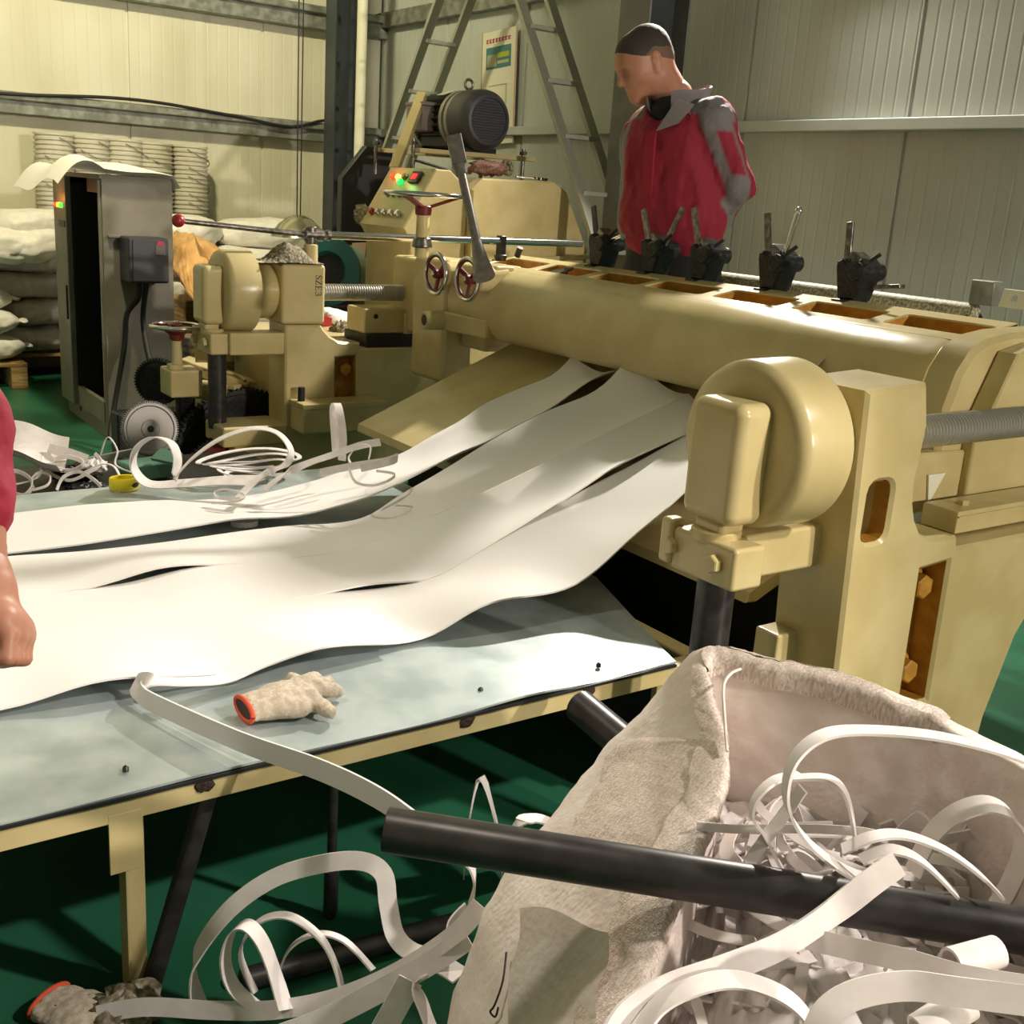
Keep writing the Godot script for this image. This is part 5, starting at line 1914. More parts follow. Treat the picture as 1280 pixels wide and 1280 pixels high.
# ---------------------------------------------------------------- console with motor
func console() -> void:
	var o = thing("control_console", "cream control console with lit buttons, below the black electric motor", "console", Vector3(3.0, 0, -4.9))
	var m = MB.new()
	m.extrude([Vector2(2.60, 0), Vector2(2.60, 1.03), Vector2(2.56, 1.09), Vector2(2.722, 1.36), Vector2(2.80, 1.36), Vector2(2.90, 1.28), Vector2(2.90, 0)], -0.44, xyframe(-4.6), 0.006)
	var body = obj("sloping_desk", m, M.cream, o)
	m = MB.new()
	m.extrude([Vector2(2.905, 0), Vector2(2.905, 1.28), Vector2(2.96, 1.335), Vector2(3.38, 1.345), Vector2(3.46, 1.30), Vector2(3.62, 1.02), Vector2(3.62, 0)], -0.60, xyframe(-4.57), 0.008)
	obj("motor_housing", m, M.cream, o)
	m = MB.new()
	m.extrude([Vector2(2.75, 0.93), Vector2(3.62, 0.985), Vector2(3.62, 1.005), Vector2(2.75, 0.95)], 0.03, xyframe(-4.565), 0.002)
	m.extrude([Vector2(2.95, 0.90), Vector2(3.62, 0.955), Vector2(3.62, 0.965), Vector2(2.95, 0.91)], 0.03, xyframe(-4.565), 0.002)
	obj("ledge", m, M.cream, o)
	# buttons on the slope; u from the near side, v up the slope
	var a = Vector3(2.56, 1.09, -4.6)
	var up = Vector3(2.722 - 2.56, 0.27, 0).normalized()
	var nn = Vector3(-up.y, up.x, 0)
	var face = func(u: float, v: float) -> Vector3:
		return a + Vector3(0, 0, -u) + up * v + nn * 0.001
	var lights = [[0.34, 0.262, rgb(255, 70, 30)], [0.29, 0.258, rgb(250, 190, 110)], [0.25, 0.235, rgb(40, 230, 110)], [0.23, 0.262, rgb(110, 90, 40)]]
	for l in lights:
		m = MB.new()
		var p: Vector3 = face.call(l[0], l[1])
		m.cyl(p, p + nn * 0.02, 0.017, 0.014, 14, 0.002)
		obj("signal_lamp", m, glow("signal_glow", l[2], 1.3 if l[0] > 0.24 else 0.1), body)
	for l in [[0.32, 0.27, rgb(255, 70, 40)], [0.24, 0.24, rgb(80, 255, 140)]]:
		var lt = OmniLight3D.new()
		lt.name = "light"
		o.add_child(lt, true)
		lt.position = face.call(l[0], l[1]) + nn * 0.06 - o.position
		lt.light_color = l[2]
		lt.light_energy = 0.004
		lt.light_size = 0.02
		lt.shadow_enabled = true
	m = MB.new()
	var p0: Vector3 = face.call(0.13, 0.262)
	var fb = Basis(Vector3(0, 0, -1), up, Vector3(0, 0, -1).cross(up))
	m.box(p0 + nn * 0.006, Vector3(0.085, 0.06, 0.014), 0.003, fb)
	var mt = obj("meter", m, M.black, body)
	m = MB.new()
	m.box(p0 + nn * 0.0145, Vector3(0.05, 0.03, 0.004), 0.0, fb)
	obj("red_digits", m, glow("digit_glow", rgb(220, 30, 50), 0.9), mt)
	for k in 4:
		m = MB.new()
		var p: Vector3 = face.call(0.30 - 0.055 * k, 0.165)
		m.cyl(p, p + nn * 0.018, 0.013, 0.011, 14, 0.002)
		obj("push_button", m, mat("green_button", rgb(80, 120, 96), 0.4), body)
	for k in 5:
		m = MB.new()
		var p: Vector3 = face.call(0.36 - 0.065 * k, 0.065)
		m.cyl(p, p + nn * 0.022, 0.017, 0.015, 14, 0.003)
		obj("selector_switch", m, M.chrome if k > 0 else M.red, body)
	# rag over the desk's corner
	m = MB.new()
	m.blob(face.call(0.46, 0.055) + Vector3(0, -0.01, 0), Vector3(0.04, 0.05, 0.04), Basis.IDENTITY, 0.5, 2.0, 4, 24)
	single("desk_rag", m, M.rag, "small grey rag hanging on the console's far corner", "rag")
	# lever-arm wheel in front of the console
	var h = Vector3(1.965, 1.252, -3.40)
	var c = Vector3(2.142, 1.246, -3.70)
	o = thing("crank_wheel", "chrome rimmed wheel with a red hub on a cream post, by the lit buttons", "handwheel", Vector3(c.x, 0.9, c.z))
	m = MB.new()
	m.torus(c, Vector3.UP, 0.146, 0.0095, 48, 10)
	obj("rim", m, M.chrome, o)
	m = MB.new()
	m.cyl(c + Vector3(0, -0.075, 0), c + Vector3(0, -0.040, 0), 0.030, 0.032, 16, 0.003)
	for k in 3:
		var ag = TAU * k / 3.0 + 2.6
		var d = Vector3(cos(ag), 0, sin(ag))
		m.bar(c + d * 0.020 + Vector3(0, -0.045, 0), c + d * 0.140, 0.028, 0.012, Vector3.UP, 0.003)
	obj("hub", m, M.wheel_red, o)
	m = MB.new()
	m.cyl(Vector3(c.x, 1.02, c.z), c + Vector3(0, -0.07, 0), 0.026, 0.024, 20)
	obj("post", m, M.cream, o)
	m = MB.new()
	m.cyl(Vector3(c.x, 1.054, c.z), Vector3(c.x, 1.092, c.z), 0.040, 0.034, 8, 0.004)
	obj("collar_nut", m, M.steel, o)
	# heavy spanner bar leaning over the beam
	var s0 = Vector3(1.845, 1.04, -2.822)
	var s1 = Vector3(1.887, 1.34, -3.049)
	var s2 = Vector3(1.892, 1.42, -3.098)
	var spanner_grey = mottled(mat("worn_grey_steel", rgb(128, 124, 118), 0.38, 0.45), 0.03, 91, rgb(214, 210, 206), Vector3(5, 5, 5))
	o = thing("spanner_bar", "heavy grey spanner bar with a square socket, leaning against the beam's handwheels", "spanner", s0)
	m = MB.new()
	m.cyl(s0, s1, 0.016, 0.013, 18)
	obj("shaft", m, spanner_grey, o)
	m = MB.new()
	m.bar(s1, s2, 0.046, 0.046, Vector3(0.8, 0, 0.6), 0.004)
	m.cyl(s1 - (s2 - s1) * 0.35, s1, 0.018, 0.022, 14)
	obj("socket", m, spanner_grey, o)
	m = MB.new()
	m.lathe([Vector2(0.0, -0.02), Vector2(0.034, -0.02), Vector2(0.022, 0.05), Vector2(0.016, 0.10), Vector2(0, 0.10)], MB.frame(s0, s1 - s0), 18)
	obj("tapered_foot", m, spanner_grey, o)

	motor()
	# tools and rags on the housing
	m = MB.new()
	for k in 4:
		m.cyl(Vector3(2.98 + 0.05 * k, 1.362 + 0.006 * k, -4.72), Vector3(3.02 + 0.05 * k, 1.378, -4.86), 0.012, -1, 10)
	var rg = single("copper_hose", m, mat("copper_hose_brown", rgb(150, 104, 86), 0.45, 0.4), "short brown hoses bundled on the console's top", "hose")
	m = MB.new()
	m.blob(Vector3(3.05, 1.385, -4.66), Vector3(0.11, 0.035, 0.06), Basis(Vector3.UP, 0.2), 0.5, 2.5, 9, 26)
	single("oily_rag", m, mottled(mat("oily_cloth", rgb(170, 130, 110), 0.6), 0.05, 71, rgb(120, 100, 90), Vector3(8, 8, 8)), "oily brownish rag bunched on the console's top", "rag")
	m = MB.new()
	m.torus(Vector3(3.155, 1.395, -4.66), Vector3(0.3, 0.2, 1), 0.030, 0.012, 24, 8)
	single("hose_ring", m, M.rag, "pale rolled hose ring standing on the console's top", "hose")
	for k in 3:
		m = MB.new()
		var q = Vector3(3.22 + 0.07 * k, 1.356, -4.68 - 0.02 * k)
		m.bar(q, q + Vector3(0.10, -0.002, 0.03 - 0.04 * k), 0.022, 0.008, Vector3.UP, 0.002)
		m.cyl(q + Vector3(0.10, -0.006, 0.03 - 0.04 * k), q + Vector3(0.10, 0.006, 0.03 - 0.04 * k), 0.017, -1, 10)
		single("spanner", m, M.steel, "small steel spanner on the console's top, %s from the rag" % ["first", "second", "third"][k], "spanner", "spanners on the console")
	m = MB.new()
	m.cyl(Vector3(2.66, 1.395, -4.7), Vector3(2.823, 1.361, -4.66), 0.007, -1, 10)
	single("pry_bar", m, M.black_steel, "thin dark bar lying over the lit console's rear edge", "bar")

func motor() -> void:
	var zc = -5.02
	var ax = Vector3(3.262, 1.628, zc)
	var o = thing("electric_motor", "black finned electric motor with a round fan cover, on a cream base above the console", "motor", Vector3(3.262, 1.46, zc - 0.3))
	var m = MB.new()
	m.lathe([Vector2(0.0, 0.004), Vector2(0.105, 0.004), Vector2(0.107, 0.012), Vector2(0.122, 0.010), Vector2(0.144, -0.02), Vector2(0.150, -0.05), Vector2(0.150, -0.16), Vector2(0.0, -0.16)], MB.frame(ax, Vector3(0, 0, 1)), 48)
	var cover = obj("fan_cover", m, mat("motor_grey", rgb(70, 70, 76), 0.42, 0.2), o)
	for k in 15:
		m = MB.new()
		var y = -0.09 + 0.18 * k / 14.0
		var w = sqrt(maxf(0.0, 0.1 * 0.1 - y * y)) * 2.0
		m.box(ax + Vector3(0, y, 0.006), Vector3(w, 0.0045, 0.006), 0.001)
		obj("grille_bar", m, mat("grille_grey", rgb(52, 52, 58), 0.4), cover)
	m = MB.new()
	var pts = []
	for k in 72:
		var a = TAU * k / 72.0
		var r = 0.142 if k % 3 == 0 else 0.122
		pts.append(Vector2(cos(a) * r, sin(a) * r))
	m.extrude(pts, 0.36, Transform3D(Basis.IDENTITY, ax + Vector3(0, 0, -0.53)), 0.0, [], 5.0)
	obj("finned_body", m, M.black, o)
	m = MB.new()
	for z in [-0.18, -0.23]:
		m.lathe([Vector2(0.10, -0.015), Vector2(0.150, -0.015), Vector2(0.150, 0.015), Vector2(0.10, 0.015)], MB.frame(ax + Vector3(0, 0, z), Vector3(0, 0, 1)), 40)
	obj("flange_ring", m, mat("motor_light_grey", rgb(150, 148, 136), 0.4, 0.3), o)
	m = MB.new()
	m.lathe([Vector2(0.0, -0.06), Vector2(0.09, -0.06), Vector2(0.138, -0.02), Vector2(0.142, 0.03), Vector2(0.12, 0.03)], MB.frame(ax + Vector3(0, 0, -0.56), Vector3(0, 0, 1)), 40)
	obj("end_shield", m, mat("motor_light_grey", rgb(150, 148, 136), 0.4, 0.3), o)
	m = MB.new()
	m.box(ax + Vector3(-0.155, 0.0, -0.42), Vector3(0.08, 0.13, 0.17), 0.008, Basis.IDENTITY, 2)
	m.box(ax + Vector3(-0.155, 0.072, -0.42), Vector3(0.085, 0.018, 0.19), 0.004)
	obj("terminal_box", m, mat("motor_box_grey", rgb(110, 100, 96), 0.5), o)
	m = MB.new()
	m.box(ax + Vector3(-0.05, 0.137, -0.34), Vector3(0.08, 0.004, 0.07), 0.001, Basis(Vector3(0, 0, 1), 0.35))
	obj("rating_plate", m, M.white_card, o)
	m = MB.new()
	m.torus(ax + Vector3(0, 0.178, -0.20), Vector3(0, 0, 1), 0.024, 0.007, 24, 8)
	m.cyl(ax + Vector3(0, 0.140, -0.20), ax + Vector3(0, 0.158, -0.20), 0.009, -1, 10)
	obj("lifting_eye", m, M.steel, o)
	m = MB.new()
	for z in [-0.12, -0.48]:
		m.box(ax + Vector3(0, -0.148, z), Vector3(0.24, 0.03, 0.07), 0.006)
	m.box(ax + Vector3(0, -0.11, -0.32), Vector3(0.20, 0.06, 0.36), 0.01)
	obj("feet", m, M.black, o)
	m = MB.new()
	m.bar(Vector3(2.87, 1.452, -5.05), Vector3(3.535, 1.456, -5), 0.08, 0.022, Vector3.UP, 0.003)
	m.bar(Vector3(2.87, 1.452, -5.05) + Vector3(0, 0, -0.42), Vector3(3.535, 1.456, -5) + Vector3(0, 0, -0.42), 0.08, 0.022, Vector3.UP, 0.003)
	var bp = obj("base_rail", m, M.cream, o)
	for q in [[2.84, -5.03], [3.48, -5.0], [2.84, -5.42], [3.48, -5.4]]:
		m = MB.new()
		m.cyl(Vector3(q[0], 1.33, q[1]), Vector3(q[0], 1.505, q[1]), 0.010, -1, 10)
		m.hexa(Vector3(q[0], 1.475, q[1]), Vector3(q[0], 1.492, q[1]), 0.019)
		obj("stud", m, M.steel, o)
	# cream guard beside the motor, over the belt
	m = MB.new()
	m.bar(Vector3(3.117, 1.748, -5.45), Vector3(2.754, 1.35, -5.06), 0.05, 0.04, Vector3.UP, 0.004)
	obj("guard_strut", m, M.cream, o)
	m = MB.new()
	m.extrude([Vector2(2.72, 0.0), Vector2(2.72, 1.30), Vector2(2.86, 1.47), Vector2(3.02, 1.47), Vector2(3.02, 0.0)], 0.05, xyframe(-5.62), 0.004)
	obj("belt_guard", m, M.black, o)

# ---------------------------------------------------------------- people
func people() -> void:
	operator_behind()
	helper_at_edge()

func operator_behind() -> void:
	var f = Vector3(-0.97, 0, 0.25).normalized()     # where his chest looks
	var l = Vector3(0.25, 0, 0.97).normalized()      # to his left hand
	var up = Vector3.UP
	var o = thing("person", "man in a red and grey jacket behind the beam, head bowed, hands behind him", "person", Vector3(2.87, 0.22, -3.12))
	var hip = Vector3(2.87, 1.02, -3.12)
	var neck = Vector3(2.839, 1.644, -3.149)
	var head = Vector3(2.749, 1.739, -3.232)
	var hf = (Vector3(-0.94, 0, -0.28).normalized() * 0.88 + Vector3(0, -0.47, 0)).normalized()  # where his face looks
	var hl = hf.cross(up).normalized() * -1.0
	if hl.dot(l) < 0.0:
		hl = -hl
	var hu = hl.cross(hf).normalized()
	if hu.y < 0.0:
		hu = -hu
	# body: head, neck, chest, legs and hands in one skin
	var m = MB.new()
	var h = Field.new(head + Vector3(-0.17, -0.22, -0.17), head + Vector3(0.21, 0.16, 0.17), 0.0048)
	var at = func(x: float, y: float, z: float) -> Vector3:   # x to his left, y up, z forward, in head axes
		return head + hl * x + hu * y + hf * z
	h.bone(at.call(0, 0.035, -0.022), at.call(0, 0.030, 0.022), 0.084, 0.080, 0.02, hl, 0.93)        # skull
	h.bone(at.call(0, -0.02, 0.035), at.call(0, -0.065, 0.045), 0.062, 0.044, 0.05)                   # face
	h.bone(at.call(-0.035, -0.060, 0.015), at.call(0.0, -0.088, 0.062), 0.030, 0.022, 0.035)         # jaw
	h.bone(at.call(0.035, -0.060, 0.015), at.call(0.0, -0.088, 0.062), 0.030, 0.022, 0.035)
	h.bone(at.call(-0.030, 0.022, 0.078), at.call(0.030, 0.022, 0.078), 0.013, 0.013, 0.022)         # brow
	h.bone(at.call(0, 0.012, 0.090), at.call(0, -0.024, 0.112), 0.008, 0.0125, 0.014)                # nose
	h.bone(at.call(-0.012, -0.028, 0.098), at.call(0.012, -0.028, 0.098), 0.009, 0.009, 0.010)
	h.bone(at.call(-0.045, -0.020, 0.058), at.call(-0.03, -0.026, 0.070), 0.018, 0.016, 0.03)        # cheeks
	h.bone(at.call(0.045, -0.020, 0.058), at.call(0.03, -0.026, 0.070), 0.018, 0.016, 0.03)
	h.carve(at.call(-0.033, 0.004, 0.102), 0.017, 0.012)
	h.carve(at.call(0.033, 0.004, 0.102), 0.017, 0.012)
	h.bone(at.call(-0.032, 0.003, 0.077), at.call(-0.030, 0.003, 0.077), 0.0135, 0.0135, 0.004)      # eyelids
	h.bone(at.call(0.032, 0.003, 0.077), at.call(0.030, 0.003, 0.077), 0.0135, 0.0135, 0.004)
	h.bone(at.call(-0.018, -0.050, 0.088), at.call(0.018, -0.050, 0.088), 0.0065, 0.0065, 0.006)     # lips
	h.bone(at.call(-0.015, -0.061, 0.087), at.call(0.015, -0.061, 0.087), 0.007, 0.007, 0.006)
	for s in [-1.0, 1.0]:                                                                             # ears
		h.bone(at.call(s * 0.080, 0.018, -0.012), at.call(s * 0.076, -0.026, -0.004), 0.016, 0.009, 0.008, hl, 0.5)
		h.carve(at.call(s * 0.092, 0.004, -0.004), 0.010, 0.006)
	h.bone(at.call(0, -0.02, -0.035), neck + Vector3(0, -0.03, 0), 0.060, 0.064, 0.04)                # neck
	var skin_cut = neck.y - 0.035
	h.into(m)
	var body = Field.new(Vector3(2.45, 0.18, -3.60), Vector3(3.35, 1.70, -2.70), 0.018)
	body.bone(neck, neck + Vector3(0, -0.12, 0) + f * -0.01, 0.055, 0.075, 0.05)
	for s in [-1.0, 1.0]:
		body.bone(neck + Vector3(0, -0.12, 0) + l * s * 0.10, hip + Vector3(0, 0.10, 0) + l * s * 0.07, 0.085, 0.085, 0.08)
		body.bone(hip + l * s * 0.085, Vector3(hip.x, 0.66, hip.z) + l * s * 0.10 + f * 0.02, 0.085, 0.060, 0.05)
		body.bone(Vector3(hip.x, 0.66, hip.z) + l * s * 0.10 + f * 0.02, Vector3(hip.x, 0.29, hip.z) + l * s * 0.11, 0.056, 0.042, 0.03)
	body.into(m)
	# hands clasped behind his back: palm, four fingers and a thumb each
	var back = hip + Vector3(0, 0.07, 0) - f * 0.205 - l * 0.11
	for s in [-1.0, 1.0]:
		var hand = Field.new(back + Vector3(-0.16, -0.14, -0.16), back + Vector3(0.16, 0.14, 0.16), 0.006)
		var w: Vector3 = back + l * s * 0.07 + up * (0.02 * s) - f * (0.01 + 0.02 * s)
		var dir: Vector3 = (-l * s + up * -0.35).normalized()
		var side = f.cross(dir).normalized()
		hand.bone(w - dir * 0.06, w, 0.026, 0.024, 0.02)
		hand.bone(w, w + dir * 0.055, 0.028, 0.034, 0.02, f, 0.5)
		for k in 4:
			var q: Vector3 = w + dir * 0.07 + side * (-0.026 + 0.0175 * k)
			var len: float = [0.050, 0.060, 0.056, 0.044][k]
			hand.bone(q, q + dir * len * 0.5 - f * 0.004, 0.0088, 0.0082, 0.004)
			hand.bone(q + dir * len * 0.5 - f * 0.004, q + dir * len * 0.75 + f * 0.018, 0.0082, 0.0072, 0.004)
		hand.bone(w + dir * 0.01 + side * -0.028, w + dir * 0.05 + side * -0.052, 0.011, 0.0095, 0.006)
		hand.bone(w + dir * 0.05 + side * -0.052, w + dir * 0.075 + side * -0.048, 0.0095, 0.008, 0.004)
		hand.into(m)
	obj("body", m, M.skin, o)
	# short black hair: a shell over the skull
	m = MB.new()
	var hr = Field.new(head + Vector3(-0.15, -0.12, -0.15), head + Vector3(0.15, 0.16, 0.15), 0.0048)
	hr.bone(at.call(0, 0.042, -0.026), at.call(0, 0.039, 0.016), 0.0852, 0.0805, 0.02, hl, 0.955)
	hr.bone(at.call(0, -0.01, -0.050), at.call(0, -0.03, -0.052), 0.058, 0.048, 0.03)
	hr.carve(at.call(0, -0.078, 0.088), 0.117, 0.012)
	for s in [-1.0, 1.0]:
		hr.carve(at.call(s * 0.085, -0.008, 0.006), 0.034, 0.01)
	hr.rough(0.0008, 90.0, 3)
	hr.into(m)
	obj("hair", m, M.hair, o)
	m = MB.new()
	var fd = Field.new(head + Vector3(-0.15, -0.14, -0.15), head + Vector3(0.15, 0.16, 0.15), 0.0048)
	fd.bone(at.call(0, 0.037, -0.024), at.call(0, 0.032, 0.018), 0.0864, 0.0812, 0.02, hl, 0.945)
	fd.bone(at.call(0, -0.015, -0.046), at.call(0, -0.048, -0.050), 0.0605, 0.052, 0.03)
	fd.carve(at.call(0, -0.096, 0.078), 0.120, 0.010)
	for s in [-1.0, 1.0]:
		fd.carve(at.call(s * 0.088, -0.016, 0.012), 0.031, 0.008)
	fd.into(m)
	obj("hair_fade", m, mat("cropped_hair", rgb(104, 76, 62), 0.7), o)
	m = MB.new()
	for s in [-1.0, 1.0]:
		m.tube(spline([at.call(s * 0.014, 0.022, 0.091), at.call(s * 0.032, 0.028, 0.088), at.call(s * 0.052, 0.020, 0.073)], 4), [0.003, 0.004, 0.005, 0.005, 0.0052, 0.005, 0.0045, 0.004, 0.002], 8)
		obj("eyebrow", m, M.hair, o)
		m = MB.new()
		m.ball(at.call(s * 0.0315, 0.0015, 0.0790), 0.0112, 14)
		obj("eye", m, mat("eye_dark", rgb(84, 66, 58), 0.4), o)
		m = MB.new()
	# jacket
	var red = Color(0.25, 0.009, 0.030)
	var grey = Color(0.17, 0.155, 0.165)
	var lsh = Vector3(2.859, 1.557, -2.966)
	var lel = Vector3(2.948, 1.346, -2.911)
	var lwr = back + l * 0.10 + f * 0.015 + up * 0.03
	var rsh = Vector3(2.868, 1.541, -3.313)
	var rel = Vector3(2.923, 1.332, -3.344)
	var rwr = back - l * 0.07 + f * 0.015
	var jk = Field.new(Vector3(2.48, 0.96, -3.62), Vector3(3.32, 1.74, -2.62), 0.009)
	var chest = neck + Vector3(0, -0.17, 0) + f * 0.01
	for s in [-1.0, 0.0, 1.0]:
		jk.bone(chest + l * s * 0.085 + up * (0.015 if s == 0.0 else 0.0), hip + Vector3(0, 0.20, 0) + l * s * 0.085 + f * 0.03, 0.112, 0.116, 0.09)
		jk.bone(hip + Vector3(0, 0.20, 0) + l * s * 0.085 + f * 0.03, hip + Vector3(0, 0.145, 0) + l * s * 0.080 + f * 0.02, 0.116, 0.100, 0.05)
	jk.bone(neck + Vector3(0, -0.075, 0) - f * 0.02, lsh, 0.062, 0.064, 0.06)
	jk.bone(neck + Vector3(0, -0.075, 0) - f * 0.02, rsh, 0.062, 0.060, 0.06)
	jk.bone(lsh, lel, 0.068, 0.058, 0.045)
	jk.bone(lel, lwr, 0.060, 0.042, 0.03)
	jk.bone(rsh, rel, 0.066, 0.056, 0.045)
	jk.bone(rel, rwr, 0.058, 0.042, 0.03)
	jk.carve(neck + Vector3(0, 0.02, 0) + f * 0.035, 0.075, 0.02)
	jk.carve(neck + Vector3(0, -0.06, 0) + f * 0.085, 0.045, 0.02)
	jk.rough(0.011, 9.0, 5, Vector3(1.0, 0.55, 1.0))
	jk.rough(0.005, 24.0, 8, Vector3(1.0, 0.5, 1.0))
	var cr = Vector3(0.823, 0.065, 0.564)
	var paint = func(p: Vector3, g: Vector3) -> Color:
		var ab = lel - lsh
		var t = clampf((p - lsh).dot(ab) / ab.length_squared(), -0.3, 1.0)
		var arm = smoothstep(0.100, 0.085, (p - lsh - ab * t).length()) * smoothstep(0.10, 0.13, (p - chest).dot(l))
		var ab2 = lwr - lel
		var t2 = clampf((p - lel).dot(ab2) / ab2.length_squared(), 0.0, 1.0)
		arm = maxf(arm, smoothstep(0.090, 0.075, (p - lel - ab2 * t2).length()) * smoothstep(0.09, 0.12, (p - chest).dot(l)))
		var q = (p - lsh - ab * t) if t < 1.0 else (p - lel - ab2 * t2)
		var side = q.normalized().dot(cr)
		var band = smoothstep(0.62, 0.50, side) * smoothstep(-0.75, -0.60, side)
		var patch = smoothstep(1.375, 1.385, p.y) * smoothstep(1.525, 1.515, p.y) * smoothstep(0.50, 0.40, side) * smoothstep(-0.30, -0.20, side)
		var gr = arm * band * (1.0 - patch)
		gr = maxf(gr, smoothstep(neck.y - 0.105, neck.y - 0.092, p.y - 0.25 * (p - neck).dot(f)) * smoothstep(0.045, 0.06, (p - neck).dot(l)) * smoothstep(0.80, 0.7, side))
		gr = maxf(gr, smoothstep(neck.y - 0.095, neck.y - 0.085, p.y) * smoothstep(-0.055, -0.07, (p - neck).dot(l)))
		gr = maxf(gr, smoothstep(-0.70, -0.82, g.dot(cr)) * smoothstep(0.10, 0.13, -(p - chest).dot(l)))
		return red.lerp(grey, gr)
	m = MB.new()
	jk.into(m, paint)
	obj("jacket", m, M.cloth, o, true)
	# collar, standing, open at the front
	m = MB.new()
	var rows = []
	for i in 7:
		var t = i / 6.0
		var row = []
		for j in 33:
			var a = lerpf(0.42, TAU - 0.42, j / 32.0)
			var r = 0.092 + 0.016 * t + 0.010 * absf(cos(a * 0.5)) * t
			var hgt = 0.088 * t + 0.010 * sin(a * 3.0) * t
			row.append(neck + Vector3(0, -0.055, 0) - f * 0.010 + f * (cos(a) * r * 1.12) + l * (sin(a) * r) + up * (hgt - 0.045 * maxf(cos(a), 0.0)))
		rows.append(row)
	var rows2 = []
	for i in 7:
		var row = []
		for j in 33:
			var p: Vector3 = rows[6 - i][j]
			var c = neck + Vector3(0, p.y - neck.y, 0)
			row.append(p + (c - p).normalized() * 0.008)
		rows2.append(row)
	m.grid(rows + rows2)
	obj("collar", m, mat("grey_cloth", rgb(122, 114, 118), 0.8), o)
	# lapel flap folded back on the left chest
	m = MB.new()
	var fl = [Vector3(2.69, 1.507, -3.075), Vector3(2.743, 1.62, -3.04), Vector3(2.785, 1.602, -2.994), Vector3(2.733, 1.536, -3.008)]
	m.grid([[fl[0], fl[0].lerp(fl[3], 0.5), fl[3]], [fl[0].lerp(fl[1], 0.5), (fl[1] + fl[3]) * 0.5, fl[3].lerp(fl[2], 0.5)], [fl[1], fl[1].lerp(fl[2], 0.5), fl[2]]], false, false, Vector3(-0.68, 0, 0.73))
	obj("lapel", m, mat("grey_cloth", rgb(122, 114, 118), 0.8), o)
	# black shirt in the neck opening
	m = MB.new()
	m.blob(neck + Vector3(0, -0.075, 0) + f * 0.022, Vector3(0.078, 0.075, 0.088), Basis(l, up, l.cross(up)), 0.05, 3.0, 4, 26)
	obj("shirt", m, M.trousers, o)
	# zip flap, pocket tag, badge, chest embroidery
	var cam = Vector3(-0.68, 0, 0.733)
	m = MB.new()
	var zp = []
	for k in 9:
		var t = k / 8.0
		zp.append(chest + f * (0.128 + 0.012 * sin(t * 5.0)) + l * (0.012 * sin(t * 4.0)) + up * lerpf(0.03, -0.36, t))
	m.ribbon(spline(zp, 3), [l], 0.040, 0.010)
	obj("zip_flap", m, mat("red_cloth", rgb(146, 20, 44), 0.8), o)
	m = MB.new()
	var pa = Vector3(2.82, 1.336, -2.982)
	var pb = Vector3(2.834, 1.276, -2.962)
	var pc = Vector3(2.854, 1.231, -2.944)
	m.tube([pa, pb, pc], [0.002, 0.006, 0.013], 8)
	obj("pocket_tab", m, mat("grey_cloth", rgb(122, 114, 118), 0.8), o)
	m = MB.new()
	var bd = Vector3(2.884, 1.197, -2.933)
	m.cyl(bd - cam * 0.012, bd + cam * 0.004, 0.017, 0.016, 20, 0.002)
	var bg = obj("badge", m, M.black, o)
	m = MB.new()
	m.torus(bd + cam * 0.0045, cam, 0.011, 0.0014, 20, 6)
	for s in [-1.0, 0.0, 1.0]:
		m.bar(bd + cam * 0.0045 + Vector3(0, -0.005, 0) + l * (s * 0.004), bd + cam * 0.0045 + Vector3(0, 0.005, 0) + l * (s * 0.004 + 0.002), 0.0016, 0.0016)
	obj("badge_print", m, mat("badge_grey", rgb(150, 146, 150), 0.6), bg)
	m = MB.new()
	var em = Vector3(2.765, 1.559, -3.006)
	for k in 6:
		m.bar(em + l * (0.009 * k - 0.025), em + l * (0.009 * k - 0.020) + up * 0.004, 0.003, 0.002)
	m.bar(em + l * -0.006 + up * 0.008, em + l * 0.004 + up * 0.022, 0.003, 0.002)
	m.bar(em + l * 0.014 + up * 0.008, em + l * 0.004 + up * 0.022, 0.003, 0.002)
	obj("embroidery", m, mat("gold_thread", rgb(176, 110, 90), 0.7), o)
	# trousers and shoes
	m = MB.new()
	var tr = Field.new(Vector3(2.55, 0.20, -3.50), Vector3(3.20, 1.16, -2.75), 0.014)
	for s in [-1.0, 1.0]:
		tr.bone(hip + Vector3(0, 0.09, 0) + l * s * 0.07, hip + l * s * 0.085, 0.105, 0.10, 0.05)
		tr.bone(hip + l * s * 0.085, Vector3(hip.x, 0.66, hip.z) + l * s * 0.10 + f * 0.02, 0.10, 0.078, 0.05)
		tr.bone(Vector3(hip.x, 0.66, hip.z) + l * s * 0.10 + f * 0.02, Vector3(hip.x, 0.30, hip.z) + l * s * 0.11, 0.076, 0.066, 0.03)
	tr.into(m)
	obj("trousers", m, M.trousers, o)
	for s in [-1.0, 1.0]:
		m = MB.new()
		var q = Vector3(hip.x, 0.262, hip.z) + l * s * 0.115 + f * 0.05
		m.blob(q, Vector3(0.048, 0.045, 0.135), Basis(l, up, f), 0.05, 2.0, 2, 22, 2.6)
		obj("shoe", m, M.black, o)
	# deck that he stands on
	m = MB.new()
	var d = thing("operator_platform", "low dark steel platform under the man behind the beam", "platform", Vector3(2.83, 0, -2.9))
	m.box(Vector3(2.83, 0.205, -2.9), Vector3(0.34, 0.03, 2.2), 0.004)
	obj("deck", m, M.dark_column, d)
	for q in [[2.70, -1.9], [2.96, -1.9], [2.70, -3.9], [2.96, -3.9]]:
		m = MB.new()
		m.box(Vector3(q[0], 0.095, q[1]), Vector3(0.06, 0.19, 0.06), 0.003)
		obj("leg", m, M.dark_column, d)
	# pipe rail and boxes along the wall behind the beam
	m = MB.new()
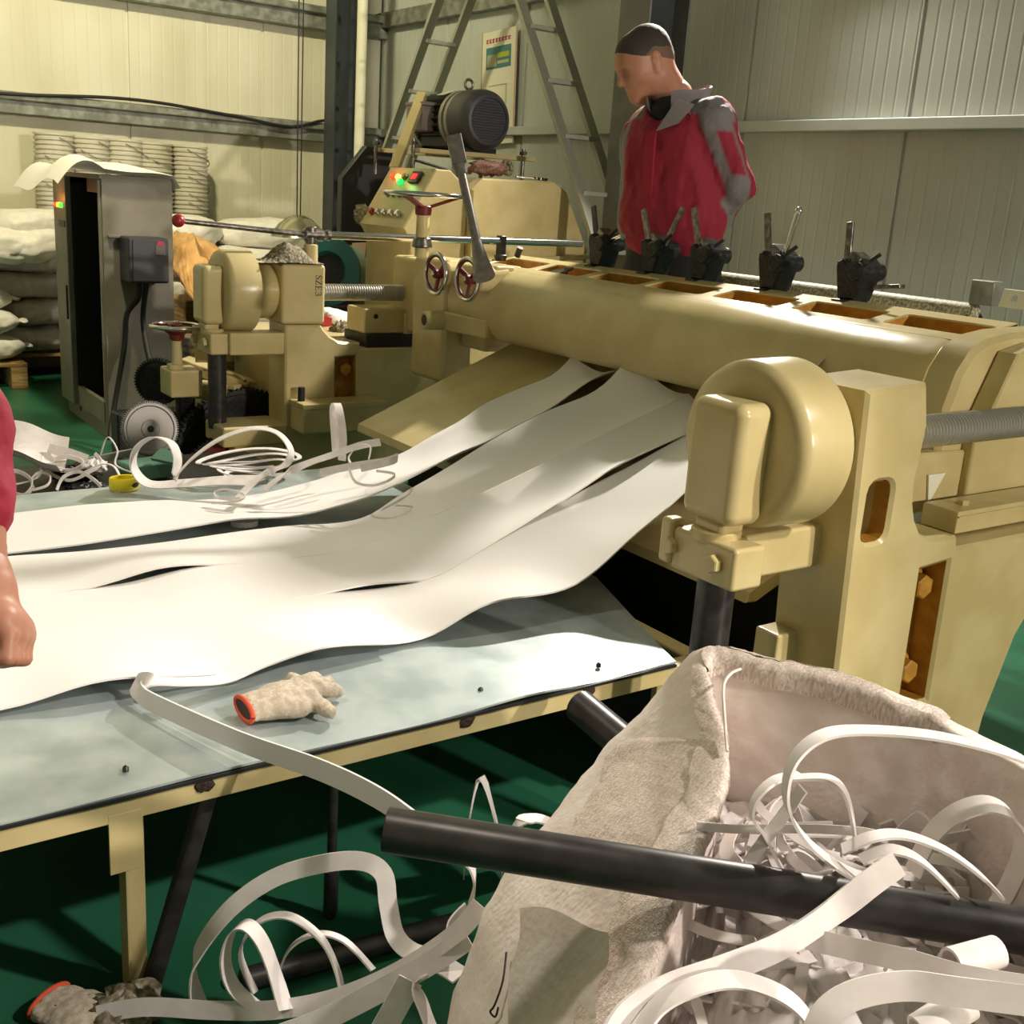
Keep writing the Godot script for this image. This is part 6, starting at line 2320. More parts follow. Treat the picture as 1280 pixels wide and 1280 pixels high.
	o = thing("rear_rail", "pale flaking rail with a grey conduit, running behind the beam's near half", "rail", Vector3(3.02, 0, -2.2))
	m.box(Vector3(3.03, 0.955, -2.1), Vector3(0.06, 0.075, 1.9), 0.006)
	obj("beam", m, mottled(mat("dirty_grey_paint", rgb(128, 122, 108), 0.6), 0.02, 81, rgb(150, 140, 124), Vector3(5, 5, 5)), o)
	m = MB.new()
	m.cyl(Vector3(3.01, 1.018, -3.02), Vector3(3.01, 1.018, -1.95), 0.026, -1, 16)
	obj("conduit", m, mottled(mat("flaking_white", rgb(186, 184, 160), 0.6), 0.04, 82, rgb(150, 144, 120), Vector3(7, 7, 7)), o)
	m = MB.new()
	m.box(Vector3(3.02, 1.077, -1.932), Vector3(0.05, 0.07, 0.075), 0.004)
	obj("junction_box", m, M.girt, o)
	m = MB.new()
	m.extrude([Vector2(0, 0), Vector2(0.10, 0), Vector2(0.30, -0.005), Vector2(0.30, 0.05), Vector2(0.01, 0.052)], 0.01, Transform3D(Basis(Vector3(0, 0, 1), Vector3.UP, Vector3(-1, 0, 0)), Vector3(3, 1.044, -1.868)), 0.001, [circle_poly(0.011, 14, 0.045, 0.028)])
	obj("drilled_plate", m, M.pipe_white, o)
	m = MB.new()
	m.torus(Vector3(3.02, 0.965, -1.959), Vector3(0, 0, 1), 0.052, 0.006, 24, 8)
	obj("strap", m, M.cable, o)
	for z in [-3.0, -1.25]:
		m = MB.new()
		m.box(Vector3(3.03, 0.46, z), Vector3(0.05, 0.92, 0.05), 0.003)
		obj("post", m, M.dark_column, o)

func helper_at_edge() -> void:
	var hand = Vector3(0.237, 0.7, -1.402)
	var wrist = Vector3(0.232, 0.749, -1.448)
	var cuff = Vector3(0.241, 0.819, -1.504)
	var elbow = Vector3(0.241, 0.927, -1.592)
	var shoulder = Vector3(0.177, 1.139, -1.775)
	var r = Vector3(0.823, 0.065, 0.564)
	var dn = (hand - wrist).normalized()
	var fw = dn.cross(r).normalized()
	if fw.dot(Vector3(0.559, -0.271, -0.784)) < 0.0:
		fw = -fw
	var o = thing("person", "person at the frame's left edge, only a red sleeve, forearm and closed hand showing", "person", Vector3(-0.1, 0, -1.35))
	var m = MB.new()
	# hand, closed; the back of it looks towards the picture's right
	var h = Field.new(hand + Vector3(-0.10, -0.11, -0.10), hand + Vector3(0.10, 0.12, 0.10), 0.0036)
	h.bone(wrist - dn * 0.03, wrist + dn * 0.01, 0.0255, 0.0265, 0.015)
	h.bone(wrist + dn * 0.005, hand + dn * 0.012 + r * 0.006, 0.027, 0.034, 0.025, r, 0.66)
	h.bone(hand - fw * 0.024 + r * 0.008, hand + fw * 0.024 + r * 0.008, 0.022, 0.020, 0.015)
	for k in 4:
		var kn: Vector3 = hand + fw * (-0.029 + 0.0195 * k) + r * (0.017 - 0.002 * absf(k - 1.2)) + dn * (0.020 - 0.004 * k)
		h.bone(kn - dn * 0.02, kn, 0.0105, 0.0112, 0.007)
		var p1 = kn + dn * 0.030 - r * 0.010
		var p2 = p1 - r * 0.028 + dn * 0.004
		var p3 = p2 - dn * 0.020 + r * 0.004
		h.bone(kn, p1, 0.0108, 0.0098, 0.0035)
		h.bone(p1, p2, 0.0098, 0.0088, 0.0035)
		h.bone(p2, p3, 0.0088, 0.0078, 0.0035)
	var tb = hand - fw * 0.034 - dn * 0.018 - r * 0.010
	h.bone(wrist - fw * 0.012, tb, 0.016, 0.0135, 0.012)
	h.bone(tb, tb + dn * 0.034 - r * 0.006 - fw * 0.004, 0.0128, 0.0108, 0.006)
	h.bone(tb + dn * 0.034 - r * 0.006 - fw * 0.004, tb + dn * 0.056 - r * 0.014 + fw * 0.010, 0.0106, 0.0086, 0.004)
	h.into(m)
	# forearm, and the rest of the figure out of the frame
	var foot = Vector3(-0.12, 0, -1.28)
	var a = Field.new(Vector3(-0.55, 0.02, -2.05), Vector3(0.42, 1.72, -0.95), 0.012)
	a.bone(wrist - dn * 0.012, elbow, 0.0262, 0.040, 0.02)
	a.bone(elbow, shoulder, 0.042, 0.052, 0.03)
	var chest = Vector3(-0.18, 1.12, -1.42)
	var hip = Vector3(-0.16, 0.84, -1.30)
	a.bone(shoulder, chest + Vector3(0.06, 0.06, 0), 0.055, 0.075, 0.05)
	a.bone(chest, hip, 0.115, 0.115, 0.06)
	a.bone(chest + Vector3(0, 0.12, -0.04), chest + Vector3(0.0, 0.20, -0.07), 0.052, 0.052, 0.04)
	a.bone(chest + Vector3(0.0, 0.29, -0.10), chest + Vector3(0.0, 0.34, -0.09), 0.082, 0.088, 0.04)
	for s in [-1.0, 1.0]:
		a.bone(hip + Vector3(s * 0.07, 0, 0), foot + Vector3(s * 0.09, 0.45, 0), 0.085, 0.058, 0.05)
		a.bone(foot + Vector3(s * 0.09, 0.45, 0), foot + Vector3(s * 0.09, 0.06, 0), 0.055, 0.042, 0.03)
	a.into(m)
	obj("body", m, M.skin, o)
	m = MB.new()
	var j = Field.new(Vector3(-0.60, 0.70, -2.05), Vector3(0.42, 1.45, -0.95), 0.009)
	j.bone(cuff, elbow, 0.0385, 0.050, 0.02)
	j.bone(elbow, shoulder, 0.050, 0.062, 0.03)
	j.bone(shoulder, chest + Vector3(0.05, 0.05, 0), 0.066, 0.09, 0.05)
	j.bone(chest, hip, 0.135, 0.14, 0.06)
	j.rough(0.007, 16.0, 5)
	var red = Color(0.34, 0.013, 0.04)
	j.into(m, func(_p: Vector3, _g: Vector3) -> Color: return red)
	obj("sleeve", m, M.cloth, o, true)
	m = MB.new()
	var tr = Field.new(Vector3(-0.55, 0.02, -1.65), Vector3(0.3, 1.0, -0.95), 0.014)
	for s in [-1.0, 1.0]:
		tr.bone(hip + Vector3(s * 0.06, 0.02, 0), foot + Vector3(s * 0.09, 0.45, 0), 0.11, 0.078, 0.05)
		tr.bone(foot + Vector3(s * 0.09, 0.45, 0), foot + Vector3(s * 0.09, 0.08, 0), 0.076, 0.066, 0.03)
	tr.into(m)
	obj("trousers", m, M.trousers, o)
	for s in [-1.0, 1.0]:
		m = MB.new()
		m.blob(foot + Vector3(s * 0.09, 0.046, -0.05), Vector3(0.046, 0.046, 0.13), Basis.IDENTITY, 0.05, 2.0, 2, 22, 2.6)
		obj("shoe", m, M.black, o)
	m = MB.new()
	m.blob(chest + Vector3(0.0, 0.335, -0.095), Vector3(0.098, 0.100, 0.105), Basis.IDENTITY, 0.03, 4.0, 3, 26)
	obj("hair", m, M.hair, o)

# ---------------------------------------------------------------- foreground
# a curled strip through points; side is the direction of its width (one, or one per control point)
func curl(pts: Array, side, w: float, label: String, group := "", called := "scrap_strip", t := 0.003, material: Material = null) -> void:
	var p = spline(pts, 6)
	var s = []
	if side is Array:
		for i in p.size():
			var u = float(i) / (p.size() - 1) * (side.size() - 1)
			var a = mini(int(u), side.size() - 2)
			s.append((side[a] as Vector3).lerp(side[a + 1], u - a).normalized())
	else:
		s.append(side)
	strip(called, p, s, w, t, label, group, material)

var bag_rows = []

func bag_patch(o: Node3D, called: String, i0: int, i1: int, j0: int, j1: int, out: float, sd: int) -> void:
	var fn = FastNoiseLite.new()
	fn.seed = sd
	fn.frequency = 70.0
	var rows = []
	var n: int = bag_rows[0].size()
	for i in range(i0, i1 + 1):
		var row = []
		for q in (j1 - j0) * 2 + 1:
			var j = (j0 + q / 2 + n * 4) % n
			var j2 = (j + q % 2) % n
			var p: Vector3 = (bag_rows[i][j] + bag_rows[i][j2]) * 0.5
			var du: Vector3 = bag_rows[i][(j + 1) % n] - bag_rows[i][(j + n - 1) % n]
			var dv: Vector3 = bag_rows[mini(i + 1, bag_rows.size() - 1)][j] - bag_rows[maxi(i - 1, 0)][j]
			var g = du.cross(dv).normalized()
			if g.dot(Vector3(0, 1.25, 0) - p) < 0.0:
				g = -g
			var rim = minf(1.0, minf(q, (j1 - j0) * 2 - q) * 0.5)
			row.append(p + g * (out * (0.35 + 0.65 * rim) + 0.0022 * fn.get_noise_3dv(p)))
		rows.append(row)
	var m = MB.new()
	m.grid(rows, false, false, Vector3(0, 1.25, 0) - rows[0][0])
	obj(called, m, M.crepe, o)

func bag() -> void:
	var rim = [Vector3(1.074, 0.656, -1.007), Vector3(1.117, 0.662, -0.94), Vector3(1.165, 0.665, -0.817), Vector3(1.186, 0.659, -0.711), Vector3(1.174, 0.658, -0.591), Vector3(1.088, 0.658, -0.423), Vector3(0.888, 0.552, -0.299), Vector3(0.695, 0.522, -0.401), Vector3(0.615, 0.48, -0.546), Vector3(0.663, 0.451, -0.681), Vector3(0.751, 0.5, -0.736), Vector3(0.85, 0.555, -0.787), Vector3(0.953, 0.598, -0.856), Vector3(1.016, 0.629, -0.949)]
	var mid = [Vector3(1.086, 0.624, -1.05), Vector3(1.163, 0.617, -0.968), Vector3(1.228, 0.614, -0.844), Vector3(1.261, 0.605, -0.728), Vector3(1.256, 0.601, -0.603), Vector3(1.187, 0.596, -0.395), Vector3(0.906, 0.521, -0.25), Vector3(0.64, 0.497, -0.368), Vector3(0.6, 0.384, -0.613), Vector3(0.63, 0.356, -0.799), Vector3(0.713, 0.421, -0.889), Vector3(0.827, 0.484, -0.958), Vector3(0.93, 0.52, -1.024), Vector3(1.012, 0.567, -1.058)]
	var low = [Vector3(1.132, 0.521, -1.059), Vector3(1.225, 0.472, -0.976), Vector3(1.314, 0.445, -0.852), Vector3(1.362, 0.435, -0.725), Vector3(1.37, 0.435, -0.591), Vector3(1.264, 0.471, -0.361), Vector3(0.925, 0.448, -0.212), Vector3(0.631, 0.415, -0.346), Vector3(0.585, 0.302, -0.659), Vector3(0.613, 0.242, -0.912), Vector3(0.688, 0.308, -0.996), Vector3(0.778, 0.358, -1.051), Vector3(0.893, 0.385, -1.08), Vector3(1, 0.431, -1.083)]
	var c = Vector3.ZERO
	for p in rim:
		c += p / 14.0
	var o = thing("scrap_bag", "big white woven bag with crinkled taped rims, full of white scrap strips", "bag", Vector3(c.x, 0, c.z))
	var in1 = []
	var in2 = []
	var foot = []
	for i in 14:
		var p: Vector3 = rim[i]
		in1.append(p.lerp(c, 0.05) + Vector3(0, -0.05, 0))
		in2.append(p.lerp(c, 0.10) + Vector3(0, -0.26, 0))
		foot.append(Vector3(lerpf(low[i].x, c.x, 0.05), 0.004, lerpf(low[i].z, c.z, 0.05)))
	var fn = FastNoiseLite.new()
	fn.seed = 21
	fn.frequency = 3.2
	fn.fractal_octaves = 3
	fn.fractal_type = FastNoiseLite.FRACTAL_RIDGED
	var levels = []
	for ring in [in2, in1, rim, mid, low, foot]:
		var loop = []
		for k in 14:
			for j in 8:
				var t = j / 8.0
				loop.append(ring[k].cubic_interpolate(ring[(k + 1) % 14], ring[(k + 13) % 14], ring[(k + 2) % 14], t))
		levels.append(loop)
	var n: int = levels[0].size()
	for a in levels.size() - 1:
		for q in 8:
			if a == levels.size() - 2 and q > 0 and q % 2 == 1:
				continue
			var t = q / 8.0
			var row = []
			for j in n:
				var p0: Vector3 = levels[maxi(a - 1, 0)][j]
				var p1: Vector3 = levels[a][j]
				var p2: Vector3 = levels[a + 1][j]
				var p3: Vector3 = levels[mini(a + 2, levels.size() - 1)][j]
				var p: Vector3 = p1.cubic_interpolate(p2, p0, p3, t) if a > 0 else p1.lerp(p2, t)
				var amp = 0.020 if a >= 2 else 0.008
				p += (p - c).normalized() * (amp * fn.get_noise_3d(p.x * 1.6, p.y * 0.7, p.z * 1.6))
				p.y = maxf(p.y, 0.003)
				row.append(p)
			bag_rows.append(row)
	bag_rows.append(levels[-1])
	var m = MB.new()
	m.grid(bag_rows, true, false)
	obj("body", m, M.woven, o)
	# crinkled tapes: 8 columns to a rim point
	bag_patch(o, "tape", 15, 24, 11 * 8 - 2, 12 * 8 + 2, 0.004, 3)
	bag_patch(o, "tape", 13, 19, 8 * 8, 11 * 8 - 3, 0.005, 4)
	bag_patch(o, "tape", 12, 18, 11 * 8 - 3, 13 * 8 + 4, 0.006, 5)
	bag_patch(o, "tape", 10, 16, 13 * 8 + 5, 17 * 8, 0.006, 6)
	bag_patch(o, "tape", 17, 20, 14 * 8 + 2, 15 * 8 + 6, 0.004, 7)
	# loose thread and stitched cord
	m = MB.new()
	m.tube(spline([Vector3(1.063, 0.665, -0.941), Vector3(1.037, 0.666, -0.934), Vector3(1.007, 0.661, -0.916), Vector3(0.983, 0.633, -0.885), Vector3(0.953, 0.614, -0.848)], 5), 0.0022, 6)
	obj("drawstring", m, M.woven, o)
	m = MB.new()
	m.tube(spline([Vector3(0.674, 0.397, -0.897), Vector3(0.654, 0.382, -0.873), Vector3(0.636, 0.365, -0.861), Vector3(0.631, 0.357, -0.862), Vector3(0.635, 0.352, -0.857), Vector3(0.639, 0.363, -0.858)], 4), 0.0013, 5)
	obj("thread", m, M.cable, o)
	# the flat panel sewn on its near side
	m = MB.new()
	var quad = [Vector3(0.689, 0.451, -0.898), Vector3(0.711, 0.503, -0.766), Vector3(0.651, 0.427, -0.706), Vector3(0.629, 0.357, -0.826)]
	var rows = []
	for i in 15:
		var row = []
		for j in 15:
			var u = j / 14.0
			var v = i / 14.0
			var p: Vector3 = (quad[0] as Vector3).lerp(quad[1], u).lerp((quad[3] as Vector3).lerp(quad[2], u), v)
			row.append(p + Vector3(0, 0.008 * sin(u * 5.0 + v * 3.0), 0.006 * sin(v * 7.0)))
		rows.append(row)
	m.grid(rows, false, false, Vector3(0, 1.25, 0) - quad[0])
	obj("sewn_panel", m, M.woven, o)

	# the heap inside
	m = MB.new()
	rows = []
	fn.frequency = 16.0
	for i in 30:
		var row = []
		for j in 56:
			var a = TAU * j / 56.0
			var k: float = a / TAU * 14.0
			var k0 = int(k) % 14
			var edge: Vector3 = (rim[k0] as Vector3).lerp(rim[(k0 + 1) % 14], k - int(k))
			var t = i / 29.0
			var p = (c + Vector3(0, -0.13, 0)).lerp(edge.lerp(c, 0.08) + Vector3(0, -0.20, 0), t)
			p.y += 0.035 * fn.get_noise_3d(p.x, 0.0, p.z) - 0.01
			row.append(p)
		rows.append(row)
	m.grid(rows, true, false, Vector3.UP)
	var heap = single("scrap_heap", m, M.scrap, "mass of white plastic scrap deep inside the big woven bag", "scrap")
	heap.set_meta("kind", "stuff")
	# loose curls lying on it; nothing tells them apart
	var rng = RandomNumberGenerator.new()
	rng.seed = 77
	var corner = [Vector3(0.978, 0.52, -0.862), Vector3(1.237, 0.553, -0.561), Vector3(1.046, 0.435, -0.427), Vector3(0.745, 0.364, -0.693)]
	for k in 95:
		var u = rng.randf()
		var v = rng.randf()
		var at: Vector3 = (corner[0] as Vector3).lerp(corner[1], u).lerp((corner[3] as Vector3).lerp(corner[2], u), v) + Vector3(0, rng.randf_range(-0.055, -0.01), 0)
		var R = rng.randf_range(0.035, 0.105)
		var axis = Vector3(rng.randf_range(-1, 1), rng.randf_range(-0.7, 0.9), rng.randf_range(-1, 1)).normalized()
		var fr = MB.frame(at, axis)
		var turn = rng.randf_range(1.6, 4.2)
		var from = rng.randf() * TAU
		var pts = []
		var cnt = 16
		for i in cnt:
			var a = from + turn * i / (cnt - 1)
			var rr = R * (1.0 + 0.35 * sin(a * 0.7 + k))
			var p: Vector3 = fr * Vector3(rr * cos(a), 0.05 * i / cnt, rr * sin(a))
			p.y = clampf(p.y, at.y - 0.05, at.y + 0.030)
			pts.append(p)
		strip("scrap_curl", pts, [fr.basis.y], rng.randf_range(0.010, 0.020), 0.0026, "one of the white scrap strips tangled inside the big woven bag", "scrap strips tangled inside the bag")
	for k in 70:
		var u = rng.randf()
		var v = rng.randf()
		var at: Vector3 = (corner[0] as Vector3).lerp(corner[1], u).lerp((corner[3] as Vector3).lerp(corner[2], u), v) + Vector3(0, rng.randf_range(-0.05, 0.0), 0)
		var d = Vector3(rng.randf_range(-1, 1), rng.randf_range(-0.5, 0.5), rng.randf_range(-1, 1)).normalized() * rng.randf_range(0.02, 0.05)
		var m2 = MB.new()
		m2.ribbon([at - d, at, at + d], [Vector3(rng.randf_range(-1, 1), rng.randf_range(-0.4, 1), rng.randf_range(-1, 1)).normalized()], rng.randf_range(0.010, 0.020), 0.0026)
		single("scrap_chip", m2, M.scrap, "short white offcut among the strips inside the big woven bag", "plastic offcut", "short offcuts inside the bag")

	# strips that stand out of the bag
	var fwd = Vector3(0.559, -0.271, -0.784)
	var up = Vector3.UP
	curl([Vector3(1.131, 0.678, -0.527), Vector3(1.089, 0.709, -0.555), Vector3(1.013, 0.731, -0.604), Vector3(0.947, 0.733, -0.652), Vector3(0.9, 0.73, -0.671), Vector3(0.866, 0.711, -0.676), Vector3(0.847, 0.683, -0.668), Vector3(0.842, 0.657, -0.65), Vector3(0.881, 0.613, -0.644), Vector3(0.949, 0.563, -0.643), Vector3(1.012, 0.538, -0.628)], (fwd + up * 0.25).normalized(), 0.022, "tallest white hoop rising out of the bag, sweeping off to the frame's right edge")
	curl([Vector3(0.943, 0.645, -0.726), Vector3(0.911, 0.642, -0.735), Vector3(0.885, 0.627, -0.736), Vector3(0.878, 0.606, -0.733), Vector3(0.887, 0.588, -0.721), Vector3(0.906, 0.547, -0.706)], (fwd + up * 0.1).normalized(), 0.02, "small white half loop standing beside the bag's left taped rim")
	curl([Vector3(0.916, 0.65, -0.721), Vector3(0.942, 0.658, -0.693), Vector3(0.949, 0.652, -0.673), Vector3(0.954, 0.628, -0.661), Vector3(0.955, 0.59, -0.648)], (fwd * 0.8 + up * 0.1 + Vector3(0.5, 0, 0)).normalized(), 0.018, "white strip bent like a cane handle inside the tallest hoop")
	curl([Vector3(1.036, 0.547, -0.626), Vector3(1.049, 0.593, -0.62), Vector3(1.067, 0.625, -0.605), Vector3(1.088, 0.641, -0.583), Vector3(1.101, 0.632, -0.558), Vector3(1.105, 0.601, -0.545), Vector3(1.09, 0.564, -0.542), Vector3(1.075, 0.518, -0.55)], (fwd + up * 0.45 + Vector3(-0.2, 0, 0)).normalized(), 0.026, "broad white hoop at the right, standing just behind the grey bar")
	curl([Vector3(0.568, 0.507, -0.614), Vector3(0.61, 0.526, -0.629), Vector3(0.659, 0.542, -0.625), Vector3(0.718, 0.551, -0.611), Vector3(0.79, 0.558, -0.601), Vector3(0.858, 0.575, -0.597), Vector3(0.895, 0.602, -0.586), Vector3(0.926, 0.622, -0.577)], (up * 0.85 + Vector3(0.25, 0, -0.25)).normalized(), 0.027, "wide white strip lying over the grey bar, its square end pointing up right", "", "scrap_strip", 0.0035)
	curl([Vector3(0.834, 0.548, -0.605), Vector3(0.852, 0.554, -0.568), Vector3(0.873, 0.565, -0.519), Vector3(0.897, 0.572, -0.466), Vector3(0.942, 0.584, -0.399)], (up * 0.9 + fwd * 0.5).normalized(), 0.022, "nearly straight white strip under the grey bar, running to the frame's right edge")
	curl([Vector3(0.733, 0.541, -0.508), Vector3(0.748, 0.568, -0.507), Vector3(0.773, 0.585, -0.495), Vector3(0.809, 0.594, -0.472), Vector3(0.838, 0.598, -0.44), Vector3(0.895, 0.606, -0.377)], (up + fwd * 0.4).normalized(), 0.026, "white strip arching along the bottom right edge of the picture")
	curl([Vector3(0.605, 0.516, -0.604), Vector3(0.639, 0.539, -0.613), Vector3(0.675, 0.553, -0.605), Vector3(0.713, 0.556, -0.591), Vector3(0.743, 0.549, -0.567), Vector3(0.756, 0.539, -0.542), Vector3(0.756, 0.521, -0.51)], (fwd + up * 0.4).normalized(), 0.022, "white strip arching at the bottom edge, between the bag's rim and the heap")
	curl([Vector3(0.919, 0.604, -0.64), Vector3(0.939, 0.625, -0.62), Vector3(0.967, 0.629, -0.601), Vector3(0.992, 0.622, -0.568), Vector3(1.01, 0.606, -0.537), Vector3(1.027, 0.585, -0.518)], (fwd + up * 0.2).normalized(), 0.02, "white strip arching low behind the wide strip's square end")
	curl([Vector3(0.918, 0.606, -0.615), Vector3(0.94, 0.621, -0.599), Vector3(0.962, 0.615, -0.575), Vector3(0.989, 0.583, -0.544)], (fwd + up * 0.3).normalized(), 0.018, "short white arch touching the grey bar near the square-ended strip")
	curl([Vector3(0.87, 0.556, -0.722), Vector3(0.884, 0.584, -0.716), Vector3(0.906, 0.623, -0.707), Vector3(0.913, 0.65, -0.698)], (up + fwd * 0.3).normalized(), 0.014, "thin white strip leaning up from the grey bar inside the tallest hoop")
	curl([Vector3(0.853, 0.571, -0.79), Vector3(0.891, 0.576, -0.752), Vector3(0.936, 0.592, -0.7), Vector3(0.972, 0.603, -0.652), Vector3(0.985, 0.601, -0.63)], (up + fwd * 0.3).normalized(), 0.010, "flat white strip lying level across the bag's mouth behind the hoops")
	for e in [[Vector3(0.901, 0.57, -0.488), Vector3(0.946, 0.573, -0.476), "short white rolled-up offcut below the grey bar at the right"], [Vector3(0.812, 0.554, -0.456), Vector3(0.849, 0.569, -0.448), "short white rolled-up offcut at the bottom edge of the picture"]]:
		m = MB.new()
		m.lathe([Vector2(0.013, 0.0), Vector2(0.016, 0.0), Vector2(0.016, 0.055), Vector2(0.013, 0.055), Vector2(0.013, 0.0)], MB.frame(e[0], e[1] - e[0]), 24)
		single("rolled_offcut", m, M.scrap, e[2], "plastic roll")

func grey_bar() -> void:
	var a = Vector3(0.523, 0.588, -0.929)
	var b = Vector3(1.158, 0.539, -0.408)
	var o = thing("steel_tube", "thick dark grey steel tube lying across the front of the scrap bag", "tube", a)
	var m = MB.new()
	m.lathe([Vector2(0.019, 0.0), Vector2(0.0235, 0.0), Vector2(0.0245, 0.0012), Vector2(0.0245, (b - a).length()), Vector2(0.019, (b - a).length()), Vector2(0.019, 0.0)], MB.frame(a, b - a), 40)
	obj("tube_wall", m, M.black_steel, o)
	m = MB.new()
	m.cyl(b - Vector3(0, 0.02, 0), Vector3(b.x, 0, b.z), 0.018, -1, 14)
	obj("stand", m, M.black_steel, o)

func glove_on(o: Node3D, cuff: Vector3, palm: Vector3, tips: Array, y: float) -> void:
	var lo = Vector3(999, 999, 999)
	var hi = -lo
	for p in tips + [cuff, palm]:
		lo = lo.min(p)
		hi = hi.max(p)
	var h = Field.new(lo - Vector3(0.05, 0.03, 0.05), hi + Vector3(0.05, 0.06, 0.05), 0.0042)
	var ax = (palm - cuff).normalized()
	var sd = ax.cross(Vector3.UP).normalized()
	var lift = Vector3(0, 0.017, 0)
	h.bone(cuff + lift, cuff + ax * 0.04 + lift, 0.036, 0.034, 0.02, Vector3.UP, 0.50)
	h.bone(cuff + ax * 0.035 + lift, palm + lift, 0.034, 0.046, 0.03, Vector3.UP, 0.50)
	h.bone(palm + lift, palm + ax * 0.022 + lift, 0.047, 0.044, 0.02, Vector3.UP, 0.55)
	for i in tips.size():
		var s = palm + sd * ((i - (tips.size() - 1) * 0.5) * 0.021) + ax * 0.012 + lift * (0.9 + 0.25 * (i % 2))
		var t: Vector3 = tips[i] + Vector3(0, 0.013, 0)
		var k = s.lerp(t, 0.55) + Vector3(0, 0.009, 0)
		h.bone(s, k, 0.0160, 0.0155, 0.008)
		h.bone(k, t, 0.0155, 0.0125, 0.006)
	h.rough(0.004, 38.0, 6)
	for q in h.f.size():
		var jj = (q / h.nx) % h.ny
		var px: Vector3 = h.lo + Vector3(q % h.nx, jj, q / (h.nx * h.ny)) * h.cell
		h.f[q] = maxf(maxf(h.f[q], y + 0.002 - px.y), -(px - cuff).dot(ax))
	var m = MB.new()
	h.into(m)
	var g = obj("knit", m, M.glove, o)
	m = MB.new()
	var ring = []
	var mouth = []
	for k in 25:
		var a = TAU * k / 24.0
		ring.append(cuff + lift + sd * (0.0365 * cos(a)) + Vector3(0, 0.0175 * sin(a), 0) - ax * 0.002)
		mouth.append(cuff + lift + sd * (0.035 * cos(a)) + Vector3(0, 0.0165 * sin(a), 0) - ax * 0.0035)
	m.tube(ring, 0.0042, 8, false)
	obj("orange_cuff", m, M.cuff_orange, o)
	m = MB.new()
	var cc = []
	for p in mouth:
		cc.append(cuff + lift - ax * 0.002)
	m.grid([mouth, cc], false, false, -ax)
	obj("cuff_opening", m, M.cuff_dark, o)

func foreground() -> void:
	grey_bar()
	bag()
	var m = MB.new()
	# glove on the table
	var o = thing("work_glove", "off-white cotton work glove with an orange cuff, lying on the zinc table front", "glove", Vector3(0.707, 0.375, -1.637))
	glove_on(o, Vector3(0.646, 0.375, -1.644), Vector3(0.716, 0.375, -1.646), [Vector3(0.771, 0.375, -1.577), Vector3(0.818, 0.375, -1.645), Vector3(0.816, 0.375, -1.683), Vector3(0.805, 0.375, -1.715), Vector3(0.769, 0.375, -1.729)], TY)
	# yellow tape roll
	var tp = Vector3(0.877, 0.375, -3.156)
	o = thing("tape_roll", "yellow tape roll with a brown mark at the back edge of the table", "tape", tp)
	m = MB.new()
	m.lathe([Vector2(0.030, 0.001), Vector2(0.040, 0.001), Vector2(0.0425, 0.004), Vector2(0.0425, 0.032), Vector2(0.040, 0.036), Vector2(0.030, 0.036), Vector2(0.030, 0.001)], Transform3D(Basis.from_scale(Vector3(1, 1, 0.8)), tp), 40)
	obj("wound_tape", m, M.yellow, o)
	m = MB.new()
	m.blob(tp + Vector3(0.0235, 0.018, 0.0285), Vector3(0.013, 0.0065, 0.003), Basis(Vector3.UP, 0.6), 0.5, 2.0, 5, 18)
	m.blob(tp + Vector3(0.034, 0.019, 0.0195), Vector3(0.004, 0.0015, 0.002), Basis(Vector3.UP, 0.6), 0.2, 2.0, 5, 10)
	obj("printed_mark", m, M.cuff_dark, o)
	under_table()
	floor_strips()
	back_of_table()

func under_table() -> void:
	var m = MB.new()
	m.cyl(Vector3(0.765, 0.012, -1.545), Vector3(0.765, 0.355, -1.545), 0.0085, -1, 14)
	m.ball(Vector3(0.765, 0.012, -1.545), 0.011, 12)
	m.cyl(Vector3(0.765, 0.018, -1.545), Vector3(0.765, 0.10, -1.545), 0.013, -1, 12)
	single("jack_post", m, M.black_steel, "slim dark steel post under the table's front rail", "post")
	m = MB.new()
	m.bar(Vector3(0.441, 0.004, -1.523), Vector3(0.560, 0.335, -1.56), 0.020, 0.028, Vector3(1, 0, 0), 0.002)
	single("diagonal_brace", m, M.black_steel, "dark diagonal bar leaning from the floor to the table's front rail", "bar")
	m = MB.new()
	m.cyl(Vector3(0.561, 0.02, -1.447), Vector3(0.947, 0.02, -1.401), 0.019, -1, 18, 0.003)
	single("floor_pipe", m, M.black_steel, "dark iron pipe lying on the green floor under the table", "pipe")
	m = MB.new()
	m.cyl(Vector3(1.18, 0.385, -1.411), Vector3(1.183, 0.358, -1.209), 0.030, -1, 24, 0.004)
	single("idle_roller", m, M.black_steel, "shiny dark roller in the shade under the table, beside the bag", "roller")
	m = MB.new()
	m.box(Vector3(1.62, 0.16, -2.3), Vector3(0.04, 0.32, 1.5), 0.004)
	single("pit_screen", m, M.concrete, "dark plate closing the gap between table and machine", "plate")

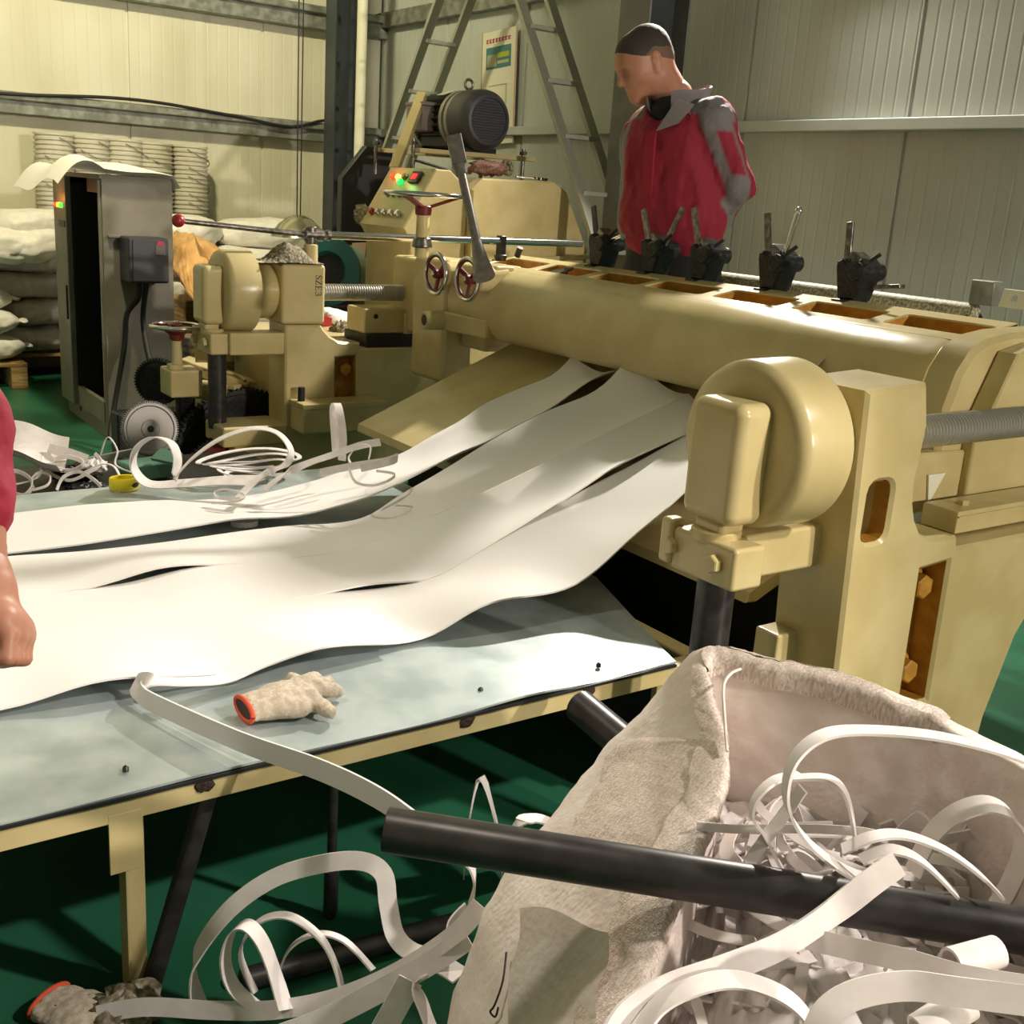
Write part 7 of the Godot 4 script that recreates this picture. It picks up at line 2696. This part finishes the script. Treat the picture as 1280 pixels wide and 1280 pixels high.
func floor_strips() -> void:
	var fwd = Vector3(0.559, -0.271, -0.784)
	var up = Vector3.UP
	var g = ""
	curl([Vector3(0.471, 0.057, -1.37), Vector3(0.462, 0.102, -1.38), Vector3(0.469, 0.153, -1.379), Vector3(0.51, 0.222, -1.361), Vector3(0.564, 0.276, -1.329), Vector3(0.62, 0.307, -1.287), Vector3(0.664, 0.321, -1.247), Vector3(0.68, 0.317, -1.209), Vector3(0.677, 0.282, -1.186), Vector3(0.677, 0.246, -1.161), Vector3(0.692, 0.233, -1.133), Vector3(0.72, 0.25, -1.106), Vector3(0.742, 0.292, -1.092), Vector3(0.754, 0.34, -1.087), Vector3(0.754, 0.371, -1.098), Vector3(0.755, 0.373, -1.137)], [up * 0.9 + fwd * 0.6, up * 0.9 + fwd * 0.5, up + fwd * 0.3, Vector3(0.8, 0.3, 0.2), Vector3(0.9, 0.2, 0.2), fwd * 0.8 + up * 0.3, Vector3(0.5, 0.1, -0.8)], 0.026, "long pale strip arching high over the floor below the hanging trimming", g)
	curl([Vector3(0.534, 0.085, -1.284), Vector3(0.505, 0.112, -1.327), Vector3(0.498, 0.151, -1.345), Vector3(0.511, 0.191, -1.35), Vector3(0.526, 0.209, -1.332), Vector3(0.539, 0.192, -1.304), Vector3(0.547, 0.148, -1.271), Vector3(0.546, 0.122, -1.237)], (fwd + Vector3(0.5, 0.3, 0)).normalized(), 0.026, "pale strip in a narrow upright loop on the floor, left of the iron pipe")
	curl([Vector3(0.539, 0.087, -1.332), Vector3(0.53, 0.137, -1.368), Vector3(0.557, 0.182, -1.365), Vector3(0.592, 0.2, -1.333), Vector3(0.62, 0.185, -1.282), Vector3(0.631, 0.15, -1.25), Vector3(0.627, 0.125, -1.219)], (fwd + up * 0.3).normalized(), 0.016, "thin pale strip arching over the iron pipe on the floor")
	curl([Vector3(0.577, 0.051, -1.318), Vector3(0.577, 0.097, -1.333), Vector3(0.596, 0.141, -1.336), Vector3(0.627, 0.171, -1.311), Vector3(0.657, 0.17, -1.277), Vector3(0.679, 0.145, -1.226)], (fwd + up * 0.2).normalized(), 0.013, "thinnest pale arch on the floor, right of the other arches")
	curl([Vector3(0.341, 0.04, -1.457), Vector3(0.399, 0.063, -1.411), Vector3(0.471, 0.079, -1.34), Vector3(0.538, 0.107, -1.263), Vector3(0.604, 0.151, -1.193), Vector3(0.669, 0.214, -1.13), Vector3(0.719, 0.295, -1.071), Vector3(0.749, 0.333, -1.063)], (up * 0.9 + fwd * 0.45).normalized(), 0.026, "long grey-white strip sweeping along the floor at the picture's bottom")
	curl([Vector3(0.504, 0.108, -1.211), Vector3(0.567, 0.147, -1.167), Vector3(0.63, 0.196, -1.126), Vector3(0.683, 0.241, -1.091), Vector3(0.731, 0.289, -1.06)], (up + fwd * 0.45).normalized(), 0.03, "wide pale strip crossing the bottom edge towards the bag")
	curl([Vector3(0.615, 0.148, -1.094), Vector3(0.639, 0.189, -1.092), Vector3(0.661, 0.229, -1.09)], (Vector3(0.85, 0.1, 0.5)).normalized(), 0.034, "short broad pale strip standing beside the bag's left foot")
	curl([Vector3(0.668, 0.175, -1.028), Vector3(0.668, 0.199, -1.061), Vector3(0.672, 0.222, -1.092), Vector3(0.702, 0.238, -1.09), Vector3(0.713, 0.245, -1.046)], (fwd + up * 0.3).normalized(), 0.03, "pale strip bent double against the bag's lower left side")
	curl([Vector3(0.768, 0.163, -1.195), Vector3(0.795, 0.18, -1.207), Vector3(0.833, 0.198, -1.212)], (Vector3(0.5, 0.75, 0)).normalized(), 0.05, "white offcut with a bright oval face behind the floor strips")
	curl([Vector3(1.041, 0.01, -1.537), Vector3(0.973, 0.199, -1.431), Vector3(0.997, 0.271, -1.439), Vector3(1.001, 0.206, -1.388), Vector3(1.103, 0.01, -1.503)], (fwd + up * 0.1).normalized(), 0.03, "dim pale strip folded like a tent in the dark under the table")
	curl([Vector3(1.094, 0.01, -1.478), Vector3(0.98, 0.238, -1.312), Vector3(1.01, 0.263, -1.299), Vector3(1.047, 0.25, -1.269), Vector3(1.031, 0.247, -1.215)], (fwd + up * 0.2).normalized(), 0.03, "dim pale strip arching behind the grey tube, beside the bag")
	# floor glove and cloth in the bottom left corner
	var o = thing("work_glove", "cotton work glove with an orange cuff on the floor, in the bottom left corner", "glove", Vector3(0.308, 0, -1.542))
	glove_on(o, Vector3(0.295, 0, -1.55), Vector3(0.329, 0, -1.485), [Vector3(0.36, 0, -1.404), Vector3(0.376, 0, -1.428), Vector3(0.381, 0, -1.454), Vector3(0.38, 0, -1.485)], 0.0)
	var m = MB.new()
	m.blob(Vector3(0.387, 0.025, -1.463), Vector3(0.055, 0.035, 0.04), Basis.IDENTITY, 0.5, 2.0, 14, 26)
	single("rag", m, M.rag, "crumpled grey cloth on the floor beside the glove, at the table leg", "rag")
	m = MB.new()
	m.blob(Vector3(0.224, 0.02, -1.436), Vector3(0.05, 0.02, 0.04), Basis.IDENTITY, 0.3, 2.0, 15, 20)
	single("cloth", m, M.trousers, "dark cloth on the floor at the bottom left corner", "cloth")

func back_of_table() -> void:
	var fwd = Vector3(0.559, -0.271, -0.784)
	var up = Vector3.UP
	# low trolley that carries the offcuts
	var o = thing("scrap_trolley", "low dark trolley behind the table, heaped with white offcuts", "trolley", Vector3(0.95, 0, -3.5))
	var m = MB.new()
	m.box(Vector3(0.98, 0.315, -3.48), Vector3(0.95, 0.025, 0.46), 0.004)
	obj("deck", m, M.cast_black, o)
	for x in [0.55, 1.4]:
		m = MB.new()
		m.box(Vector3(x, 0.15, -3.48), Vector3(0.04, 0.30, 0.40), 0.004)
		obj("leg", m, M.cast_black, o)
	# curved scrap sheet
	var rows = []
	for i in 16:
		var t = i / 15.0
		var a = Vector3(0.86, 0.421, -3.708)
		var p0 = Vector3(0.699, 0.469, -3.761)
		var p1 = Vector3(0.833, 0.441, -3.592)
		var q0 = Vector3(0.608, 0.453, -3.438)
		var q1 = Vector3(0.723, 0.431, -3.284)
		var row = []
		for j in 12:
			var u = j / 11.0
			var p: Vector3 = p0.lerp(p1, u).lerp(q0.lerp(q1, u), t)
			row.append(p + Vector3(0, -0.055 * sin(t * PI) + 0.006 * sin(u * 6.0), 0))
		rows.append(row)
	m = MB.new()
	m.grid(rows, false, false, up)
	var low = []
	for r in rows:
		var row = []
		for p in r:
			row.append(p + Vector3(0, -0.005, 0))
		low.append(row)
	m.grid(low, false, false, Vector3.DOWN)
	single("curved_offcut", m, M.scrap, "curved white sheet offcut tilted up behind the table's left end", "plastic offcut")
	m = MB.new()
	m.bar(Vector3(0.824, 0.383, -3.477), Vector3(1.021, 0.4, -3.508), 0.012, 0.022, up, 0.002)
	single("flat_bar", m, M.girt, "grey flat bar lying over the offcuts towards the gear wheel", "bar")
	m = MB.new()
	m.box(Vector3(1.024, 0.361, -3.428), Vector3(0.15, 0.05, 0.10), 0.006, Basis(up, 0.2))
	m.box(Vector3(1.062, 0.394, -3.349) + Vector3(0, 0.02, 0), Vector3(0.05, 0.012, 0.09), 0.002, Basis(up, 0.5) * Basis(Vector3(0, 0, 1), 0.5))
	single("green_box", m, mat("green_card", rgb(84, 128, 108), 0.6), "small dull green box with an open flap, behind the yellow tape roll", "box")
	m = MB.new()
	m.blob(Vector3(0.828, 0.347, -3.5), Vector3(0.07, 0.02, 0.05), Basis.IDENTITY, 0.6, 5.0, 24, 30)
	single("wire_brush", m, M.cast_black, "small black bristly brush among the offcuts behind the table", "brush")
	m = MB.new()
	m.blob(Vector3(0.827, 0.319, -3.376), Vector3(0.06, 0.025, 0.04), Basis.IDENTITY, 0.6, 5.0, 25, 30)
	single("black_chips", m, M.cast_black, "black lumpy chips behind the tape roll and loops", "chips")
	m = MB.new()
	m.blob(Vector3(0.869, 0.375, -3.442), Vector3(0.035, 0.022, 0.03), Basis.IDENTITY, 0.7, 4.0, 26, 26)
	single("crumpled_film", m, M.sack, "small crumpled piece of white film among the thin loops", "plastic film")
	# ring and loops
	curl([Vector3(1.159, 0.445, -2.876), Vector3(1.095, 0.434, -2.943), Vector3(0.998, 0.412, -3.03), Vector3(0.927, 0.403, -3.091), Vector3(0.9, 0.442, -3.136), Vector3(0.914, 0.492, -3.156), Vector3(0.955, 0.526, -3.139), Vector3(0.989, 0.521, -3.087), Vector3(0.995, 0.483, -3.045), Vector3(0.973, 0.438, -3.007)], [up * 0.5 + fwd * 0.8, up * 0.4 + fwd * 0.8, fwd + up * 0.2, fwd + Vector3(0.3, 0, 0), fwd + up * 0.2], 0.05, "white strip coiled into an upright ring in front of the shiny gear wheel")
	curl([Vector3(0.969, 0.437, -2.996), Vector3(1.024, 0.491, -3.001), Vector3(1.101, 0.544, -2.99), Vector3(1.186, 0.574, -2.965), Vector3(1.242, 0.567, -2.923), Vector3(1.257, 0.533, -2.862), Vector3(1.233, 0.5, -2.829), Vector3(1.167, 0.474, -2.829), Vector3(1.113, 0.447, -2.808), Vector3(1.063, 0.428, -2.761)], [fwd + up * 0.55, fwd + up * 0.6, fwd + up * 0.4, fwd + Vector3(0.5, 0.2, 0), Vector3(0.7, 0.3, 0.4), Vector3(0.8, 0.2, 0.3)], 0.026, "white strip making the big arch before the far tower's foot")
	curl([Vector3(1.066, 0.436, -2.748), Vector3(1.026, 0.429, -2.787), Vector3(1.02, 0.435, -2.819), Vector3(1.048, 0.445, -2.815), Vector3(1.08, 0.442, -2.753), Vector3(1.05, 0.432, -2.733), Vector3(0.998, 0.421, -2.778)], (up + fwd * 0.2).normalized(), 0.006, "thin white thread of plastic looped on the farthest sheet's edge")
	curl([Vector3(1.133, 0.452, -2.744), Vector3(1.187, 0.485, -2.755), Vector3(1.253, 0.511, -2.756), Vector3(1.328, 0.537, -2.737), Vector3(1.403, 0.563, -2.717), Vector3(1.459, 0.571, -2.706)], [Vector3(0.6, 0.2, 0.7), up * 0.6 + fwd * 0.7, up * 0.8 + fwd * 0.5], 0.022, "white strip running along the farthest sheet towards the tray")
	curl([Vector3(1.374, 0.51, -2.771), Vector3(1.392, 0.571, -2.805), Vector3(1.4, 0.632, -2.845), Vector3(1.404, 0.652, -2.875), Vector3(1.403, 0.629, -2.893), Vector3(1.399, 0.55, -2.869), Vector3(1.388, 0.506, -2.836)], Vector3(0.95, 0, 0.2).normalized(), 0.022, "white strip standing up in a tall narrow loop before the far tower's ledge")
	curl([Vector3(1.262, 0.508, -2.672), Vector3(1.343, 0.525, -2.645), Vector3(1.426, 0.539, -2.616), Vector3(1.465, 0.547, -2.617), Vector3(1.421, 0.549, -2.572), Vector3(1.334, 0.535, -2.579)], (up * 0.9 + fwd * 0.4).normalized(), 0.02, "flattened white strip ending at the farthest sheet's raised edge")
	curl([Vector3(1.322, 0.524, -2.621), Vector3(1.315, 0.502, -2.568), Vector3(1.328, 0.509, -2.497), Vector3(1.364, 0.524, -2.477), Vector3(1.392, 0.534, -2.499), Vector3(1.373, 0.529, -2.562)], (up + fwd * 0.2).normalized(), 0.007, "thin grey thread looped on the farthest sheet below the tray")
	curl([Vector3(1.34, 0.529, -2.648), Vector3(1.357, 0.541, -2.692), Vector3(1.391, 0.567, -2.702), Vector3(1.416, 0.565, -2.684), Vector3(1.39, 0.538, -2.642)], (fwd + up * 0.2).normalized(), 0.010, "small grey hoop between the farthest sheet and the tray's corner")
	# flat coil beside the far tower's foot
	for k in 5:
		var c = Vector3(1.256, 0.421, -3.092)
		var pts = []
		var R = 0.060 + 0.017 * k
		for i in 14:
			var a = 0.4 * k + 5.4 * i / 13.0
			pts.append(Vector3(c.x + R * 1.25 * cos(a), TY + 0.012 + 0.013 * k + 0.008 * sin(a * 2.0 + k), -3.16 + R * 0.62 * sin(a)))
		var sp = spline(pts, 3)
		var sd = []
		for q in sp:
			sd.append(Vector3(q.x - c.x, 0.02, (q.z + 3.16) * 1.5).normalized())
		strip("coil_strip", sp, sd, 0.014, 0.003, ["lowest", "second", "third", "fourth", "uppermost"][k] + " white strip in the flat coil beside the far tower's foot", "flat coil of strips at the back of the table")
	m = MB.new()
	m.lathe([Vector2(0.0, 0.0), Vector2(0.036, 0.0), Vector2(0.036, 0.014), Vector2(0.0, 0.014)], Transform3D(Basis.IDENTITY, Vector3(1.06, 0.375, -2.704)), 28)
	single("round_offcut", m, M.scrap, "round white disc lying in the dark gap between the two farthest sheets", "plastic disc")
	# thin loops of the offcut pile
	curl([Vector3(0.592, 0.35, -3.35), Vector3(0.634, 0.346, -3.293), Vector3(0.661, 0.378, -3.31), Vector3(0.636, 0.392, -3.397), Vector3(0.581, 0.379, -3.431), Vector3(0.575, 0.362, -3.366)], up, 0.012, "thin white ring at the frame's left edge, behind the sheets")
	curl([Vector3(0.607, 0.359, -3.368), Vector3(0.666, 0.371, -3.355), Vector3(0.7, 0.385, -3.387), Vector3(0.713, 0.425, -3.417)], (fwd + up * 0.3).normalized(), 0.012, "thin white strip rising from the ring at the left edge")
	curl([Vector3(0.659, 0.356, -3.304), Vector3(0.699, 0.366, -3.305), Vector3(0.713, 0.386, -3.327), Vector3(0.692, 0.39, -3.369), Vector3(0.662, 0.376, -3.335), Vector3(0.663, 0.362, -3.303)], up, 0.007, "small thin white loop right of the left-edge ring")
	curl([Vector3(0.726, 0.41, -3.479), Vector3(0.729, 0.375, -3.439), Vector3(0.775, 0.357, -3.375), Vector3(0.831, 0.378, -3.368), Vector3(0.876, 0.398, -3.394), Vector3(0.868, 0.42, -3.432)], (up + fwd * 0.5).normalized(), 0.010, "thin white strip lying under the flat bar in the offcut pile")
	curl([Vector3(0.727, 0.346, -3.316), Vector3(0.751, 0.378, -3.336), Vector3(0.798, 0.389, -3.344), Vector3(0.824, 0.377, -3.296), Vector3(0.833, 0.366, -3.235)], (up + fwd * 0.4).normalized(), 0.010, "thin white arch over the black chips")
	curl([Vector3(0.801, 0.383, -3.339), Vector3(0.863, 0.404, -3.353), Vector3(0.894, 0.402, -3.319), Vector3(0.895, 0.373, -3.244)], (fwd + up * 0.3).normalized(), 0.008, "thin white arch ending at the yellow tape roll")
	curl([Vector3(0.908, 0.392, -3.522), Vector3(0.932, 0.447, -3.524), Vector3(0.953, 0.41, -3.496), Vector3(0.933, 0.376, -3.447), Vector3(0.957, 0.371, -3.352)], (fwd + up * 0.2).normalized(), 0.007, "thin white wire-like loop peaking above the flat bar")
	curl([Vector3(0.75, 0.378, -3.451), Vector3(0.792, 0.38, -3.396), Vector3(0.827, 0.4, -3.403), Vector3(0.799, 0.405, -3.477), Vector3(0.762, 0.393, -3.499)], up, 0.014, "flat white loop beneath the curved sheet offcut")
	curl([Vector3(0.764, 0.413, -3.568), Vector3(0.809, 0.41, -3.497), Vector3(0.846, 0.4, -3.441)], (up + fwd * 0.5).normalized(), 0.03, "clear narrow offcut poking out beside the curved sheet")
